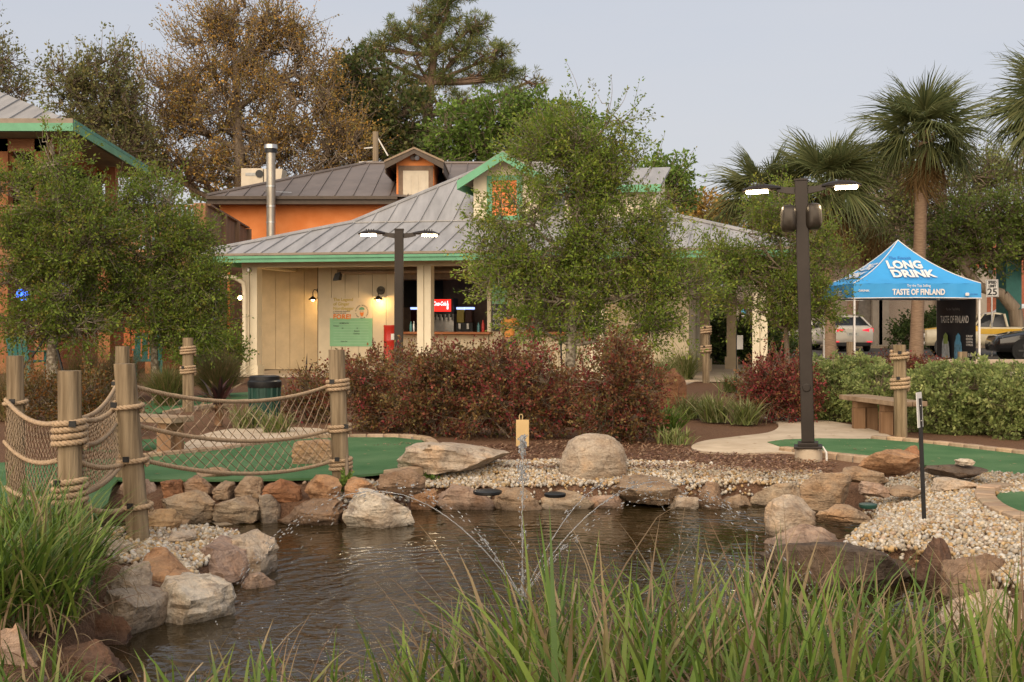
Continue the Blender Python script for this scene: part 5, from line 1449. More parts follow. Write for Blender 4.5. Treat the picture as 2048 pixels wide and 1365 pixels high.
pile('rope post standing behind the leaning one', 245, 693, 956, 28, wraps=((770, 1.5, 0.016), (846, 1.5, 0.016)))
pile('slim rope post between the fountain grasses near the deck', 376, 676, 822, 22, wraps=((702, 3, 0.02), (741, 3, 0.02)))
pile('slim rope post near the open end of the kiosk', 1412, 650, 765, 14, wraps=((661, 3, 0.026), (699, 3, 0.026)))
pile('rope post with bundled rope beside the right bench', 1802, 690, 882, 25, wraps=((712, 2.5, 0.02), (767, 3.4, 0.022)), topdx=-3)
pile('short timber post in front of the left tent leg', 1700, 684, 775, 14)
pile('cut wooden stump in front of the black tent banner', 1925, 704, 775, 19)
def rope_net(label, A, B, rows, drops, cell=0.11, r=0.016, rough=0.3, seed=0):
    """A, B: lists of (px,py,depth) down each post, one per rope; a net hangs between the first and last rope"""
    rnd = random.Random(seed)
    a = [PD(*p) for p in A]; b = [PD(*p) for p in B]
    root = thing('rope_net', label, 'rope net', (a[-1] + b[-1]) / 2)
    curves = [sag(p, q, dr, 10) for p, q, dr in zip(a, b, drops)]
    for cv in curves:
        c = MB(); rope_mb(c, cv, r); c.build('rope', ROPEM, root, smooth=80)
    def ev(cv, t):
        f = t * (len(cv) - 1); i = min(int(f), len(cv) - 2); return cv[i].lerp(cv[i + 1], f - i)
    c = MB()
    for s in range(len(curves) - 1):
        top, bot = curves[s], curves[s + 1]
        L = (top[0] - top[-1]).length; Hh = (top[5] - bot[5]).length
        nu = max(4, int(L / cell)); nv = max(2, int(Hh / (cell * 0.36)))
        if nv % 2: nv += 1
        g = {}
        for i in range(nu * 2 + 1):
            for j in range(nv + 1):
                t = i / (nu * 2); f = j / nv
                p = ev(top, t).lerp(ev(bot, t), f)
                k = 0 if j in (0, nv) else rough
                g[i, j] = p + Vector((rnd.uniform(-1, 1), rnd.uniform(-1, 1), rnd.uniform(-1, 1))) * 0.016 * k + Vector((0, -0.05 * math.sin(f * PI) * math.sin(t * PI), 0))
        for i in range(nu * 2):
            for j in range(nv):
                if (i + j) % 2 == 0: c.tube([g[i, j], g[i + 1, j + 1]], 0.0034, 3, caps=False)
                else: c.tube([g[i + 1, j], g[i, j + 1]], 0.0034, 3, caps=False)
    c.build('net', NETM, root)
db, dc, da, dd_, de = 7.80, 10.4, 7.1, 8.85, 10.6
rope_net('long sagging rope net between the leaning post and the upright post', [(268, 774, db), (277, 852, db), (287, 921, db)], [(656, 773, dc), (662, 860, dc), (668, 922, dc)], 3, (0.115, 0.10, 0.10), cell=0.135, seed=1)
rope_net('left rope net between the far left post and the thick post', [(12, 800, dd_), (9, 884, dd_), (12, 975, dd_)], [(122, 845, da), (118, 920, da), (122, 990, da)], 3, (0.07, 0.07, 0.05), cell=0.10, seed=2)
rope_net('short steep rope net between the thick post and the post behind', [(160, 838, da), (160, 890, da), (160, 985, da)], [(232, 772, de), (233, 846, de), (240, 915, de)], 3, (0.06, 0.06, 0.06), cell=0.09, seed=3)
for i, (p, q, lab) in enumerate((((160, 838, da), (232, 815, db), 'rope linking the thick post to the leaning post, upper'), ((160, 925, da), (262, 921, db), 'rope linking the thick post to the leaning post, middle'), ((160, 1010, da), (262, 1013, db), 'rope linking the thick post to the leaning post, lowest'), ((172, 985, da), (246, 925, 10.6), 'rope slanting up from the lower bundle of the thick post'))):
    c = MB(); rope_mb(c, sag(PD(*p), PD(*q), 0.04), 0.017); tag(c.build('rope', ROPEM, smooth=80), lab, 'rope', 'loose ropes of the fence')

# ---- benches
BENW = wood_mat('bench_board', (0.20, 0.135, 0.085), (0.38, 0.28, 0.19), 0.85, axis=0)
BENL = wood_mat('bench_leg', (0.17, 0.095, 0.05), (0.31, 0.19, 0.11), 0.85)
def bench(p1, p2, seat, width, label, legs):
    root = thing('bench', label, 'bench', (p1 + p2) / 2, 'timber benches by the greens')
    d = (p2 - p1).normalized(); nrm = Vector((-d.y, d.x, 0))
    for k in (-1, 1):
        off = nrm * width / 4 * k
        c = MB(); c.beam(p1 + off + Vector((0, 0, seat - 0.03)), p2 + off + Vector((0, 0, seat - 0.03)), width / 2 - 0.01, 0.06); c.build('seat_board', BENW, root, bevel=0.006)
    for t in legs:
        p = p1.lerp(p2, t)
        c = MB(); c.beam(p - nrm * width * 0.36 + Vector((0, 0, seat - 0.105)), p + nrm * width * 0.36 + Vector((0, 0, seat - 0.105)), 0.12, 0.085); c.build('crossbar', BENL, root)
        for k in (-1, 1):
            q = p + nrm * width * 0.22 * k
            c = MB(); c.bx(q.x - 0.075, q.x + 0.075, q.y - 0.055, q.y + 0.055, -0.05, seat - 0.15); c.build('leg', BENL, root, bevel=0.006)
bench(Vector((X(1705, 15.7), 15.7, 0)), Vector((X(1826, 14.3), 14.3, 0)), 0.42, 0.4, 'timber bench beside the right rope post and green shrubs', (0.22, 0.68))
bench(Vector((X(205, 13.0), 13.0, 0)), Vector((X(366, 12.5), 12.5, 0)), 0.385, 0.36, 'timber bench seen through the long rope net', (0.15, 0.85))

# ---- bins
p = P(529, 850)
root = thing('litter_bin', 'dark green ribbed litter bin with black rim by the path', 'bin', p)
GBIN = mat('dark_green_bin', (0.012, 0.050, 0.036), 0.45, 0.15, 6)
c = MB(); c.lathe(p, [(0.17, 0), (0.185, 0.05), (0.20, 0.30), (0.205, 0.5)], 28); c.build('body', GBIN, root, smooth=True)
for k in range(14):
    a = 2 * PI * k / 14; c = MB(); c.beam(p + Vector((0.186 * math.cos(a), 0.186 * math.sin(a), 0.04)), p + Vector((0.208 * math.cos(a), 0.208 * math.sin(a), 0.5)), 0.025, 0.02); c.build('rib', GBIN, root)
c = MB(); c.lathe(p, [(0.215, 0.5), (0.225, 0.53), (0.225, 0.58), (0.20, 0.60), (0.20, 0.65), (0.17, 0.655), (0.16, 0.6)], 28); c.build('rim', BLACK, root, smooth=True)
u = KU(781, 0.95); p = KT @ Vector((u, 0.95, 0.03))
root = thing('red_drum', 'bright red drum standing against the kiosk by the poster', 'drum', p)
c = MB(); c.lathe(p, [(0.16, 0), (0.17, 0.04), (0.17, 0.4), (0.178, 0.42), (0.17, 0.44), (0.17, 0.82), (0.178, 0.84), (0.17, 0.86), (0.17, 1.18), (0.178, 1.2), (0.172, 1.235)], 28); c.build('shell', RED, root, smooth=50)
c = MB(); c.bx(p.x + 0.03, p.x + 0.14, p.y - 0.178, p.y - 0.15, 0.9, 1.05); c.build('white_label', WHITE, root)

# ---- signs
ps = P(1848, 1033)
root = thing('tee_sign', 'small white sign on a black stake in the right gravel', 'sign', ps)
c = MB(Matrix.Translation(ps) @ Matrix.Rotation(R(-2.2), 4, 'Y')); c.bx(-0.014, 0.014, -0.006, 0.006, -0.1, Z(797, ps.y)); c.build('stake', BLACK, root)
Tm = Matrix.Translation((X(1842, ps.y), ps.y, Z(820, ps.y))) @ Matrix.Rotation(R(54), 4, 'Z') @ Matrix.Rotation(R(-3), 4, 'X')
c = MB(Tm); c.bx(-0.06, 0.06, 0.008, 0.012, -0.125, 0.125); c.build('plate', WHITE, root)
for py in (812, 842):
    q = PD(1841 + (py - 812) * 0.05, py, ps.y - 0.012); c = MB(); c.ball(q, 0.005, 8, 5); c.build('bolt', STEEL, root)
q = P(1473, 790)
root = thing('tee_sign', 'small white sign on a thin black stake in front of the kiosk column', 'sign', q)
c = MB(); c.bx(q.x - 0.012, q.x + 0.004, q.y - 0.01, q.y, 0, Z(671, q.y)); c.build('stake', BLACK, root)
c = MB(); c.bx(q.x + 0.006, q.x + 0.12, q.y - 0.012, q.y - 0.008, Z(699, q.y), Z(671, q.y)); c.build('plate', WHITE, root)
dg_ = 12.7; gpos = Vector((X(1045, dg_), dg_, 0))
GOLD = mat('gold_sheet', (0.60, 0.42, 0.20), 0.42, 0.08, 3, metal=0.25)
root = thing('plate_sign', 'gold plate sign with a ring on top behind the fountain jet', 'sign', gpos)
c = MB(); c.bx(X(1032, dg_), X(1058, dg_), dg_ - 0.01, dg_ + 0.012, Z(893, dg_), Z(840, dg_)); c.build('plate', GOLD, root, bevel=0.003)
rz_ = Z(834, dg_); c = MB(); xr = X(1042, dg_)
c.tube([(xr - 0.014, dg_, rz_ - 0.03), (xr - 0.018, dg_, rz_ + 0.005), (xr - 0.01, dg_, rz_ + 0.025), (xr + 0.01, dg_, rz_ + 0.025), (xr + 0.018, dg_, rz_ + 0.005), (xr + 0.014, dg_, rz_ - 0.03)], 0.006, 6); c.build('ring', GOLD, root)
c = MB(); c.bx(gpos.x - 0.012, gpos.x + 0.012, dg_ + 0.013, dg_ + 0.03, -0.05, Z(850, dg_)); c.build('stake', GOLD, root)
# dark discs set in the far edge and a green valve lid on the gravel
for px, py, wpx, lab, m in ((975, 984, 58, 'dark round pond light lying behind the pinkish wedge stone', BLACK), (1110, 989, 44, 'dark round pond light behind the low beige stone', BLACK), (1736, 1011, 36, 'green valve lid lying on the right gravel', GBIN)):
    q = P(px, py, -0.085 if px < 1200 else 0.0); c = MB(); r_ = wpx * q.y / F / 2; c.lathe(q, [(r_ * 0.9, -0.02), (r_, -0.01), (r_, 0.008), (r_ * 0.85, 0.013)], 24); tag(c.build('round_lid', m, smooth=50, org=q), lab, 'lid')

# ---- blue tent
tx0, tx1, ty0, ty1 = X(1707, 30), X(1962, 30), 30.0, 33.0
te, tv_, tp = 2.31, 1.94, 3.49
BLUE = mat('tent_blue', (0.045, 0.32, 0.68), 0.65, 0.05, 2, 0.15, 9)
TWH = mat('tent_white', (0.72, 0.70, 0.68), 0.7, 0.03)
NAVY = mat('tent_navy', (0.03, 0.10, 0.36), 0.7, 0)
tent = thing('canopy_tent', 'blue pop up canopy tent with LONG DRINK lettering', 'tent', ((tx0 + tx1) / 2, 31.5, 0))
ctr = Vector(((tx0 + tx1) / 2, (ty0 + ty1) / 2, 0))
corners = [Vector((tx0, ty0, te)), Vector((tx1, ty0, te)), Vector((tx1, ty1, te)), Vector((tx0, ty1, te))]
def tz(w_): return te + (tp - te) * (0.55 * w_ + 0.45 * w_ ** 2.2)
def tent_pt(side, u, w_):
    a, b = corners[side], corners[(side + 1) % 4]
    p = a.lerp(b, u).lerp(ctr, w_); p.z = tz(w_) - 0.05 * math.sin(u * PI) * math.sin(w_ * PI) * (1 - w_)
    return p
for sd_i in range(4):
    c = MB(); n = 14; vs = [tent_pt(sd_i, i / n, j / n) for j in range(n + 1) for i in range(n + 1)]
    c.add(vs, [(j * (n + 1) + i, j * (n + 1) + i + 1, (j + 1) * (n + 1) + i + 1, (j + 1) * (n + 1) + i) for j in range(n) for i in range(n)])
    pn = c.build('roof_panel', BLUE, tent, smooth=60)
    a, b = corners[sd_i], corners[(sd_i + 1) % 4]
    c = MB(); m_ = 24; nrm = (b - a).normalized().cross(Vector((0, 0, 1)))
    top = [a.lerp(b, i / m_) + nrm * 0.012 * math.sin(i * 1.7) for i in range(m_ + 1)]
    bot = [Vector((p.x, p.y, tv_ + 0.015 * math.sin(i / m_ * PI))) + nrm * (0.02 * math.sin(i * 1.1) + 0.01) for i, p in enumerate(top)]
    c.add(top + bot, [(i, i + 1, m_ + 2 + i, m_ + 1 + i) for i in range(m_)])
    c.build('valance', BLUE, tent, smooth=60)
    c = MB(); c.tube(bot, 0.014, 6); c.build('hem', TWH, tent)
    c = MB(); c.tube([tent_pt(sd_i, 0, j / 10) + Vector((0, 0, 0.01)) for j in range(11)], 0.013, 6); c.build('seam_piping', TWH, tent)
for (xx, yy) in ((tx0 + 0.03, ty0 + 0.03), (tx1 - 0.03, ty0 + 0.03), (tx1 - 0.03, ty1 - 0.03), (tx0 + 0.03, ty1 - 0.03)):
    c = MB(); c.bx(xx - 0.022, xx + 0.022, yy - 0.022, yy + 0.022, 0, te - 0.02); lg = c.build('leg', TWH, tent)
    c = MB(); c.bx(xx - 0.07, xx + 0.07, yy - 0.07, yy + 0.07, 0.006, 0.016); c.build('foot', STEEL, lg)
cx_ = ctr.x
def on_roof(x, y):   # x metres from the middle, y = w parameter scaled
    w_ = y; p = Vector((cx_ + x, ty0 + w_ * 1.5, tz(w_) + 0.012)); p.y -= 0.02
    return p
def roof_text(txt, px0, px1, w0, w1, mt, bold=0.02, shear=0.0):
    me_w = X(px1, 30.6) - X(px0, 30.6); xm = (X(px0, 30.6) + X(px1, 30.6)) / 2 - cx_
    me = text_mesh(txt, 1.0, bold, shear=shear)
    xs = [v_.co.x for v_ in me.vertices]; ys = [v_.co.y for v_ in me.vertices]
    ax, bx_, ay, by = min(xs), max(xs), min(ys), max(ys)
    for v_ in me.vertices:
        x = xm + ((v_.co.x - ax) / (bx_ - ax) - 0.5) * me_w; w_ = w0 + (v_.co.y - ay) / (by - ay) * (w1 - w0)
        v_.co = on_roof(x, w_)
    link('lettering', me, mt, tent)
roof_text('LONG', 1779, 1849, 0.455, 0.64, TWH, 0.045)
roof_text('DRINK', 1780, 1868, 0.215, 0.43, TWH, 0.045)
roof_text('The Finnish', 1788, 1832, 0.665, 0.72, NAVY, 0.0, 0.3)
roof_text('Legend of 1952', 1800, 1856, 0.155, 0.195, NAVY, 0.0, 0.3)
def side_text(txt, y0, y1, w0, w1):
    me = text_mesh(txt, 1.0, 0.035)
    xs = [v_.co.x for v_ in me.vertices]; ys = [v_.co.y for v_ in me.vertices]
    ax, bx_, ay, by = min(xs), max(xs), min(ys), max(ys)
    for v_ in me.vertices:
        yy = y1 + (v_.co.x - ax) / (bx_ - ax) * (y0 - y1); w_ = w0 + (v_.co.y - ay) / (by - ay) * (w1 - w0)
        v_.co = Vector((tx0 + w_ * 1.6 - 0.015, yy, tz(w_) + 0.015))
    link('lettering', me, TWH, tent)
side_text('LONG', 31.0, 32.0, 0.44, 0.60); side_text('DRINK', 30.9, 32.1, 0.225, 0.40)
def val_text(txt, px0, px1, py, size, mt, bold):
    w_ = X(px1, 30) - X(px0, 30)
    lettering(txt, face_m(Vector(((X(px0, 30) + X(px1, 30)) / 2, ty0 - 0.045, Z(py, 30)))), mt, tent, size, bold, width=w_)
val_text('TASTE OF FINLAND', 1784, 1889, 585, 0.20, TWH, 0.008)
val_text('Try the Top Selling', 1813, 1860, 572, 0.09, TWH, 0.001)
val_text('DRINK', 1716, 1738, 582, 0.07, TWH, 0.002)
val_text('LONG DRINK', 1938, 1954, 589, 0.04, NAVY, 0.001)
c = MB(); c.lathe((X(1933, 30), ty0 - 0.05, Z(592, 30)), [(0.05, 0.0), (0.05, 0.06), (0.03, 0.075)], 10); c.build('logo_mark', TWH, tent)
lettering('TASTE', Matrix.Translation((tx0 - 0.045, 31.2, 2.07)) @ Matrix.Rotation(R(-90), 4, 'Z') @ Matrix.Rotation(R(90), 4, 'X'), TWH, tent, 0.2, 0.006)
# black banner wall on the right side of the tent
bn = thing('banner_wall', 'black TASTE OF FINLAND banner hanging under the tent', 'banner', (tx1, 31.5, 0.4))
bxn = tx1 - 0.09
c = MB(); n = 10
vs = [(bxn + 0.02 * math.sin(i * 1.3), ty0 + 0.1 + i * 0.28, z) for z in (0.36, tv_ - 0.01) for i in range(n + 1)]
c.add(vs, [(i, i + 1, n + 2 + i, n + 1 + i) for i in range(n)]); c.build('cloth', mat('banner_black', (0.006, 0.008, 0.014), 0.6, 0.1), bn, smooth=60)
def ban(txt, y, z, size, width, mt, bold=0.004):
    lettering(txt, Matrix.Translation((bxn - 0.03, y, z)) @ Matrix.Rotation(R(-90), 4, 'Z') @ Matrix.Rotation(R(90), 4, 'X'), mt, bn, size, bold, width=width)
ban('Try the Top Selling', 31.6, 1.68, 0.09, 1.0, mat('dim_white', (0.25, 0.25, 0.25), 0.7), 0)
ban('TASTE OF FINLAND', 31.5, 1.40, 0.26, 2.0, TWH)
for i, tx in enumerate(('CRISP', 'REFRESHING', 'COCKTAIL', 'CITRUS')):
    ban(tx, 30.45, 0.98 - i * 0.075, 0.07, 0.45, TWH, 0.001)
ban('5.5%', 30.4, 0.5, 0.1, 0.3, TWH, 0.002)
for yc, m1, m2 in ((32.1, mat('ice_white', (0.42, 0.46, 0.5), 0.6, 0.3, 9), mat('lime_ink', (0.25, 0.36, 0.08), 0.6)), (31.2, mat('ice_blue', (0.10, 0.26, 0.42), 0.6, 0.4, 9), mat('sky_can', (0.1, 0.35, 0.6), 0.6))):
    c = MB(); c.prism([(bxn - 0.032, yc + dy_, z_) for dy_, z_ in ((0.3, 0.38), (0.27, 0.8), (0.1, 1.0), (-0.05, 0.9), (-0.2, 0.8), (-0.28, 0.38))], (0.004, 0, 0)); c.build('printed_drink', m1, bn)
    c = MB(); c.prism([(bxn - 0.036, yc + dy_, z_) for dy_, z_ in ((0.16, 0.75), (0.16, 0.97), (0.0, 1.06), (-0.14, 0.98), (-0.14, 0.76))], (0.003, 0, 0)); c.build('printed_can', m2, bn)

# ---- street signs
def road_sign(px, d, label):
    root = thing('road_sign', label, 'sign', (X(px, d), d, 0))
    return root
d = 45.5; px = 1984
root = road_sign(px, d, 'white SPEED LIMIT 25 sign beside the tent')
c = MB(); c.bx(X(px, d) - 0.025, X(px, d) + 0.025, d, d + 0.04, 0, Z(560, d)); c.build('pole', STEEL, root)
c = MB(Matrix.Translation((X(px, d), d - 0.02, (Z(560, d) + Z(594, d)) / 2)) @ Matrix.Rotation(R(-2), 4, 'Y')); hw, hh = 12.5 * d / F, 17.5 * d / F
c.bx(-hw, hw, -0.006, 0.006, -hh, hh); pl = c.build('plate', WHITE, root)
for a in ((-hw + 0.02, hw - 0.02, hh - 0.03, hh - 0.018), (-hw + 0.02, hw - 0.02, -hh + 0.018, -hh + 0.03), (-hw + 0.02, -hw + 0.03, -hh + 0.03, hh - 0.03), (hw - 0.03, hw - 0.02, -hh + 0.03, hh - 0.03)):
    c = MB(Matrix.Translation((X(px, d), d - 0.03, (Z(560, d) + Z(594, d)) / 2)) @ Matrix.Rotation(R(-2), 4, 'Y')); c.bx(a[0], a[1], -0.002, 0.002, a[2], a[3]); c.build('border', INK, pl)
zc = (Z(560, d) + Z(594, d)) / 2
for tx, dz, sz, wd in (('SPEED', 0.22, 0.14, 0.32), ('LIMIT', 0.08, 0.14, 0.29), ('25', -0.15, 0.36, 0.37)):
    lettering(tx, face_m(Vector((X(px, d), d - 0.034, zc + dz))), INK, root, sz, 0.008, width=wd)
d = 47.5; px = 1697
root = road_sign(px, d, 'black one way arrow sign under the tent valance')
c = MB(); c.bx(X(1708, d) - 0.03, X(1708, d) + 0.03, d, d + 0.05, 0, Z(590, d)); c.build('pole', mat('sign_pole_red', (0.10, 0.03, 0.02), 0.6), root)
c = MB(); c.bx(X(1682, d), X(1726, d), d - 0.02, d - 0.005, Z(602, d), Z(589, d)); c.build('plate', WHITE, root)
c = MB(); c.bx(X(1684, d), X(1724, d), d - 0.026, d - 0.022, Z(601, d) + 0.01, Z(590, d) - 0.01); c.build('black_field', INK, root)
zc = Z(595.5, d); c = MB(); c.prism([(X(1687, d), d - 0.03, zc - 0.04), (X(1712, d), d - 0.03, zc - 0.04), (X(1712, d), d - 0.03, zc - 0.08), (X(1722, d), d - 0.03, zc), (X(1712, d), d - 0.03, zc + 0.08), (X(1712, d), d - 0.03, zc + 0.04), (X(1687, d), d - 0.03, zc + 0.04)], (0, 0.002, 0)); c.build('arrow', WHITE, root)
lettering('ONE WAY', face_m(Vector((X(1699, d), d - 0.032, zc))), INK, root, 0.07, 0.001, width=0.4)

# ---- vehicles: local x forward, y left
GLASS = mat('car_glass', (0.02, 0.022, 0.026), 0.08, 0, spec=0.6)
TYRE = mat('tyre', (0.012, 0.012, 0.012), 0.85, 0.2)
RIM = mat('rim', (0.45, 0.44, 0.43), 0.3, 0.05, metal=0.8)
LRED = mat('tail_red', (0.45, 0.012, 0.02), 0.25, 0, emit=0.55, ecol=(0.9, 0.03, 0.06))
PLATE = mat('licence_plate', (0.6, 0.6, 0.55), 0.5, 0.1)
def wheel(root, T, x, y, r, w_=0.22, m=RIM):
    s = 1 if y > 0 else -1
    Tw = T @ Matrix.Translation((x, y, r)) @ Matrix.Rotation(R(90), 4, 'X')
    c = MB(Tw); c.lathe((0, 0, -w_ / 2), [(r * 0.66, 0), (r * 0.96, 0.02), (r, 0.06), (r, w_ - 0.06), (r * 0.96, w_ - 0.02), (r * 0.66, w_)], 28); ty = c.build('wheel', TYRE, root, smooth=40)
    c = MB(Tw); z0 = -s * (w_ / 2 - 0.03)
    c.lathe((0, 0, min(z0, z0 - s * 0.02)), [(r * 0.67, 0), (r * 0.67, 0.02)], 28); c.build('rim', BLACK, ty)
    for k in range(5):
        a = 2 * PI * k / 5; c = MB(Tw); c.beam((0.03 * math.cos(a), 0.03 * math.sin(a), z0 - s * 0.03), (r * 0.64 * math.cos(a), r * 0.64 * math.sin(a), z0 - s * 0.03), 0.06, 0.03); c.build('spoke', m, ty)
def body_loft(T, st, parent, m, name='body', nround=3):
    """stations (x, half width, z bottom, z top, top half width)"""
    c = MB(T); secs = []
    for x, hw, zb, zt, ht in st:
        half = [(hw * 0.86, zb), (hw * 0.97, zb + 0.09), (hw, zb + 0.25 * (zt - zb)), (hw, zb + 0.6 * (zt - zb)), (hw * 0.98, zt - 0.10), (ht, zt - 0.02), (ht * 0.8, zt)]
        secs.append([(x, y, z) for y, z in half] + [(x, -y, z) for y, z in half[::-1]])
    c.loft(secs); return c.build(name, m, parent, smooth=38)
def cabin(T, parent, low, high, paint, nm='windows'):
    """low/high: (x rear, x front, half width, z)"""
    c = MB(T)
    c.loft([[(a, -h, z), (b, -h * 0.93, z), (b, h * 0.93, z), (a, h, z)] for a, b, h, z in (low, high)]); g_ = c.build(nm, GLASS, parent)
    (a0, b0, h0, z0), (a1, b1_, h1, z1) = low, high
    c = MB(T); secs = []
    for x, k, dz in ((a1 - 0.06, 0.80, -0.03), (a1 + 0.1, 0.98, 0.02), ((a1 + b1_) / 2, 1.0, 0.055), (b1_ - 0.15, 0.96, 0.02), (b1_ + 0.06, 0.85, -0.03)):
        hh_ = h1 * k + 0.02
        secs.append([(x, -hh_, z1 + dz - 0.05), (x, hh_, z1 + dz - 0.05), (x, hh_ * 0.95, z1 + dz), (x, hh_ * 0.6, z1 + dz + 0.03), (x, -hh_ * 0.6, z1 + dz + 0.03), (x, -hh_ * 0.95, z1 + dz)])
    c.loft(secs); c.build('roof', paint, parent, smooth=40)
    for s in (-1, 1):
        for (xa, ka), (xb, kb2) in (((a0, 1), (a1, 1)), ((b0, 0.93), (b1_, 0.93)), (((a0 + b0) / 2, 0.975), ((a1 + b1_) / 2, 0.975))):
            c = MB(T); c.beam((xa, s * h0 * ka, z0), (xb, s * h1 * kb2, z1), 0.07, 0.05); c.build('pillar', paint, parent)
    return g_
WPAINT = mat('pearl_white_paint', (0.76, 0.71, 0.62), 0.28, 0.03, coat=0.6)
d = 52.0
T = Matrix.Translation((X(1706, d), d, 0)) @ Matrix.Rotation(R(90), 4, 'Z')
suv = thing('parked_car', 'white hatchback SUV seen from behind under the tent', 'car', (X(1706, d), d, 0), 'cars on the street')
body_loft(T, [(0.0, 0.80, 0.42, 1.02, 0.70), (0.08, 0.90, 0.36, 1.10, 0.74), (0.35, 0.95, 0.30, 1.13, 0.84), (1.2, 0.96, 0.27, 1.10, 0.88), (3.2, 0.96, 0.27, 1.04, 0.88), (4.0, 0.93, 0.3, 0.95, 0.8), (4.6, 0.8, 0.36, 0.78, 0.6), (4.72, 0.66, 0.4, 0.68, 0.5)], suv, WPAINT)
cabin(T, suv, (0.22, 3.55, 0.86, 1.08), (1.0, 2.75, 0.63, 1.55), WPAINT)
c = MB(T); c.bx(-0.02, 0.3, -0.78, 0.78, 0.24, 0.415); c.build('rear_bumper', BLACK, suv, bevel=0.03)
c = MB(T); c.loft([[(0.06, -0.72, 1.09), (0.06, 0.72, 1.09), (0.12, 0.74, 1.12), (0.12, -0.74, 1.12)], [(0.30, -0.72, 1.13), (0.30, 0.72, 1.13), (0.3, 0.7, 1.15), (0.3, -0.7, 1.15)]]); c.build('tail_lip', WPAINT, suv)
for s in (-1, 1):
    c = MB(T); c.loft([[(-0.012, s * 0.42, 0.93), (-0.012, s * 0.42, 0.97), (0.02, s * 0.42, 0.97), (0.02, s * 0.42, 0.93)], [(-0.005, s * 0.7, 0.88), (-0.005, s * 0.7, 1.02), (0.05, s * 0.7, 1.02), (0.05, s * 0.7, 0.88)], [(0.12, s * 0.93, 0.86), (0.12, s * 0.93, 1.04), (0.35, s * 0.955, 1.04), (0.35, s * 0.955, 0.9)]]); c.build('tail_light', LRED, suv)
    c = MB(T); c.bx(-0.01, 0.02, s * 0.72 - 0.12, s * 0.72 + 0.12, 0.42, 0.46); c.build('reflector', LRED, suv)
    c = MB(T); c.ball((3.0, s * 1.05, 1.1), (0.09, 0.11, 0.07)); c.build('mirror', WPAINT, suv)
c = MB(T); c.bx(-0.022, -0.003, -0.26, 0.26, 0.70, 0.85); c.build('licence_plate', PLATE, suv)
lettering('EV 4137', T @ Matrix.Translation((-0.026, 0, 0.775)) @ Matrix.Rotation(R(-90), 4, 'Z') @ Matrix.Rotation(R(90), 4, 'X'), INK, suv, 0.1, 0.002)
for x in (0.85, 3.75):
    for y in (-0.84, 0.84): wheel(suv, T, x, y, 0.36)
# old two tone pickup, nose to the left
CRM = mat('cream_paint', (0.60, 0.53, 0.38), 0.35, 0.05, coat=0.4); YEL = mat('yellow_paint', (0.62, 0.37, 0.03), 0.35, 0.06, coat=0.4)
d = 46.5
T = Matrix.Translation((X(1950, d), d, 0)) @ Matrix.Rotation(R(180 - 14), 4, 'Z')
trk = thing('pickup_truck', 'old cream and yellow pickup truck behind the banner', 'truck', (X(1950, d), d, 0), 'cars on the street')
body_loft(T, [(1.92, 0.86, 0.42, 1.0, 0.8), (1.85, 0.92, 0.40, 1.04, 0.84), (1.0, 0.95, 0.40, 1.10, 0.86), (0.0, 0.96, 0.42, 1.14, 0.88), (-2.75, 0.96, 0.45, 1.12, 0.94)], trk, CRM)
for s in (-1, 1):
    c = MB(T); c.bx(-2.74, 0.0, *sorted((s * 0.955, s * 0.985)), 0.86, 1.06); c.build('side_band', YEL, trk)
c = MB(T); c.loft([[(1.93, -0.80, 0.93), (1.93, 0.80, 0.93), (1.9, 0.78, 1.04), (1.9, -0.78, 1.04)], [(1.2, -0.955, 0.95), (1.2, 0.955, 0.95), (1.2, 0.88, 1.13), (1.2, -0.88, 1.13)], [(0.02, -0.975, 0.96), (0.02, 0.975, 0.96), (0.02, 0.9, 1.17), (0.02, -0.9, 1.17)]]); c.build('bonnet', YEL, trk, smooth=40)
cabin(T, trk, (-1.05, 0.15, 0.90, 1.13), (-0.95, -0.22, 0.76, 1.62), CRM)
c = MB(T); c.bx(1.93, 2.02, -0.9, 0.9, 0.44, 0.56); c.build('front_bumper', STEEL, trk, bevel=0.02)
c = MB(T); c.bx(1.925, 1.95, -0.6, 0.6, 0.64, 0.9); c.build('grille', BLACK, trk)
for s in (-1, 1):
    c = MB(T); c.tube([(1.9, s * 0.72, 0.78), (1.955, s * 0.72, 0.78)], 0.1, 16); c.build('headlight', WHITE, trk, smooth=40)
    for x in (1.15, -1.75):
        c = MB(T); c.tube([(x, s * 0.90, 0.36), (x, s * 0.972, 0.36)], 0.44, 24); c.build('wheel_arch', BLACK, trk, smooth=40)
        wheel(trk, T, x, s * 0.92, 0.345)
c = MB(T); c.bx(-2.6, -1.15, -0.85, 0.85, 1.122, 1.125); c.build('bed_floor', BLACK, trk)
BPAINT = mat('black_paint', (0.008, 0.008, 0.009), 0.18, 0, coat=0.6)
d = 41.5
T = Matrix.Translation((X(1988, d) + 2.25, d, 0)) @ Matrix.Rotation(R(180 - 6), 4, 'Z')
blk = thing('parked_car', 'glossy black car cut by the right edge of the picture', 'car', (X(1988, d) + 2.25, d, 0), 'cars on the street')
body_loft(T, [(2.3, 0.62, 0.34, 0.72, 0.5), (2.2, 0.82, 0.30, 0.84, 0.66), (1.5, 0.92, 0.26, 0.98, 0.8), (0.9, 0.94, 0.25, 1.04, 0.85), (-1.6, 0.95, 0.25, 1.08, 0.86), (-2.2, 0.86, 0.3, 1.06, 0.74), (-2.35, 0.76, 0.38, 0.98, 0.66)], blk, BPAINT)
cabin(T, blk, (-1.95, 1.0, 0.84, 1.05), (-1.45, 0.1, 0.63, 1.52), BPAINT)
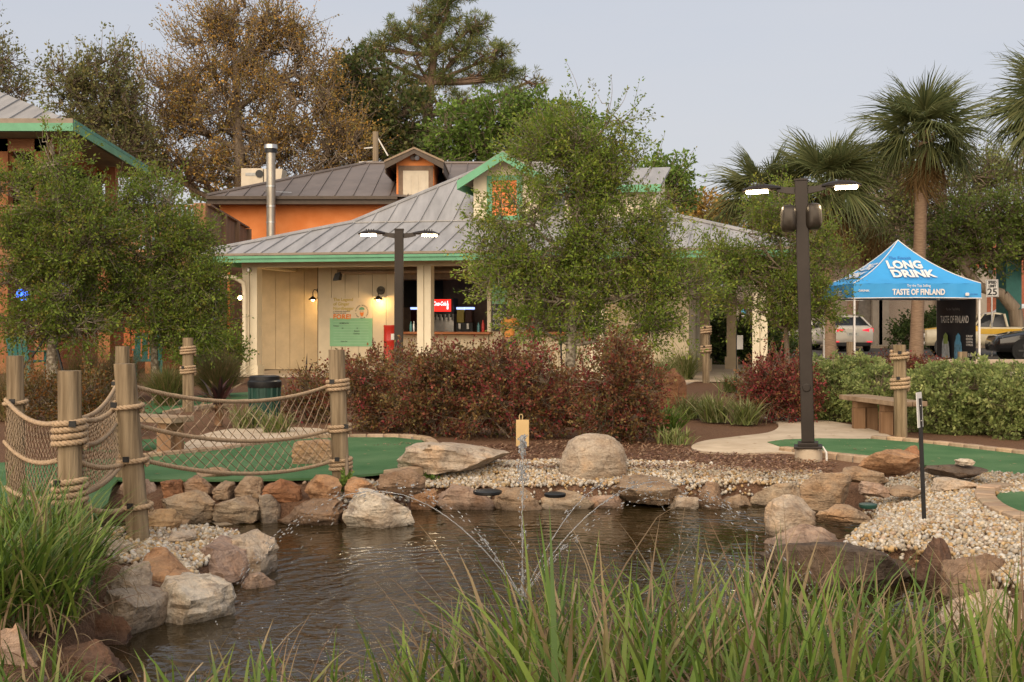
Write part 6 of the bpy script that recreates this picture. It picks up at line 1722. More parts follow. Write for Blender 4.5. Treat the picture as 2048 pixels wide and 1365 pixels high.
for s in (-1, 1):
    c = MB(T); c.ball((2.06, s * 0.68, 0.74), (0.16, 0.14, 0.07)); c.build('headlight', WHITE, blk, smooth=True)
    c = MB(T); c.ball((0.75, s * 1.0, 1.1), (0.08, 0.12, 0.07)); c.build('mirror', BPAINT, blk, smooth=True)
    for x in (1.42, -1.45):
        c = MB(T); c.tube([(x, s * 0.88, 0.35), (x, s * 0.952, 0.35)], 0.42, 24); c.build('wheel_arch', TYRE, blk)
        wheel(blk, T, x, s * 0.87, 0.345, m=mat('dark_rim', (0.06, 0.06, 0.06), 0.4, metal=0.6) if 'dark_rim' not in MATS else MATS['dark_rim'])
d = 57.0
T = Matrix.Translation((X(1625, d), d, 0)) @ Matrix.Rotation(R(100), 4, 'Z')
wc = thing('parked_car', 'white car half hidden left of the tent leg', 'car', (X(1625, d), d, 0), 'cars on the street')
body_loft(T, [(-2.3, 0.8, 0.35, 0.9, 0.7), (-2.1, 0.9, 0.28, 1.0, 0.78), (1.2, 0.92, 0.26, 1.0, 0.82), (2.1, 0.86, 0.3, 0.85, 0.7), (2.3, 0.72, 0.38, 0.72, 0.55)], wc, WPAINT)
cabin(T, wc, (-1.8, 1.1, 0.82, 0.98), (-1.2, 0.3, 0.6, 1.42), WPAINT)
for s in (-1, 1):
    for x in (1.4, -1.4): wheel(wc, T, x, s * 0.83, 0.33)
d = 58.0
T = Matrix.Translation((X(2024, d), d, 0)) @ Matrix.Rotation(R(172), 4, 'Z')
vn = thing('parked_van', 'white van with brown stripes behind the pickup', 'van', (X(2024, d), d, 0), 'cars on the street')
body_loft(T, [(1.2, 0.9, 0.5, 1.3, 0.8), (1.05, 0.98, 0.4, 1.5, 0.86), (0.3, 1.0, 0.4, 2.15, 0.85), (-3.6, 1.0, 0.4, 2.2, 0.86)], vn, mat('van_white', (0.70, 0.72, 0.75), 0.4, 0.04))
c = MB(T); c.prism([(0.25, 1.004, 1.4), (-0.2, 1.004, 1.95), (-0.9, 1.004, 1.95), (-0.4, 1.004, 1.4), (-0.8, 1.004, 0.9), (-0.2, 1.004, 0.9)], (0, 0.006, 0)); c.build('stripe', mat('van_stripe', (0.35, 0.13, 0.07), 0.5), vn)
c = MB(T); c.bx(0.35, 0.9, 0.93, 0.985, 1.45, 1.8); c.build('side_window', GLASS, vn)
for s in (-1, 1):
    for x in (0.6, -2.6): wheel(vn, T, x, s * 0.9, 0.35)

# ---- chairs on and under the deck
def chair(label, p, yaw, m, s=1.0):
    T = Matrix.Translation(p) @ Matrix.Rotation(yaw, 4, 'Z') @ Matrix.Diagonal((s, s, s, 1))
    root = thing('deck_chair', label, 'chair', p, 'chairs around the deck')
    c = MB(T); c.bx(-0.27, 0.27, -0.27, 0.27, 0.42, 0.46); c.build('seat', m, root, bevel=0.01)
    for k in range(4):
        x = -0.26 + k * 0.14; c = MB(T); c.beam((x + 0.055, 0.25, 0.46), (x + 0.055, 0.36, 1.0), 0.11, 0.025, up=(0, 1, 0)); c.build('back_slat', m, root)
    for x in (-0.25, 0.25):
        for y in (-0.25, 0.25):
            c = MB(T); c.beam((x, y, 0), (x, y, 0.42 if y > 0 else 0.64), 0.05, 0.05); c.build('leg', m, root)
        c = MB(T); c.bx(x - 0.05, x + 0.05, -0.3, 0.3, 0.64, 0.67); c.build('armrest', m, root)
TEAL = mat('teal_plastic', (0.035, 0.15, 0.14), 0.5, 0.1); PTEAL = mat('pale_teal', (0.32, 0.48, 0.47), 0.5, 0.1); OCH = mat('orange_wood', (0.50, 0.15, 0.05), 0.6, 0.15)
chair('pale teal chair up on the deck by the corner post', Vector((X(385, 32.2), 32.2, zf)), R(170), PTEAL, 1.15)
chair('teal chair up on the deck left of the pale one', Vector((X(330, 32.4), 32.4, zf)), R(150), TEAL, 1.1)
chair('teal chair under the deck behind the middle rope posts', Vector((X(296, 27), 27, 0)), R(200), TEAL, 1.1)
chair('teal chair under the deck behind the far left rope post', Vector((X(56, 27), 27, 0)), R(160), TEAL, 1.05)
chair('orange wooden chair beside the teal chair under the deck', Vector((X(282, 28.5), 28.5, 0)), R(190), OCH, 1.25)

# ---- person at the serving window
def skin_fig(name, joints, edges, parent, m, sub=2):
    me = bpy.data.meshes.new(name)
    keys = list(joints)
    me.from_pydata([joints[k][0] for k in keys], [(keys.index(a), keys.index(b)) for a, b in edges], [])
    o = bpy.data.objects.new(name, me); C.objects.link(o)
    o.modifiers.new('skin', 'SKIN')
    for i, k in enumerate(keys):
        r = joints[k][1]; me.skin_vertices[0].data[i].radius = (r, r) if not hasattr(r, '__len__') else r
    me.skin_vertices[0].data[0].use_root = True
    sm_ = o.modifiers.new('sub', 'SUBSURF'); sm_.levels = sub; sm_.render_levels = sub
    dg = bpy.context.evaluated_depsgraph_get(); dg.update()
    m2 = bpy.data.meshes.new_from_object(o.evaluated_get(dg)); m2.shade_smooth(); m2.materials.clear()
    bpy.data.objects.remove(o)
    return link(name, m2, m, parent)
v = 0.78; pu = KU(1019, v); pb = KT @ Vector((pu, v, 0.03))
per = thing('person', 'person in an orange top and dark shorts at the serving window', 'person', pb)
def Q(x, y, z): return KT @ Vector((pu + x, v + y, 0.03 + z))
J = {'pelvis': (Q(0, 0, 0.92), 0.13), 'waist': (Q(0, 0.01, 1.06), 0.115), 'chest': (Q(0, 0.03, 1.26), 0.14), 'neck0': (Q(0, 0.04, 1.38), 0.07), 'neck': (Q(0, 0.05, 1.44), 0.05), 'head': (Q(0, 0.07, 1.53), 0.082), 'crown': (Q(0, 0.07, 1.62), 0.07),
     'shl': (Q(-0.16, 0.04, 1.34), 0.055), 'ell': (Q(-0.24, 0.14, 1.10), 0.04), 'wrl': (Q(-0.14, 0.36, 1.13), 0.028), 'hal': (Q(-0.1, 0.43, 1.12), 0.03),
     'shr': (Q(0.16, 0.04, 1.34), 0.055), 'elr': (Q(0.24, 0.14, 1.10), 0.04), 'wrr': (Q(0.14, 0.36, 1.13), 0.028), 'har': (Q(0.1, 0.43, 1.12), 0.03),
     'hpl': (Q(-0.09, 0, 0.86), 0.10), 'knl': (Q(-0.10, 0.03, 0.48), 0.06), 'anl': (Q(-0.10, -0.01, 0.09), 0.04), 'tol': (Q(-0.11, 0.13, 0.035), 0.035),
     'hpr': (Q(0.09, 0, 0.86), 0.10), 'knr': (Q(0.11, 0.06, 0.48), 0.06), 'anr': (Q(0.12, 0.0, 0.09), 0.04), 'tor': (Q(0.13, 0.14, 0.035), 0.035)}
E = [('pelvis', 'waist'), ('waist', 'chest'), ('chest', 'neck0'), ('neck0', 'neck'), ('neck', 'head'), ('head', 'crown')]
for s in 'lr':
    E += [('neck0', 'sh' + s), ('sh' + s, 'el' + s), ('el' + s, 'wr' + s), ('wr' + s, 'ha' + s), ('pelvis', 'hp' + s), ('hp' + s, 'kn' + s), ('kn' + s, 'an' + s), ('an' + s, 'to' + s)]
SKIN = mat('skin', (0.44, 0.23, 0.15), 0.55, 0.05)
bod = skin_fig('body', J, E, per, SKIN)
JS = {k: (J[k][0], J[k][1] + 0.018) for k in ('waist', 'chest', 'neck0', 'shl', 'shr')}
JS['sll'] = (Q(-0.2, 0.08, 1.22), 0.066); JS['slr'] = (Q(0.2, 0.08, 1.22), 0.066); JS['hem'] = (Q(0, 0, 0.98), 0.145)
skin_fig('orange_top', JS, [('hem', 'waist'), ('waist', 'chest'), ('chest', 'neck0'), ('neck0', 'shl'), ('neck0', 'shr'), ('shl', 'sll'), ('shr', 'slr')], per, mat('orange_cloth', (0.62, 0.25, 0.06), 0.8, 0.2, 9))
JP = {'pelvis': (Q(0, 0, 0.95), 0.148), 'hpl': (Q(-0.09, 0, 0.84), 0.12), 'hpr': (Q(0.09, 0, 0.84), 0.12), 'kl': (Q(-0.10, 0.015, 0.66), 0.10), 'kr': (Q(0.1, 0.03, 0.66), 0.10)}
skin_fig('dark_shorts', JP, [('pelvis', 'hpl'), ('pelvis', 'hpr'), ('hpl', 'kl'), ('hpr', 'kr')], per, mat('dark_floral', (0.02, 0.02, 0.03), 0.8, 0.0, 14, col2=(0.25, 0.06, 0.10), lo=0.55, hi=0.62))
c = MB(); c.ball(Q(0, 0.045, 1.555), (0.088, 0.095, 0.115), 14, 10); c.ball(Q(0, -0.03, 1.40), (0.055, 0.035, 0.14), 10, 8); c.build('hair', mat('brown_hair', (0.09, 0.05, 0.03), 0.5, 0.2, 20), per, smooth=True)
c = MB(); c.ball(Q(0, 0.165, 1.53), (0.012, 0.02, 0.02), 8, 6); c.build('nose', SKIN, bod, smooth=True)
for s in (-1, 1):
    c = MB(); c.ball(Q(s * 0.088, 0.07, 1.53), (0.012, 0.022, 0.032), 8, 6); c.build('ear', SKIN, bod, smooth=True)
    c = MB(); c.ball(Q(s * 0.03, 0.148, 1.55), (0.012, 0.01, 0.008), 8, 6); c.build('eye', WHITE, bod, smooth=True)
    for f in range(4):
        x = s * (0.075 + f * 0.02); c = MB(); c.tube([Q(x, 0.44, 1.12), Q(x * 0.97, 0.485, 1.118), Q(x * 0.95, 0.515 - abs(f - 1.3) * 0.012, 1.105)], [0.009, 0.008, 0.007], 7); c.build('finger', SKIN, bod, smooth=True)
    c = MB(); c.tube([Q(s * 0.075, 0.40, 1.125), Q(s * 0.045, 0.44, 1.12), Q(s * 0.035, 0.465, 1.112)], [0.011, 0.009, 0.008], 7); c.build('thumb', SKIN, bod, smooth=True)
# ================================================================ PLANTS
BARK = wood_mat('grey_bark', (0.14, 0.105, 0.075), (0.31, 0.245, 0.18), 0.9, scale=12)
BARKW = mat('lichen_bark', (0.13, 0.10, 0.07), 0.9, 0.0, 18, 0.6, 40, col2=(0.40, 0.35, 0.27), lo=0.42, hi=0.62)
BARKR = wood_mat('pine_bark', (0.13, 0.085, 0.06), (0.27, 0.19, 0.14), 0.9, scale=6)
def norm(a): return a / (np.linalg.norm(a, axis=-1, keepdims=True) + 1e-9)
def seg_tubes(P0, P1, r0, r1, n=4):
    P0, P1 = np.asarray(P0, float), np.asarray(P1, float)
    m = len(P0); d = norm(P1 - P0)
    ref = np.where(np.abs(d[:, 2:3]) < 0.9, np.array([[0, 0, 1.0]]), np.array([[1.0, 0, 0]]))
    u = norm(np.cross(d, ref)); w2 = np.cross(d, u)
    t = 2 * PI * np.arange(n) / n
    ring = u[:, None] * np.cos(t)[None, :, None] + w2[:, None] * np.sin(t)[None, :, None]
    A = P0[:, None] + ring * np.asarray(r0).reshape(-1, 1, 1); B = P1[:, None] + ring * np.asarray(r1).reshape(-1, 1, 1)
    V = np.concatenate([A, B], 1).reshape(-1, 3)
    k = np.arange(n); q = np.stack([k, (k + 1) % n, (k + 1) % n + n, k + n], 1)
    return V, (q[None] + (np.arange(m) * 2 * n)[:, None, None]).reshape(-1, 4)
def leaf_quads(pos, dr, L, W, col, fold=0.0):
    n = len(pos)
    dr = norm(dr); rnd = np.random.normal(size=(n, 3)); rnd[:, 2] += 0.6
    side = norm(np.cross(dr, rnd))
    L = np.asarray(L).reshape(-1, 1); W = np.asarray(W).reshape(-1, 1)
    nr = np.cross(side, dr)
    a = pos; tip = pos + dr * L; mid = pos + dr * L * 0.45 + nr * L * 0.06
    V = np.stack([a, mid + side * W * 0.5, tip, mid - side * W * 0.5], 1).reshape(-1, 3)
    return V, np.arange(4 * n).reshape(-1, 4), np.repeat(col, 4, 0)
def pick(pal, wts, n):
    pal = np.array(pal); w_ = np.array(wts, float); return pal[np.random.choice(len(pal), n, p=w_ / w_.sum())]
GREEN_OAK = ([(0.1795, 0.2592, 0.0381), (0.1268, 0.1969, 0.0318), (0.2535, 0.3111, 0.0445), (0.2747, 0.2074, 0.0445), (0.095, 0.1452, 0.0254)], (4, 3, 3, 1.2, 2))
OLIVE = ([(0.2084, 0.2903, 0.0405), (0.1522, 0.2402, 0.0347), (0.2726, 0.3303, 0.052), (0.2565, 0.2201, 0.0405), (0.0962, 0.1702, 0.0254)], (4, 3, 3, 1.5, 2))
AUTUMN = ([(0.54, 0.3, 0.0674), (0.42, 0.2626, 0.075), (0.315, 0.2476, 0.075), (0.6, 0.3374, 0.075), (0.255, 0.2476, 0.075)], (3, 3, 3, 2, 3))
GREYG = ([(0.1928, 0.2078, 0.0807), (0.1475, 0.1642, 0.0628), (0.2948, 0.2624, 0.0897)], (3, 3, 2))
DARKG = ([(0.0702, 0.1054, 0.0332), (0.1054, 0.1404, 0.0407), (0.1754, 0.1754, 0.0554), (0.234, 0.1754, 0.0647)], (4, 3, 2, 1))
BRIGHT = ([(0.1654, 0.2601, 0.0424), (0.1222, 0.1997, 0.0363), (0.2156, 0.3146, 0.0605), (0.0791, 0.1392, 0.0303)], (4, 3, 2, 2))
PINE = ([(0.163, 0.2093, 0.0646), (0.1087, 0.1518, 0.0516), (0.2582, 0.2747, 0.0861), (0.3532, 0.2616, 0.0968)], (4, 3, 3, 1))
BURG = ([(0.165, 0.030, 0.032), (0.25, 0.038, 0.045), (0.15, 0.060, 0.030), (0.19, 0.135, 0.042), (0.28, 0.21, 0.075), (0.095, 0.095, 0.030), (0.40, 0.055, 0.08), (0.26, 0.105, 0.045)], (3, 2.4, 3, 3, 2.2, 3, 0.9, 2))
PITT = ([(0.2861, 0.3403, 0.1121), (0.2013, 0.2626, 0.0815), (0.4239, 0.4376, 0.1733), (0.1378, 0.1848, 0.0612)], (4, 3, 2.4, 2))
HEDGE = ([(0.056, 0.098, 0.0264), (0.084, 0.126, 0.0336), (0.14, 0.168, 0.042)], (4, 3, 1))
def fnoise(p, f, o=0.0):
    return np.array([mnoise.noise(Vector((a * f + o, b * f, c * f))) for a, b, c in p])
def tree(name, label, cat, base, trunk, lobes, pal, twigs=900, per=22, leaf=(0.05, 0.03), tl=0.35, gap=-0.12, gf=None, up=0.35, tr=0.06, bark=None,
         group=None, ends=False, spread=0.9, sub=7, seed=1, shell=2.0, twig_r=0.005, out=1.0, crown='crown', limb_r=0.45, stems=None, bare=0.0, leafm=None):
    np.random.seed(seed); random.seed(seed)
    base = Vector(base)
    root = thing(name, label, cat, base, group)
    bark = bark or BARK
    tp_ = np.array([p[:] for p in trunk], float)
    # resample the trunk
    lc = np.array([l[0][:] for l in lobes]); lr = np.array([l[1] for l in lobes], float)
    A, B, ra, rb = [], [], [], []
    def line(pts, r0, r1):
        pts = np.array(pts); rr = np.linspace(r0, r1, len(pts))
        for i in range(len(pts) - 1): A.append(pts[i]); B.append(pts[i + 1]); ra.append(rr[i]); rb.append(rr[i + 1])
    line(tp_, tr, tr * 0.55)
    nodes = [p for p in tp_[len(tp_) // 2:]]
    for i in range(len(lc)):
        # limb from a trunk point below the lobe
        cand = [p for p in tp_ if p[2] < lc[i][2] - lr[i][2] * 0.2] or [tp_[0]]
        st = cand[-1] if stems is None else tp_[0] + np.array([np.random.uniform(-stems, stems), np.random.uniform(-stems, stems), 0.02])
        mid = (st + lc[i]) / 2 + np.array([0, 0, -0.08 * np.linalg.norm(lc[i] - st)]) + np.random.normal(size=3) * 0.05 * np.linalg.norm(lc[i] - st)
        ts = np.linspace(0, 1, 6)[:, None]
        cv = (1 - ts) ** 2 * st + 2 * ts * (1 - ts) * mid + ts ** 2 * lc[i]
        line(cv, tr * limb_r, tr * limb_r * 0.4)
        nodes += list(cv[2:])
        for k in range(sub):
            dv = np.random.normal(size=3); dv[2] = dv[2] * 0.8 + 0.25; dv /= np.linalg.norm(dv)
            e = lc[i] + dv * lr[i] * np.random.uniform(0.45, 0.75)
            s0 = cv[np.random.randint(2, 6)]
            m2 = (s0 + e) / 2 + np.random.normal(size=3) * 0.06 * lr[i].mean()
            cv2 = np.array([s0, m2, e])
            line(cv2, tr * limb_r * 0.42, tr * limb_r * 0.16)
            nodes += [m2, e]
    nodes = np.array(nodes)
    wl = (lr[:, 0] * lr[:, 1] * lr[:, 2]) ** 0.62; ct = np.random.choice(len(lc), twigs * 3, p=wl / wl.sum())
    dv = norm(np.random.normal(size=(len(ct), 3)))
    rad = np.random.uniform(0.04, 1, len(ct)) ** (1 / shell)
    pt = lc[ct] + dv * lr[ct] * rad[:, None]
    gfq = gf or 1.6 / lr.mean()
    keep = fnoise(pt, gfq, seed * 3.1) > gap
    pt, ct, dv = pt[keep][:twigs], ct[keep][:twigs], dv[keep][:twigs]
    n = len(pt)
    D = norm(dv * out + np.array([0, 0, up]) + np.random.normal(size=(n, 3)) * 0.45)
    Lt = tl * np.random.uniform(0.55, 1.35, n)
    # thin connecting twigs
    dist = ((pt[:, None] - nodes[None]) ** 2).sum(2)
    nn = nodes[dist.argmin(1)]
    mid = (nn + pt) / 2 + np.random.normal(size=(n, 3)) * 0.05 * lr.mean()
    V1, F1 = seg_tubes(np.array(A), np.array(B), np.array(ra), np.array(rb), 7)
    tw = [seg_tubes(nn, mid, np.full(n, twig_r * 1.8), np.full(n, twig_r * 1.3), 3), seg_tubes(mid, pt, np.full(n, twig_r * 1.3), np.full(n, twig_r), 3), seg_tubes(pt, pt + D * Lt[:, None], np.full(n, twig_r), np.full(n, twig_r * 0.4), 3)]
    Vs, Fs, k = [V1], [F1], len(V1)
    for a, b in tw: Vs.append(a); Fs.append(b + k); k += len(a)
    link('trunk', mesh_np('trunk', np.concatenate(Vs), np.concatenate(Fs), smooth=True), bark, root)
    # leaves
    keepb = np.random.uniform(size=n) >= bare
    pt2, D2, L2 = pt[keepb], D[keepb], Lt[keepb]
    m = len(pt2)
    t = np.random.uniform(0.05, 1.05, (m, per)) if not ends else np.random.uniform(0.8, 1.0, (m, per))
    pos = pt2[:, None] + D2[:, None] * (t * L2[:, None])[..., None]
    ldir = D2[:, None] * 0.7 + np.random.normal(size=(m, per, 3)) * spread
    pos = pos + norm(ldir) * (tl * 0.10)
    cl = pick(pal[0], pal[1], m)[:, None] * 0.55 + pick(pal[0], pal[1], m * per).reshape(m, per, 3) * 0.45
    cl = cl * np.random.uniform(0.75, 1.3, (m, 1, 1)) * np.random.uniform(0.8, 1.2, (m, per, 1))
    q = m * per
    sz = np.random.uniform(0.7, 1.25, q)
    V, Fc, Cc = leaf_quads(pos.reshape(-1, 3), ldir.reshape(-1, 3), leaf[0] * sz, leaf[1] * sz, cl.reshape(-1, 3))
    link(crown, mesh_np(crown, V, Fc, Cc), leafm or LEAF, root)
    return root
def lob(l, d, ydepth=1.0):
    """(px, py, rx, rz[, depth offset]) -> world ellipsoids at depth d"""
    o = []
    for q in l:
        px, py, rx, rz_ = q[:4]; do = q[4] if len(q) > 4 else 0
        dd = d + do
        o.append((PD(px, py, dd), (rx * dd / F, (rx + rz_) * 0.5 * dd / F * ydepth, rz_ * dd / F)))
    return o
def tpx(l, d): return [PD(x, y, d) for x, y in l]

# ---- background trees
d = 60
tree('autumn_tree', 'tall rust and olive tree behind the orange building', 'tree', (X(485, d), d, 0), tpx([(480, 700), (482, 420), (478, 300), (474, 220), (472, 130)], d),
     lob([(500, 95, 105, 95), (420, 130, 90, 100), (590, 150, 90, 85), (330, 220, 95, 95), (470, 230, 120, 90), (620, 250, 105, 90), (370, 320, 130, 85), (520, 330, 130, 80), (680, 320, 70, 90), (290, 300, 80, 80), (460, 40, 70, 55), (560, 60, 60, 50)], d, 0.9),
     AUTUMN, twigs=3300, per=14, leaf=(0.13, 0.075), tl=1.35, gap=-0.02, spread=0.7, up=0.75, tr=0.34, seed=5, limb_r=0.5, twig_r=0.022, sub=9, bare=0.05, out=0.9, group='trees behind the buildings')
d = 57
tree('grey_tree', 'grey green sparse tree left of the rusty tree', 'tree', (X(175, d), d, 0), tpx([(190, 700), (185, 330), (180, 260)], d),
     lob([(140, 165, 55, 50), (220, 140, 45, 50), (185, 215, 70, 55), (230, 230, 60, 60), (150, 270, 60, 45), (250, 300, 70, 60)], d), GREYG, twigs=1200, per=10, leaf=(0.17, 0.10), tl=0.9, gap=-0.02, up=0.6, tr=0.22, seed=8, twig_r=0.018, group='trees behind the buildings')
d = 48
tree('pale_tree', 'pale budding tree at the top left edge', 'tree', (X(-60, d), d, 0), tpx([(-70, 700), (-60, 300), (-50, 190)], d),
     lob([(-20, 130, 70, 28), (10, 190, 60, 28), (-60, 80, 60, 50), (40, 222, 45, 22), (-70, 170, 70, 60)], d), GREYG, twigs=600, per=9, leaf=(0.13, 0.08), tl=0.8, gap=-0.02, tr=0.2, seed=9, twig_r=0.016, group='trees behind the buildings')
d = 63
tree('magnolia_tree', 'dark evergreen magnolia left of the pine', 'tree', (X(780, d), d, 0), tpx([(785, 700), (782, 330), (778, 220)], d),
     lob([(720, 150, 55, 45), (760, 220, 80, 60), (820, 260, 70, 70), (730, 290, 70, 60), (800, 320, 90, 50), (700, 220, 50, 60), (850, 320, 60, 50)], d), DARKG, twigs=1700, per=11, leaf=(0.26, 0.14), tl=0.7, gap=-0.08, tr=0.25, seed=12, twig_r=0.02, group='trees behind the buildings')
d = 66
pine_lobes = [(800, 70, 48, 30), (870, 30, 60, 32), (940, 60, 55, 35), (830, 120, 55, 26), (920, 110, 60, 28), (990, 110, 50, 32), (760, 100, 40, 22), (745, 110, 22, 20), (850, 75, 60, 30), (1010, 150, 26, 24), (960, 150, 50, 20), (1060, 165, 36, 22), (1020, 195, 34, 14), (940, 200, 60, 10), (890, 160, 40, 16), (830, 195, 40, 18), (800, 160, 50, 20), (900, -5, 60, 20), (1000, 160, 30, 20)]
tree('pine_tree', 'tall open crowned pine with a long right limb', 'tree', (X(868, d), d, 0), tpx([(868, 700), (862, 320), (855, 230), (862, 165), (868, 110), (880, 60)], d),
     lob([(a, b, c * 0.74, e * 0.66) for a, b, c, e in pine_lobes], d, 1.5), PINE, twigs=1050, per=26, leaf=(0.36, 0.034), tl=0.4, gap=0.03, up=0.5, tr=0.33, bark=BARKR, ends=True, spread=1.1, seed=14, twig_r=0.022, sub=5, shell=1.6, group='trees behind the buildings')
d = 54
tree('green_tree', 'bright green oak crown behind the kiosk dormer', 'tree', (X(1010, d), d, 0), tpx([(1000, 700), (1010, 400), (1020, 310)], d),
     lob([(930, 265, 65, 50), (1000, 240, 70, 45), (1080, 245, 70, 45), (1140, 265, 50, 45), (960, 310, 80, 40), (1060, 300, 90, 50), (1150, 320, 70, 50), (1320, 390, 60, 55), (1260, 400, 70, 50), (1340, 350, 40, 35)], d), BRIGHT, twigs=2100, per=13, leaf=(0.19, 0.11), tl=0.65, gap=-0.12, tr=0.3, seed=17, twig_r=0.016, shell=2.4, group='trees behind the buildings')
d = 70
tree('brown_tree', 'low brown tree behind the right end of the kiosk', 'tree', (X(1410, d), d, 0), tpx([(1410, 700), (1410, 500), (1412, 450)], d),
     lob([(1390, 430, 60, 35), (1440, 450, 50, 40), (1350, 460, 50, 40)], d), AUTUMN, twigs=700, per=9, leaf=(0.24, 0.14), tl=0.9, tr=0.2, seed=18, twig_r=0.02, group='trees behind the buildings')
# trees on the right, over the street
d = 53
tree('street_tree', 'pale leafing tree behind the tall palm', 'tree', (X(1900, d), d, 0), tpx([(1905, 700), (1900, 560), (1905, 470), (1910, 400)], d),
     lob([(1800, 370, 60, 45), (1880, 400, 70, 55), (1960, 370, 70, 60), (2040, 340, 70, 60), (1830, 440, 70, 40), (1760, 400, 40, 40)], d), ([(0.22, 0.265, 0.07), (0.17, 0.21, 0.055), (0.27, 0.29, 0.09)], (3, 3, 2)), twigs=1300, per=8, leaf=(0.14, 0.09), tl=0.8, gap=0.0, tr=0.25, seed=21, twig_r=0.017, group='trees along the street')
d = 47
tree('street_tree', 'spreading green oak over the speed limit sign', 'tree', (X(2035, d), d, 0), tpx([(2040, 700), (2030, 620), (2005, 590), (1960, 575), (1920, 530)], d),
     lob([(1900, 470, 70, 40), (1960, 440, 70, 45), (2030, 430, 70, 60), (1930, 510, 80, 35), (2010, 490, 70, 45), (1870, 520, 50, 35), (2070, 480, 60, 60)], d), ([(0.17, 0.235, 0.045), (0.125, 0.18, 0.036), (0.22, 0.27, 0.055)], (3, 3, 2)), twigs=1400, per=12, leaf=(0.13, 0.075), tl=0.6, gap=-0.08, tr=0.3, seed=22, twig_r=0.014, group='trees along the street')
# a far wood closing the horizon, one mass
np.random.seed(31)
n = 26000
xs = np.random.uniform(-75, 75, n); dd = np.random.uniform(84, 96, n)
top = np.where(xs < 5, 9.5, 6.5) + 2.2 * np.sin(xs * 0.23) + 1.5 * np.sin(xs * 0.61 + 1)
zs = np.random.uniform(0, 1, n) ** 0.7 * top
pos = np.stack([xs, dd, zs], 1)
V, Fc, Cc = leaf_quads(pos, np.random.normal(size=(n, 3)), np.random.uniform(0.5, 1.0, n), np.random.uniform(0.35, 0.6, n), pick(GREYG[0] + DARKG[0][:2], (2, 2, 1, 2, 2), n))
tag(link('far_wood', mesh_np('far_wood', V, Fc, Cc), LEAF), 'distant dark line of woodland behind the buildings', 'woodland', kind='stuff')

# ---- palms, frond by frond
def frond_mesh(seed, droop):
    rnd = np.random.RandomState(seed)
    Vs, Fs, Cs = [], [], []
    k = 0
    def strip(pts, ws, sides, col):
        nonlocal k
        pts = np.array(pts); n = len(pts)
        V = np.concatenate([np.stack([pts[i] + sides * ws[i], pts[i] - sides * ws[i]]) for i in range(n)])
        Fq = np.array([[2 * i, 2 * i + 1, 2 * i + 3, 2 * i + 2] for i in range(n - 1)]) + k
        Vs.append(V); Fs.append(Fq); Cs.append(np.repeat(np.array([col]), len(V), 0)); k += len(V)
    pet = [np.array([x, 0, -0.10 * x * x]) for x in np.linspace(0, 1.0, 5)]
    for sd in (np.array([0, 1, 0]), np.array([0, 0, 1.0])): strip(pet, [0.028, 0.024, 0.02, 0.017, 0.014], sd, (0.16, 0.17, 0.06))
    hub = pet[-1]
    nl = 44
    for i in range(nl):
        a = (i / (nl - 1) - 0.5) * R(225)
        L = (0.95 + 0.25 * math.cos(a)) * rnd.uniform(0.85, 1.12)
        base_d = np.array([math.cos(a) * 0.96 + 0.1, math.sin(a), -0.10 - 0.18 * math.cos(a)])
        costa = 0.35 * max(0, math.cos(a))
        pts = []
        for t in (0, 0.3, 0.6, 0.82, 1.0):
            p = hub + np.array([costa * min(t * 2, 1) * 0.5, 0, -0.05 * t]) + base_d * L * t
            p = p + np.array([0, 0, -droop * (t ** 2.2) * rnd.uniform(0.5, 1.3)]) + np.array([0, 0, 0.06 * math.sin(i * PI) * t])
            pts.append(p)
        sd = norm(np.cross(base_d, np.array([0, 0, 1.0])) + np.array([0, 0, 0.55 * (1 if i % 2 else -1)]))
        g_ = rnd.uniform(0.75, 1.25)
        col = np.array([(0.145, 0.165, 0.062), (0.19, 0.20, 0.08), (0.10, 0.125, 0.048)][rnd.randint(3)]) * g_
        strip(pts, [0.011, 0.025, 0.021, 0.011, 0.002], sd, col)
    return mesh_np('frond', np.concatenate(Vs), np.concatenate(Fs), np.concatenate(Cs))
FR = [frond_mesh(s, dr) for s, dr in ((1, 0.3), (2, 0.5), (3, 0.7), (4, 0.85))]
DRYM = leaf_mat('dry_frond', 0.2, 0.7)
def dry_version(me):
    m2 = me.copy(); a = m2.color_attributes['Col']; n = len(a.data)
    c4 = np.ones((n, 4), np.float32); c4[:, :3] = np.array([0.30, 0.19, 0.075]) * np.random.uniform(0.6, 1.2, (n, 1)); a.data.foreach_set('color', c4.ravel()); return m2
FRD = [dry_version(FR[3])]
BOOT = mat('palm_boots', (0.16, 0.085, 0.045), 0.9, 0.0, 7, 0.6, 20, col2=(0.34, 0.20, 0.11))
PTRK = mat('palm_trunk', (0.21, 0.135, 0.085), 0.9, 0.0, 5, 0.7, 16, col2=(0.33, 0.225, 0.15), stretch=(1, 1, 5))
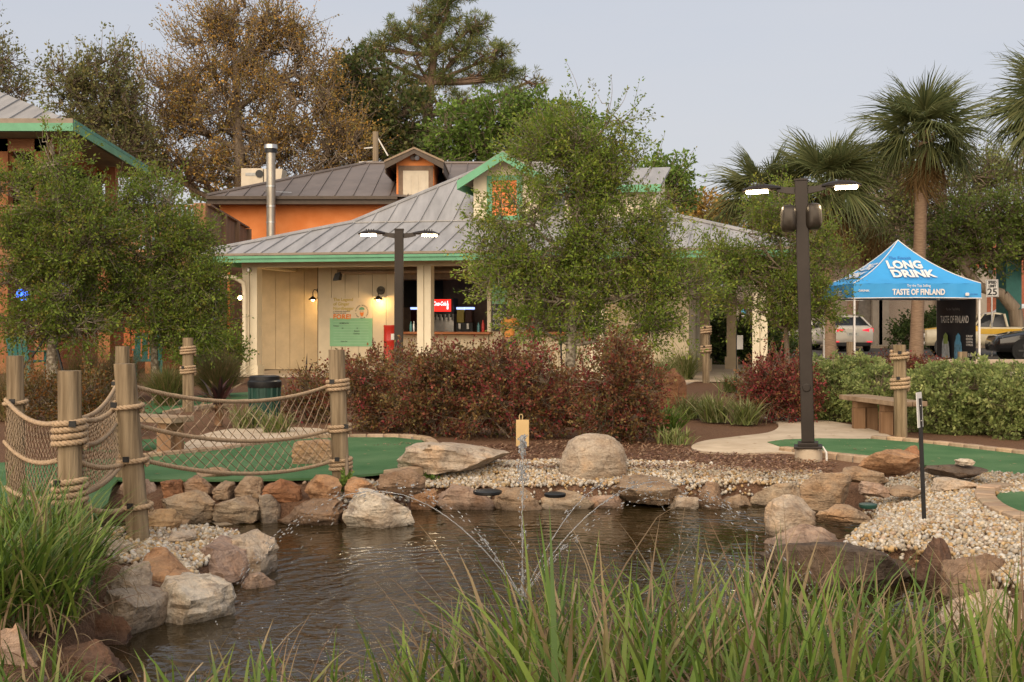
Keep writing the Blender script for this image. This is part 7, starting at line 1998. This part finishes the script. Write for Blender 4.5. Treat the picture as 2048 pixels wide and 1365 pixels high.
def palm(label, px, py, d, trunk_px, scale=1.0, nf=34, dead=6, seed=1, boots=True):
    rnd = random.Random(seed)
    crown = PD(px, py, d); base = Vector((X(trunk_px, d), d, 0))
    root = thing('palm_tree', label, 'palm tree', base, 'cabbage palms')
    c = MB(); r = 0.20 * scale
    c.tube([base.lerp(crown, t) + Vector((0, 0, -0.02)) for t in (0, 0.1, 0.35, 0.65, 0.9, 1.0)], [r * 1.25, r * 1.08, r, r, r * 1.05, r * 0.8], 16); c.build('trunk', PTRK, root, smooth=60)
    if boots:
        for k in range(16):
            a = k * 2.4; z = rnd.uniform(-0.75, 0.1) * scale; p = crown + Vector((0, 0, z))
            o = Vector((math.cos(a), math.sin(a), 0)); c = MB()
            c.beam(p + o * r * 0.9, p + o * (r + 0.16 * scale) + Vector((0, 0, 0.26 * scale)), 0.11 * scale, 0.035 * scale); c.build('leaf_boot', BOOT, root)
    for k in range(nf + dead):
        yaw = k * 2.39996 + rnd.uniform(-0.2, 0.2)
        if k < nf:
            t = k / nf; pitch = R(80 - 98 * t + rnd.uniform(-9, 9)); me = FR[min(3, int(t * 4))]; s = scale * rnd.uniform(0.85, 1.1)
        else:
            pitch = R(rnd.uniform(-75, -45)); me = FRD[0]; s = scale * rnd.uniform(0.7, 0.95)
        M = Matrix.Translation(crown + Vector((0, 0, 0.1))) @ Matrix.Rotation(yaw, 4, 'Z') @ Matrix.Rotation(-pitch, 4, 'Y') @ Matrix.Rotation(rnd.uniform(-0.5, 0.5), 4, 'X') @ Matrix.Scale(s, 4)
        place('frond', me, LEAF, root, M)
palm('tall cabbage palm rising behind the blue tent', 1846, 284, 44, 1832, scale=1.12, nf=40, dead=8, seed=2)
palm('cabbage palm cut by the right edge of the picture', 2128, 235, 38, 2128, scale=1.15, nf=36, dead=4, seed=3)
palm('low cabbage palm farthest left behind the near lamp', 1530, 405, 46, 1540, scale=0.98, nf=34, dead=5, seed=4)
palm('shaggy cabbage palm behind the right lamp head', 1650, 385, 44, 1660, scale=1.12, nf=38, dead=16, seed=5)
palm('palm with dry skirt between the lamp and the tall palm', 1735, 425, 58, 1692, scale=1.35, nf=26, dead=14, seed=6)

# ---- trees in the garden
d = 17.0
tree('young_oak', 'young olive green oak in the middle before the kiosk', 'tree', (X(1140, d), d, 0), tpx([(1141, 840), (1140, 760), (1142, 690), (1150, 600), (1155, 520), (1150, 440), (1165, 360), (1180, 290)], d),
     lob([(1095, 300, 60, 55), (1175, 290, 70, 65), (1130, 380, 95, 60), (1220, 360, 75, 60), (1050, 430, 75, 60), (1180, 450, 90, 60), (1270, 440, 70, 55), (1000, 500, 65, 45), (1090, 510, 85, 50), (1230, 530, 85, 45), (1320, 500, 65, 40), (1010, 570, 55, 40), (1100, 590, 80, 45), (1190, 600, 80, 50), (1290, 590, 75, 45), (1370, 570, 55, 35), (1130, 650, 70, 35), (1220, 650, 60, 40), (1300, 650, 50, 35), (1070, 650, 40, 30), (1225, 230, 40, 45), (1360, 640, 40, 30)], d, 1.0),
     OLIVE, twigs=3300, per=19, leaf=(0.052, 0.024), tl=0.40, gap=-0.05, spread=0.58, gf=2.2, up=0.5, tr=0.085, seed=41, twig_r=0.004, limb_r=0.36, sub=6, shell=1.9, group='young oaks in the garden', bark=BARKW)
# long sprigs that poke out of its crown
def sprigs(root, d, ends, pal, leaf, seed):
    np.random.seed(seed); V_, F_, C_, k = [], [], [], 0; tv, tf, tk = [], [], 0
    for (x0, y0, x1, y1) in ends:
        a = np.array(PD(x0, y0, d)[:]); b = np.array(PD(x1, y1, d + np.random.uniform(-0.3, 0.3))[:])
        m = 9; t = np.linspace(0, 1, m)[:, None]; pts = a + (b - a) * t + np.sin(t * PI) * np.random.normal(size=3) * 0.05
        v_, f_ = seg_tubes(pts[:-1], pts[1:], np.linspace(0.005, 0.0025, m - 1), np.linspace(0.005, 0.002, m - 1), 3); tv.append(v_); tf.append(f_ + tk); tk += len(v_)
        n = 46; tt = np.random.uniform(0, 1, n); p = a + (b - a) * tt[:, None]; dr = norm(b - a) * 0.5 + np.random.normal(size=(n, 3)) * 0.6
        q = leaf_quads(p, dr, np.full(n, leaf[0]) * np.random.uniform(0.6, 1.1, n), np.full(n, leaf[1]), pick(pal[0], pal[1], n)); V_.append(q[0]); F_.append(q[1] + k); C_.append(q[2]); k += len(q[0])
    o1 = link('sprig_leaves', mesh_np('sprig_leaves', np.concatenate(V_), np.concatenate(F_), np.concatenate(C_)), LEAF, root)
    o2 = link('sprig_twigs', mesh_np('sprig_twigs', np.concatenate(tv), np.concatenate(tf)), BARK, root)
    o1['kind'] = o2['kind'] = 'stuff'
mid_oak = [o for o in bpy.data.objects if o.name.startswith('young_oak')][0]
sprigs(mid_oak, 17.0, [(1165, 240, 1130, 120), (1210, 250, 1222, 150), (1225, 230, 1255, 175), (1235, 260, 1290, 188), (1290, 360, 1330, 265), (1320, 400, 1392, 295), (1330, 420, 1380, 330), (960, 470, 915, 410), (985, 430, 945, 380), (1400, 540, 1450, 470), (960, 580, 930, 500), (1120, 280, 1075, 230), (1190, 250, 1190, 190), (1250, 300, 1300, 240)], OLIVE, (0.05, 0.02), 6)
d = 19.5
tree('young_oak', 'leafy young oak with pale spotted trunk in front of the deck', 'tree', (X(104, d), d, 0), tpx([(104, 812), (104, 740), (106, 680), (108, 600), (112, 520), (118, 420)], d),
     lob([(100, 330, 60, 45), (40, 400, 70, 50), (130, 420, 80, 55), (30, 480, 70, 55), (110, 510, 90, 50), (190, 480, 65, 50), (30, 570, 65, 50), (120, 600, 85, 50), (-30, 520, 60, 60), (60, 650, 60, 40), (160, 650, 60, 40), (105, 290, 28, 25)], d, 1.0),
     GREEN_OAK, twigs=2200, per=20, leaf=(0.056, 0.026), tl=0.42, gap=-0.01, spread=0.58, gf=2.0, up=0.45, tr=0.11, seed=42, twig_r=0.004, limb_r=0.36, sub=6, group='young oaks in the garden', bark=BARKW)
d = 20.5
tree('young_oak', 'broad young oak between the deck and the kiosk corner', 'tree', (X(312, d), d, 0), tpx([(312, 802), (310, 740), (308, 690), (305, 610), (300, 520), (295, 450)], d),
     lob([(250, 410, 70, 45), (320, 420, 60, 45), (380, 480, 35, 28), (230, 480, 80, 55), (320, 500, 85, 55), (270, 570, 85, 50), (360, 570, 70, 50), (415, 570, 32, 28), (250, 640, 70, 45), (340, 640, 75, 45), (400, 640, 45, 40), (190, 580, 55, 50)], d, 1.0),
     GREEN_OAK, twigs=2350, per=20, leaf=(0.056, 0.026), tl=0.42, gap=-0.01, spread=0.58, gf=2.0, up=0.4, tr=0.075, seed=43, twig_r=0.004, limb_r=0.36, sub=6, group='young oaks in the garden', bark=BARKW)
d = 21.0
tree('young_oak', 'small young oak in front of the right end of the kiosk', 'tree', (X(1576, d), d, 0), tpx([(1576, 790), (1574, 720), (1572, 660), (1570, 600), (1568, 540)], d),
     lob([(1560, 420, 55, 40), (1520, 490, 65, 45), (1600, 480, 65, 50), (1480, 540, 60, 40), (1560, 560, 80, 45), (1640, 540, 55, 45), (1500, 600, 60, 35), (1600, 620, 60, 40), (1550, 650, 50, 35), (1645, 600, 40, 32), (1680, 548, 26, 18), (1460, 510, 40, 30)], d, 1.0),
     GREEN_OAK, twigs=1500, per=19, leaf=(0.056, 0.026), tl=0.42, gap=-0.03, spread=0.58, gf=2.0, up=0.45, tr=0.055, seed=44, twig_r=0.004, limb_r=0.4, sub=6, group='young oaks in the garden')
# dark stakes holding the two left trees
for (x0, y0, x1, y1, dd, lab) in ((100, 665, 48, 735, 19.4, 'dark slanting stake left of the spotted trunk'), (112, 690, 130, 760, 19.4, 'dark stake right of the spotted trunk'), (1120, 640, 1127, 830, 16.9, 'thin black stake beside the middle oak')):
    c = MB(); c.tube([PD(x0, y0, dd), PD(x1, y1, dd)], 0.02 if dd > 18 else 0.012, 6); tag(c.build('tree_stake', BLACK), lab, 'stake', 'stakes of the young trees')

# ---- shrubs
def shrub(name, label, d, lobes, pal, base_px, twigs=800, per=14, leaf=(0.034, 0.021), tl=0.22, seed=1, group=None, gap=-0.18, up=0.5, cat='shrub', stems=0.12, spread=0.9, shell=2.2, **k):
    return tree(name, label, cat, (X(base_px, d), d, 0), [Vector((X(base_px, d), d, -0.02)), Vector((X(base_px, d), d, 0.25))], lob(lobes, d, 1.15), pal, twigs=twigs, per=per, leaf=leaf, tl=tl, seed=seed, group=group, gap=gap, up=up,
                tr=0.022, stems=stems, twig_r=0.0028, sub=5, limb_r=0.6, crown='foliage', spread=spread, shell=shell, **k)
RG = 'red leaved shrubs behind the pond'
shrub('fringe_shrub', 'red shrub at the left end of the row beside the upright rope post', 15.2, [(740, 774, 60, 56), (800, 764, 60, 56), (770, 824, 70, 46), (715, 804, 40, 51), (700, 744, 30, 21)], (BURG[0], (2, 2, 3, 4, 3, 3, 0.6, 3)), 765, 900, seed=51, group=RG, gap=0.0, leaf=(0.040, 0.025), shell=1.7)
shrub('fringe_shrub', 'large red shrub below the middle kiosk column', 14.6, [(860, 759, 60, 56), (920, 749, 60, 51), (880, 814, 80, 56), (950, 804, 50, 56), (830, 804, 50, 56)], (BURG[0], (2.5, 2, 3, 4, 3, 4, 0.7, 3)), 890, 1350, seed=52, group=RG, gap=0.0, leaf=(0.040, 0.025), shell=1.7)
shrub('fringe_shrub', 'large red shrub left of the middle oak trunk', 14.3, [(1000, 749, 65, 56), (1065, 759, 60, 56), (1020, 814, 80, 61), (1090, 814, 50, 56), (960, 814, 50, 56)], (BURG[0], (3, 3, 3, 3, 3, 3, 1.2, 2)), 1030, 1350, seed=53, group=RG, gap=0.0, leaf=(0.040, 0.025), shell=1.7)
shrub('fringe_shrub', 'red shrub right of the middle oak trunk above the domed boulder', 13.8, [(1225, 774, 60, 61), (1270, 774, 45, 61), (1215, 834, 60, 51), (1275, 834, 45, 51), (1235, 719, 35, 26)], (BURG[0], (3, 2, 3, 3, 2, 4, 0.8, 2)), 1240, 1100, seed=54, group=RG, gap=0.0, leaf=(0.040, 0.025), shell=1.7)
shrub('fringe_shrub', 'low olive tinted shrub around the foot of the middle oak', 16.0, [(1150, 794, 50, 41), (1120, 834, 50, 36), (1180, 834, 45, 36)], (BURG[0], (2, 1, 3, 5, 4, 4, 0.5, 1)), 1150, 700, seed=55, group=RG, gap=0.0, leaf=(0.040, 0.025), shell=1.7)
shrub('fringe_shrub', 'thin red shrub beside the dark litter bin', 16.6, [(626, 790, 37, 35), (596, 810, 37, 25), (666, 770, 27, 30), (656, 810, 37, 35)], (BURG[0], (1.5, 1.5, 2, 4, 3, 3, 0.8, 3)), 625, 480, seed=56, group=RG, gap=0.0, leaf=(0.040, 0.025), shell=1.7)
shrub('fringe_shrub', 'red shrub left of the tall lamp post', 16.5, [(1540, 764, 45, 41), (1580, 774, 40, 41), (1530, 794, 45, 36), (1590, 804, 40, 31)], (BURG[0], (5, 4, 3, 1.5, 1, 2, 1.5, 2)), 1555, 1000, seed=57, group=RG, gap=0.0, leaf=(0.040, 0.025), shell=1.7)
shrub('fringe_shrub', 'row of reddish twigs in front of the tent legs', 23.5, [(1730, 740, 50, 14), (1790, 740, 50, 16), (1850, 744, 50, 14), (1690, 744, 30, 12)], (BURG[0], (5, 4, 3, 3, 1, 1, 1.5, 2)), 1780, 800, seed=58, group=RG, leaf=(0.045, 0.03))
shrub('nandina_shrub', 'orange red shrub behind the thick rope post', 14.5, [(190, 800, 45, 40), (150, 820, 40, 35), (230, 830, 40, 30), (80, 800, 40, 40)], ([(0.22, 0.08, 0.02), (0.14, 0.10, 0.03), (0.10, 0.10, 0.03), (0.28, 0.13, 0.03)], (3, 3, 3, 1)), 170, 800, seed=59)
PG = 'green mounded shrubs on the right'
shrub('mock_orange', 'green shrub right behind the tall lamp post', 16.8, [(1659, 773, 40, 38), (1696, 806, 43, 33), (1651, 815, 34, 30), (1720, 759, 37, 24)], PITT, 1680, 1300, per=16, leaf=(0.05, 0.024), seed=61, group=PG, ends=True, spread=1.0, tl=0.2, gap=-0.05, shell=1.7)
shrub('mock_orange', 'green shrub behind the right bench', 16.2, [(1762, 794, 56, 38), (1818, 809, 43, 41), (1763, 826, 52, 28), (1854, 790, 30, 28)], PITT, 1790, 1400, per=16, leaf=(0.05, 0.024), seed=62, group=PG, ends=True, spread=1.0, tl=0.2, gap=-0.05, shell=1.7)
shrub('mock_orange', 'broad pale green shrub right of the white stake sign', 15.0, [(1900, 801, 59, 48), (1961, 794, 68, 45), (1911, 860, 45, 34), (1981, 857, 54, 31), (1870, 830, 28, 34)], PITT, 1930, 2000, per=16, leaf=(0.052, 0.025), seed=63, group=PG, ends=True, spread=1.0, tl=0.2, gap=-0.05, shell=1.7)
shrub('mock_orange', 'pale green shrub cut by the right edge of the picture', 14.4, [(2040, 805, 60, 43), (2082, 828, 69, 43), (2035, 850, 48, 34)], PITT, 2050, 1500, per=16, leaf=(0.052, 0.025), seed=64, group=PG, ends=True, spread=1.0, tl=0.2, gap=-0.05, shell=1.7)
shrub('hedge', 'dark clipped hedge behind the open end of the kiosk', 37.0, [(1400, 690, 40, 45), (1440, 685, 40, 45), (1480, 690, 40, 45), (1520, 690, 40, 45), (1560, 700, 40, 40)], HEDGE, 1480, 1500, leaf=(0.09, 0.06), tl=0.3, seed=65)
shrub('hedge', 'dark bush beside the far palm trunk across the street', 57.0, [(1850, 662, 30, 30), (1880, 668, 30, 28), (1815, 672, 25, 25)], HEDGE, 1850, 500, leaf=(0.14, 0.09), tl=0.5, seed=66)
shrub('hedge', 'dark green bush under the deck beside the kiosk', 26.0, [(440, 700, 40, 30), (395, 710, 40, 30)], GREEN_OAK, 420, 500, leaf=(0.07, 0.04), tl=0.3, seed=67)
shrub('cover_plant', 'green tuft growing between the left wall stones', 10.2, [(694, 975, 12, 22)], BRIGHT, 694, 60, leaf=(0.03, 0.02), tl=0.06, seed=68, cat='plant')
shrub('cover_plant', 'green tuft beside the brick tip of the left green', 11.0, [(858, 968, 14, 10)], BRIGHT, 858, 50, leaf=(0.03, 0.02), tl=0.05, seed=69, cat='plant')

# loose shoots standing out of the red shrubs
random.seed(5)
for o_ in [q for q in bpy.data.objects if q.name.startswith('fringe_shrub')]:
    d_ = o_.location.y; px_ = 1024 + o_.location.x * F / d_
    if d_ > 20 or px_ < 680: continue
    e_ = []
    for k in range(9):
        x_ = px_ + random.uniform(-85, 85); y_ = 760 + abs(x_ - px_) * 0.25; dx = random.uniform(-28, 28)
        e_.append((x_, y_, x_ + dx, y_ - random.uniform(60, 105) + abs(x_ - px_) * 0.2))
    sprigs(o_, d_, e_, BURG, (0.04, 0.024), int(px_))
# ---- grasses
def blades(bases, lean, az, L, W, curl, cols, segs=6, twist=0.0):
    n = len(bases); t = np.linspace(0, 1, segs + 1)
    out = np.stack([np.cos(az), np.sin(az), np.zeros(n)], 1)
    V = np.zeros((n, segs + 1, 2, 3)); pos = np.array(bases, float).copy()
    ang = lean.copy(); side = np.stack([-np.sin(az + twist), np.cos(az + twist), np.zeros(n)], 1)
    for i in range(segs + 1):
        w_ = W * (1.0 - t[i] ** 2.6) * (0.75 + 0.5 * min(1, t[i] * 3)) * 0.5
        V[:, i, 0] = pos + side * w_[:, None]; V[:, i, 1] = pos - side * w_[:, None]
        d_ = out * np.sin(ang)[:, None] + np.array([0, 0, 1.0]) * np.cos(ang)[:, None]
        pos = pos + d_ * (L / segs)[:, None]
        ang = ang + curl / segs * (0.4 + 1.6 * t[i]) + np.where(np.random.uniform(size=n) < 0.03, np.random.uniform(0.3, 1.1, n), 0) * (t[i] > 0.35)
    base_i = (np.arange(n) * (segs + 1) * 2)[:, None, None]
    k = np.arange(segs); q = np.stack([2 * k, 2 * k + 1, 2 * k + 3, 2 * k + 2], 1)
    g_ = np.linspace(0.8, 1.1, segs + 1)
    Cv = cols[:, None] * np.ones((1, segs + 1, 1))
    tipk = (np.random.uniform(size=n) < 0.26)[:, None, None] * np.clip((t[None, :, None] - np.random.uniform(0.45, 0.9, (n, 1, 1))) / 0.15, 0, 1)
    Cv = Cv * (1 - tipk) + np.array([0.29, 0.215, 0.115]) * tipk          # withered tips
    Cc = np.repeat(Cv[:, :, None], 2, 2).reshape(-1, 3)
    return V.reshape(-1, 3), (q[None] + base_i).reshape(-1, 4), Cc
REED = ([(0.1287, 0.2046, 0.033), (0.098, 0.165, 0.0275), (0.1776, 0.2442, 0.044), (0.0674, 0.1254, 0.0242), (0.2082, 0.2376, 0.0605)], (4, 3, 3, 2, 1))
STRAW = ([(0.30, 0.215, 0.12), (0.22, 0.15, 0.085), (0.36, 0.28, 0.17), (0.17, 0.10, 0.06)], (3, 3, 1, 2))
def grass_mesh(bx_, by, bz, n, L, W, pal, lean=(0.05, 0.45), curl=(0.1, 0.7), seed=1, spread_xy=0.05, bias=0.0, segs=6, az0=None):
    np.random.seed(seed)
    i = np.random.randint(0, len(bx_), n)
    b = np.stack([bx_[i] + np.random.normal(size=n) * spread_xy, by[i] + np.random.normal(size=n) * spread_xy, bz[i]], 1)
    az = np.random.uniform(0, 2 * PI, n) if az0 is None else np.random.normal(az0, 0.9, n)
    ln = np.random.uniform(*lean, n); cu = np.random.uniform(*curl, n)
    Ls = np.random.uniform(*L, n) if isinstance(L, tuple) else L[i] * np.random.uniform(0.6, 1.1, n)
    return blades(b, ln, az, Ls, np.random.uniform(*W, n), cu, pick(pal[0], pal[1], n) * np.random.uniform(0.75, 1.2, (n, 1)), segs, np.random.uniform(-0.9, 0.9, n))
def join(parts):
    k = 0; V, Fq, Cc = [], [], []
    for v_, f_, c_ in parts: V.append(v_); Fq.append(f_ + k); Cc.append(c_); k += len(v_)
    return np.concatenate(V), np.concatenate(Fq), np.concatenate(Cc)
# near bank reeds: one continuous stand
np.random.seed(77)
# height of the reed tips as seen along the picture
hx = np.array([240, 330, 420, 520, 620, 700, 780, 860, 950, 1050, 1110, 1200, 1300, 1400, 1500, 1600, 1700, 1800, 1900, 2000, 2100])
hy = np.array([1350, 1290, 1265, 1270, 1290, 1260, 1255, 1215, 1200, 1140, 1070, 1110, 1085, 1140, 1110, 1085, 1140, 1150, 1165, 1140, 1110])
def reed_bases(n, x0, x1, d0, d1):
    px = np.random.uniform(x0, x1, n); dd = np.random.uniform(d0, d1, n)
    top = np.interp(px, hx, hy)
    L = np.maximum(0.18, (EYE - (top - HZ) * dd / F) + 0.32)
    return (px - 1024) * dd / F, dd, np.full(n, -0.30), L
parts = []
for (n, x0, x1, d0, d1, sd_) in ((480, 850, 2140, 4.0, 5.0, 1), (260, 930, 2140, 4.6, 5.4, 2), (210, 240, 1000, 3.9, 4.8, 3), (420, 1000, 2140, 3.3, 4.2, 4), (200, 1500, 2140, 3.2, 4.4, 5)):
    np.random.seed(100 + sd_)
    x_, y_, z_, L_ = reed_bases(n // 5, x0, x1, d0, d1)
    parts.append(grass_mesh(x_, y_, z_, n, L_, (0.011, 0.024), REED, (0.02, 0.42), (0.05, 1.05), 200 + sd_, 0.04, segs=7))
    parts.append(grass_mesh(x_, y_, z_, int(n * 0.9), L_ * 1.22, (0.005, 0.012), STRAW, (0.03, 0.6), (0.6, 3.0), 300 + sd_, 0.05, segs=9))
V, Fq, Cc = join(parts)
tag(link('reeds', mesh_np('reeds', V, Fq, Cc), BLADE), 'stand of tall green reeds with dry blades along the near bank', 'reeds', kind='stuff')
# big grass clump on the left bank
def grass_thing(name, label, centers, n, L, W, pal, lean, curl, seed, spread=0.05, dry=0, group=None, cat='grass clump', segs=6):
    cs = [Vector(c_) for c_ in centers]
    root = thing(name, label, cat, sum(cs, Vector()) / len(cs), group)
    bx_ = np.array([c_.x for c_ in cs]); by = np.array([c_.y for c_ in cs]); bz = np.array([c_.z for c_ in cs])
    pr = [grass_mesh(bx_, by, bz, n, L, W, pal, lean, curl, seed, spread, segs=segs)]
    v_, f_, c_ = join(pr); o = link('leaves', mesh_np('leaves', v_, f_, c_), BLADE, root); o['kind'] = 'stuff'
    if dry:
        v_, f_, c_ = grass_mesh(bx_, by, bz, dry, (L[0] * 0.7, L[1] * 0.9), (W[0] * 0.5, W[1] * 0.7), STRAW, (lean[0] + 0.2, lean[1] + 0.4), (1.0, 2.8), seed + 1, spread * 1.3, segs=8)
        o = link('dry_leaves', mesh_np('dry_leaves', v_, f_, c_), BLADE, root); o['kind'] = 'stuff'
    return root
d = 6.0
grass_thing('grass_clump', 'large green grass clump with dry straw on the left bank', [(X(x, d_), d_, -0.05) for x, d_ in ((-40, 6.4), (20, 6.2), (70, 6.3), (110, 6.1), (30, 5.6), (90, 5.7), (-30, 5.5), (60, 6.7), (10, 6.8), (130, 6.4))], 1300, (0.35, 0.74), (0.009, 0.017), REED, (0.05, 0.75), (0.3, 1.3), 401, 0.08, dry=700)
grass_thing('grass_clump', 'scraggly dry grass at the lower left corner', [(X(x, d_), d_, -0.2) for x, d_ in ((20, 4.7), (80, 4.6), (-20, 4.8), (130, 4.8), (60, 5.2))], 70, (0.2, 0.4), (0.008, 0.014), REED, (0.05, 0.6), (0.2, 1.0), 402, 0.07, dry=200)
# fountain grasses (muhly) behind the fence
MUHLY = ([(0.247, 0.182, 0.078), (0.156, 0.169, 0.048), (0.338, 0.221, 0.114), (0.117, 0.143, 0.042)], (3, 3, 2, 2))
FG = 'fountain grasses behind the rope fence'
grass_thing('fountain_grass', 'round brown green fountain grass left of the kiosk corner', [P(435, 795)], 2600, (0.6, 1.05), (0.004, 0.008), MUHLY, (0.05, 0.9), (0.3, 1.0), 411, 0.07, group=FG)
grass_thing('fountain_grass', 'green fountain grass behind the slim rope post', [P(335, 812)], 1500, (0.5, 0.85), (0.004, 0.008), (MUHLY[0], (1, 4, 1, 4)), (0.05, 0.8), (0.3, 1.0), 412, 0.07, group=FG)
grass_thing('fountain_grass', 'tawny fountain grass behind the far left rope post', [P(30, 840), P(-60, 840)], 2200, (0.6, 1.05), (0.004, 0.008), (MUHLY[0], (4, 2, 4, 1)), (0.05, 0.8), (0.3, 1.0), 413, 0.1, group=FG)
grass_thing('fountain_grass', 'tawny fountain grass between the thick and leaning rope posts', [P(170, 800), P(240, 795)], 2200, (0.6, 1.1), (0.004, 0.008), (MUHLY[0], (4, 2, 4, 1)), (0.05, 0.7), (0.2, 0.8), 414, 0.1, group=FG)
VAR = ([(0.20, 0.23, 0.07), (0.27, 0.28, 0.12), (0.13, 0.17, 0.045), (0.32, 0.30, 0.16)], (3, 2, 3, 1))
LG = 'striped lilyturf clumps'
for i, (x, y, n, lab, L) in enumerate(((1430, 845, 260, 'pale striped grass clump nearest the curved path', (0.3, 0.55)), (1490, 850, 220, 'pale striped grass clump at the path bend', (0.28, 0.5)), (1380, 838, 200, 'pale striped grass clump left of the path', (0.28, 0.48)), (1330, 868, 260, 'green grassy clump right of the red shrubs', (0.3, 0.5)), (1350, 890, 120, 'small grass tuft on the mulch beside the path', (0.15, 0.28)), (1462, 785, 160, 'striped grass clump near the slim right rope post', (0.3, 0.5)), (1500, 790, 140, 'striped grass clump before the red shrub on the right', (0.3, 0.5)), (490, 858, 120, 'small striped grass left of the litter bin', (0.25, 0.45)), (548, 866, 130, 'small striped grass in front of the litter bin', (0.22, 0.4)), (1370, 762, 420, 'big strappy clump at the kiosk wall near the orange boulder', (0.6, 0.95)), (1320, 770, 300, 'strappy clump behind the red shrub at the kiosk', (0.5, 0.85)))):
    p = P(x, y); grass_thing('lilyturf', lab, [p, p + Vector((0.08, 0.05, 0)), p + Vector((-0.07, 0.06, 0))], n, L, (0.010, 0.02), VAR if i not in (3,) else REED, (0.1, 0.8), (0.4, 1.3), 430 + i, 0.05, group=LG)
CORD = ([(0.045, 0.022, 0.022), (0.07, 0.03, 0.028), (0.03, 0.02, 0.018)], (1, 1, 1))
p = P(436, 852)
cr_ = thing('cordyline', 'dark purple strappy plant on a short ragged trunk by the fence', 'plant', p)
c = MB(); c.tube([p, p + Vector((0.02, 0, 0.16)), p + Vector((-0.01, 0, 0.32))], [0.055, 0.06, 0.05], 10); c.build('trunk', BOOT, cr_)
v_, f_, c_ = grass_mesh(np.array([p.x]), np.array([p.y]), np.array([0.28]), 46, (0.3, 0.55), (0.03, 0.05), CORD, (0.1, 1.3), (0.2, 1.2), 450, 0.02); link('leaves', mesh_np('leaves', v_, f_, c_), BLADE, cr_)
v_, f_, c_ = grass_mesh(np.array([p.x]), np.array([p.y]), np.array([0.25]), 30, (0.15, 0.3), (0.02, 0.04), STRAW, (1.2, 1.9), (0.6, 1.4), 451, 0.02); link('dry_leaves', mesh_np('dry_leaves', v_, f_, c_), BLADE, cr_)
p = P(612, 830)
grass_thing('cordyline', 'dark pointed leaves rising above the thin red shrub', [p + Vector((0, 0, 0.35))], 14, (0.35, 0.6), (0.035, 0.055), CORD, (0.05, 0.8), (0.1, 0.8), 452, 0.02, cat='plant')
# ================================================================ FOUNTAIN
WJ = mat('splashing_water', (0.85, 0.88, 0.92), 0.08, 0, trans=0.75, ior=1.33, spec=0.6)
fo = thing('fountain', 'pond fountain throwing a fan of thin water jets', 'fountain', NOZ)
c = MB(); c.lathe(NOZ + Vector((0, 0, -0.1)), [(0.05, 0), (0.05, 0.08), (0.035, 0.12), (0.03, 0.14)], 16); c.build('nozzle', BLACK, fo, smooth=True)
random.seed(9)
SPRAY = MB()
def jet(az, rng, hgt, brk, name='jet', r0=0.003, drops=30, stray=0.02):
    """parabola of range rng and apex hgt; a clear rope of water up to brk, then drops"""
    mb = MB(); pts, rad = [], []
    o = Vector((math.cos(az), math.sin(az), 0))
    n = 46
    P_ = lambda t: NOZ + Vector((0, 0, 0.05)) + o * (rng * t) + Vector((0, 0, 4 * hgt * t * (1 - t)))
    for i in range(n + 1):
        t = brk * i / n
        pts.append(P_(t) + Vector((random.gauss(0, 1), random.gauss(0, 1), random.gauss(0, 1))) * 0.0035 * t)
        rad.append(r0 * (0.8 + 0.5 * random.random()) * (1 - 0.35 * i / n))
    mb.tube(pts, rad, 6)
    for k in range(drops):
        t = brk + (0.99 - brk) * random.random() ** 1.1 if random.random() < 0.72 else brk * random.uniform(0.5, 1)
        p = P_(t) + Vector((random.gauss(0, 1), random.gauss(0, 1), random.gauss(0, 1))) * stray * (0.5 + t)
        if p.z < WZ: continue
        r = random.uniform(0.0012, 0.0042)
        v1 = (P_(min(1, t + 0.01)) - P_(t)).normalized() * r * random.uniform(1, 3.2)
        SPRAY.tube([p - v1 * 1.3, p - v1 * 0.6, p + v1 * 0.6, p + v1 * 1.3], [r * 0.25, r, r, r * 0.25], 5)
    mb.build(name, WJ, fo, smooth=70)
for az, rng, h, brk in ((178, 1.72, 0.62, 0.62), (150, 1.7, 0.6, 0.18), (42, 1.6, 0.62, 0.40), (20, 1.75, 0.64, 0.5), (-8, 1.7, 0.62, 0.15)):
    jet(R(az), rng, h, brk, drops=130)
# upright centre jet with a broken glassy top
mb = MB(); pts, rad = [], []
for i in range(60):
    t = i / 59; z = 0.98 * t
    pts.append(NOZ + Vector((random.gauss(0, 0.002), random.gauss(0, 0.002), 0.02 + z))); rad.append(0.0052 * (0.5 + 1.0 * random.random()) + (0.016 * random.random() if t > 0.87 else 0) + (0.004 if t < 0.2 else 0))
mb.tube(pts, rad, 8)
for k in range(150):
    a = random.uniform(0, 6.28); z = random.choice((random.uniform(0.7, 1.0), random.uniform(0, 1)))
    p = NOZ + Vector((math.cos(a), math.sin(a), 0)) * random.uniform(0.01, 0.035) + Vector((0, 0, z)); r = random.uniform(0.002, 0.007)
    SPRAY.ball(p, (r, r, r * 1.6), 6, 4)
mb.build('centre_jet', WJ, fo, smooth=70)
o = SPRAY.build('spray_drops', WJ, fo, smooth=70); o['kind'] = 'stuff'
# splash drops thrown up where the jets fall
mb = MB()
for k in range(420):
    a = random.gauss(0.15, 0.9) if random.random() < 0.6 else random.uniform(0, 6.28); rr = random.gauss(1.7, 0.16)
    p = NOZ + Vector((math.cos(a) * rr, math.sin(a) * rr, abs(random.gauss(0, 0.04)))); r = random.uniform(0.002, 0.006)
    mb.ball(p, r, 5, 4)
o = mb.build('splash_drops', WJ, fo, smooth=70); o['kind'] = 'stuff'
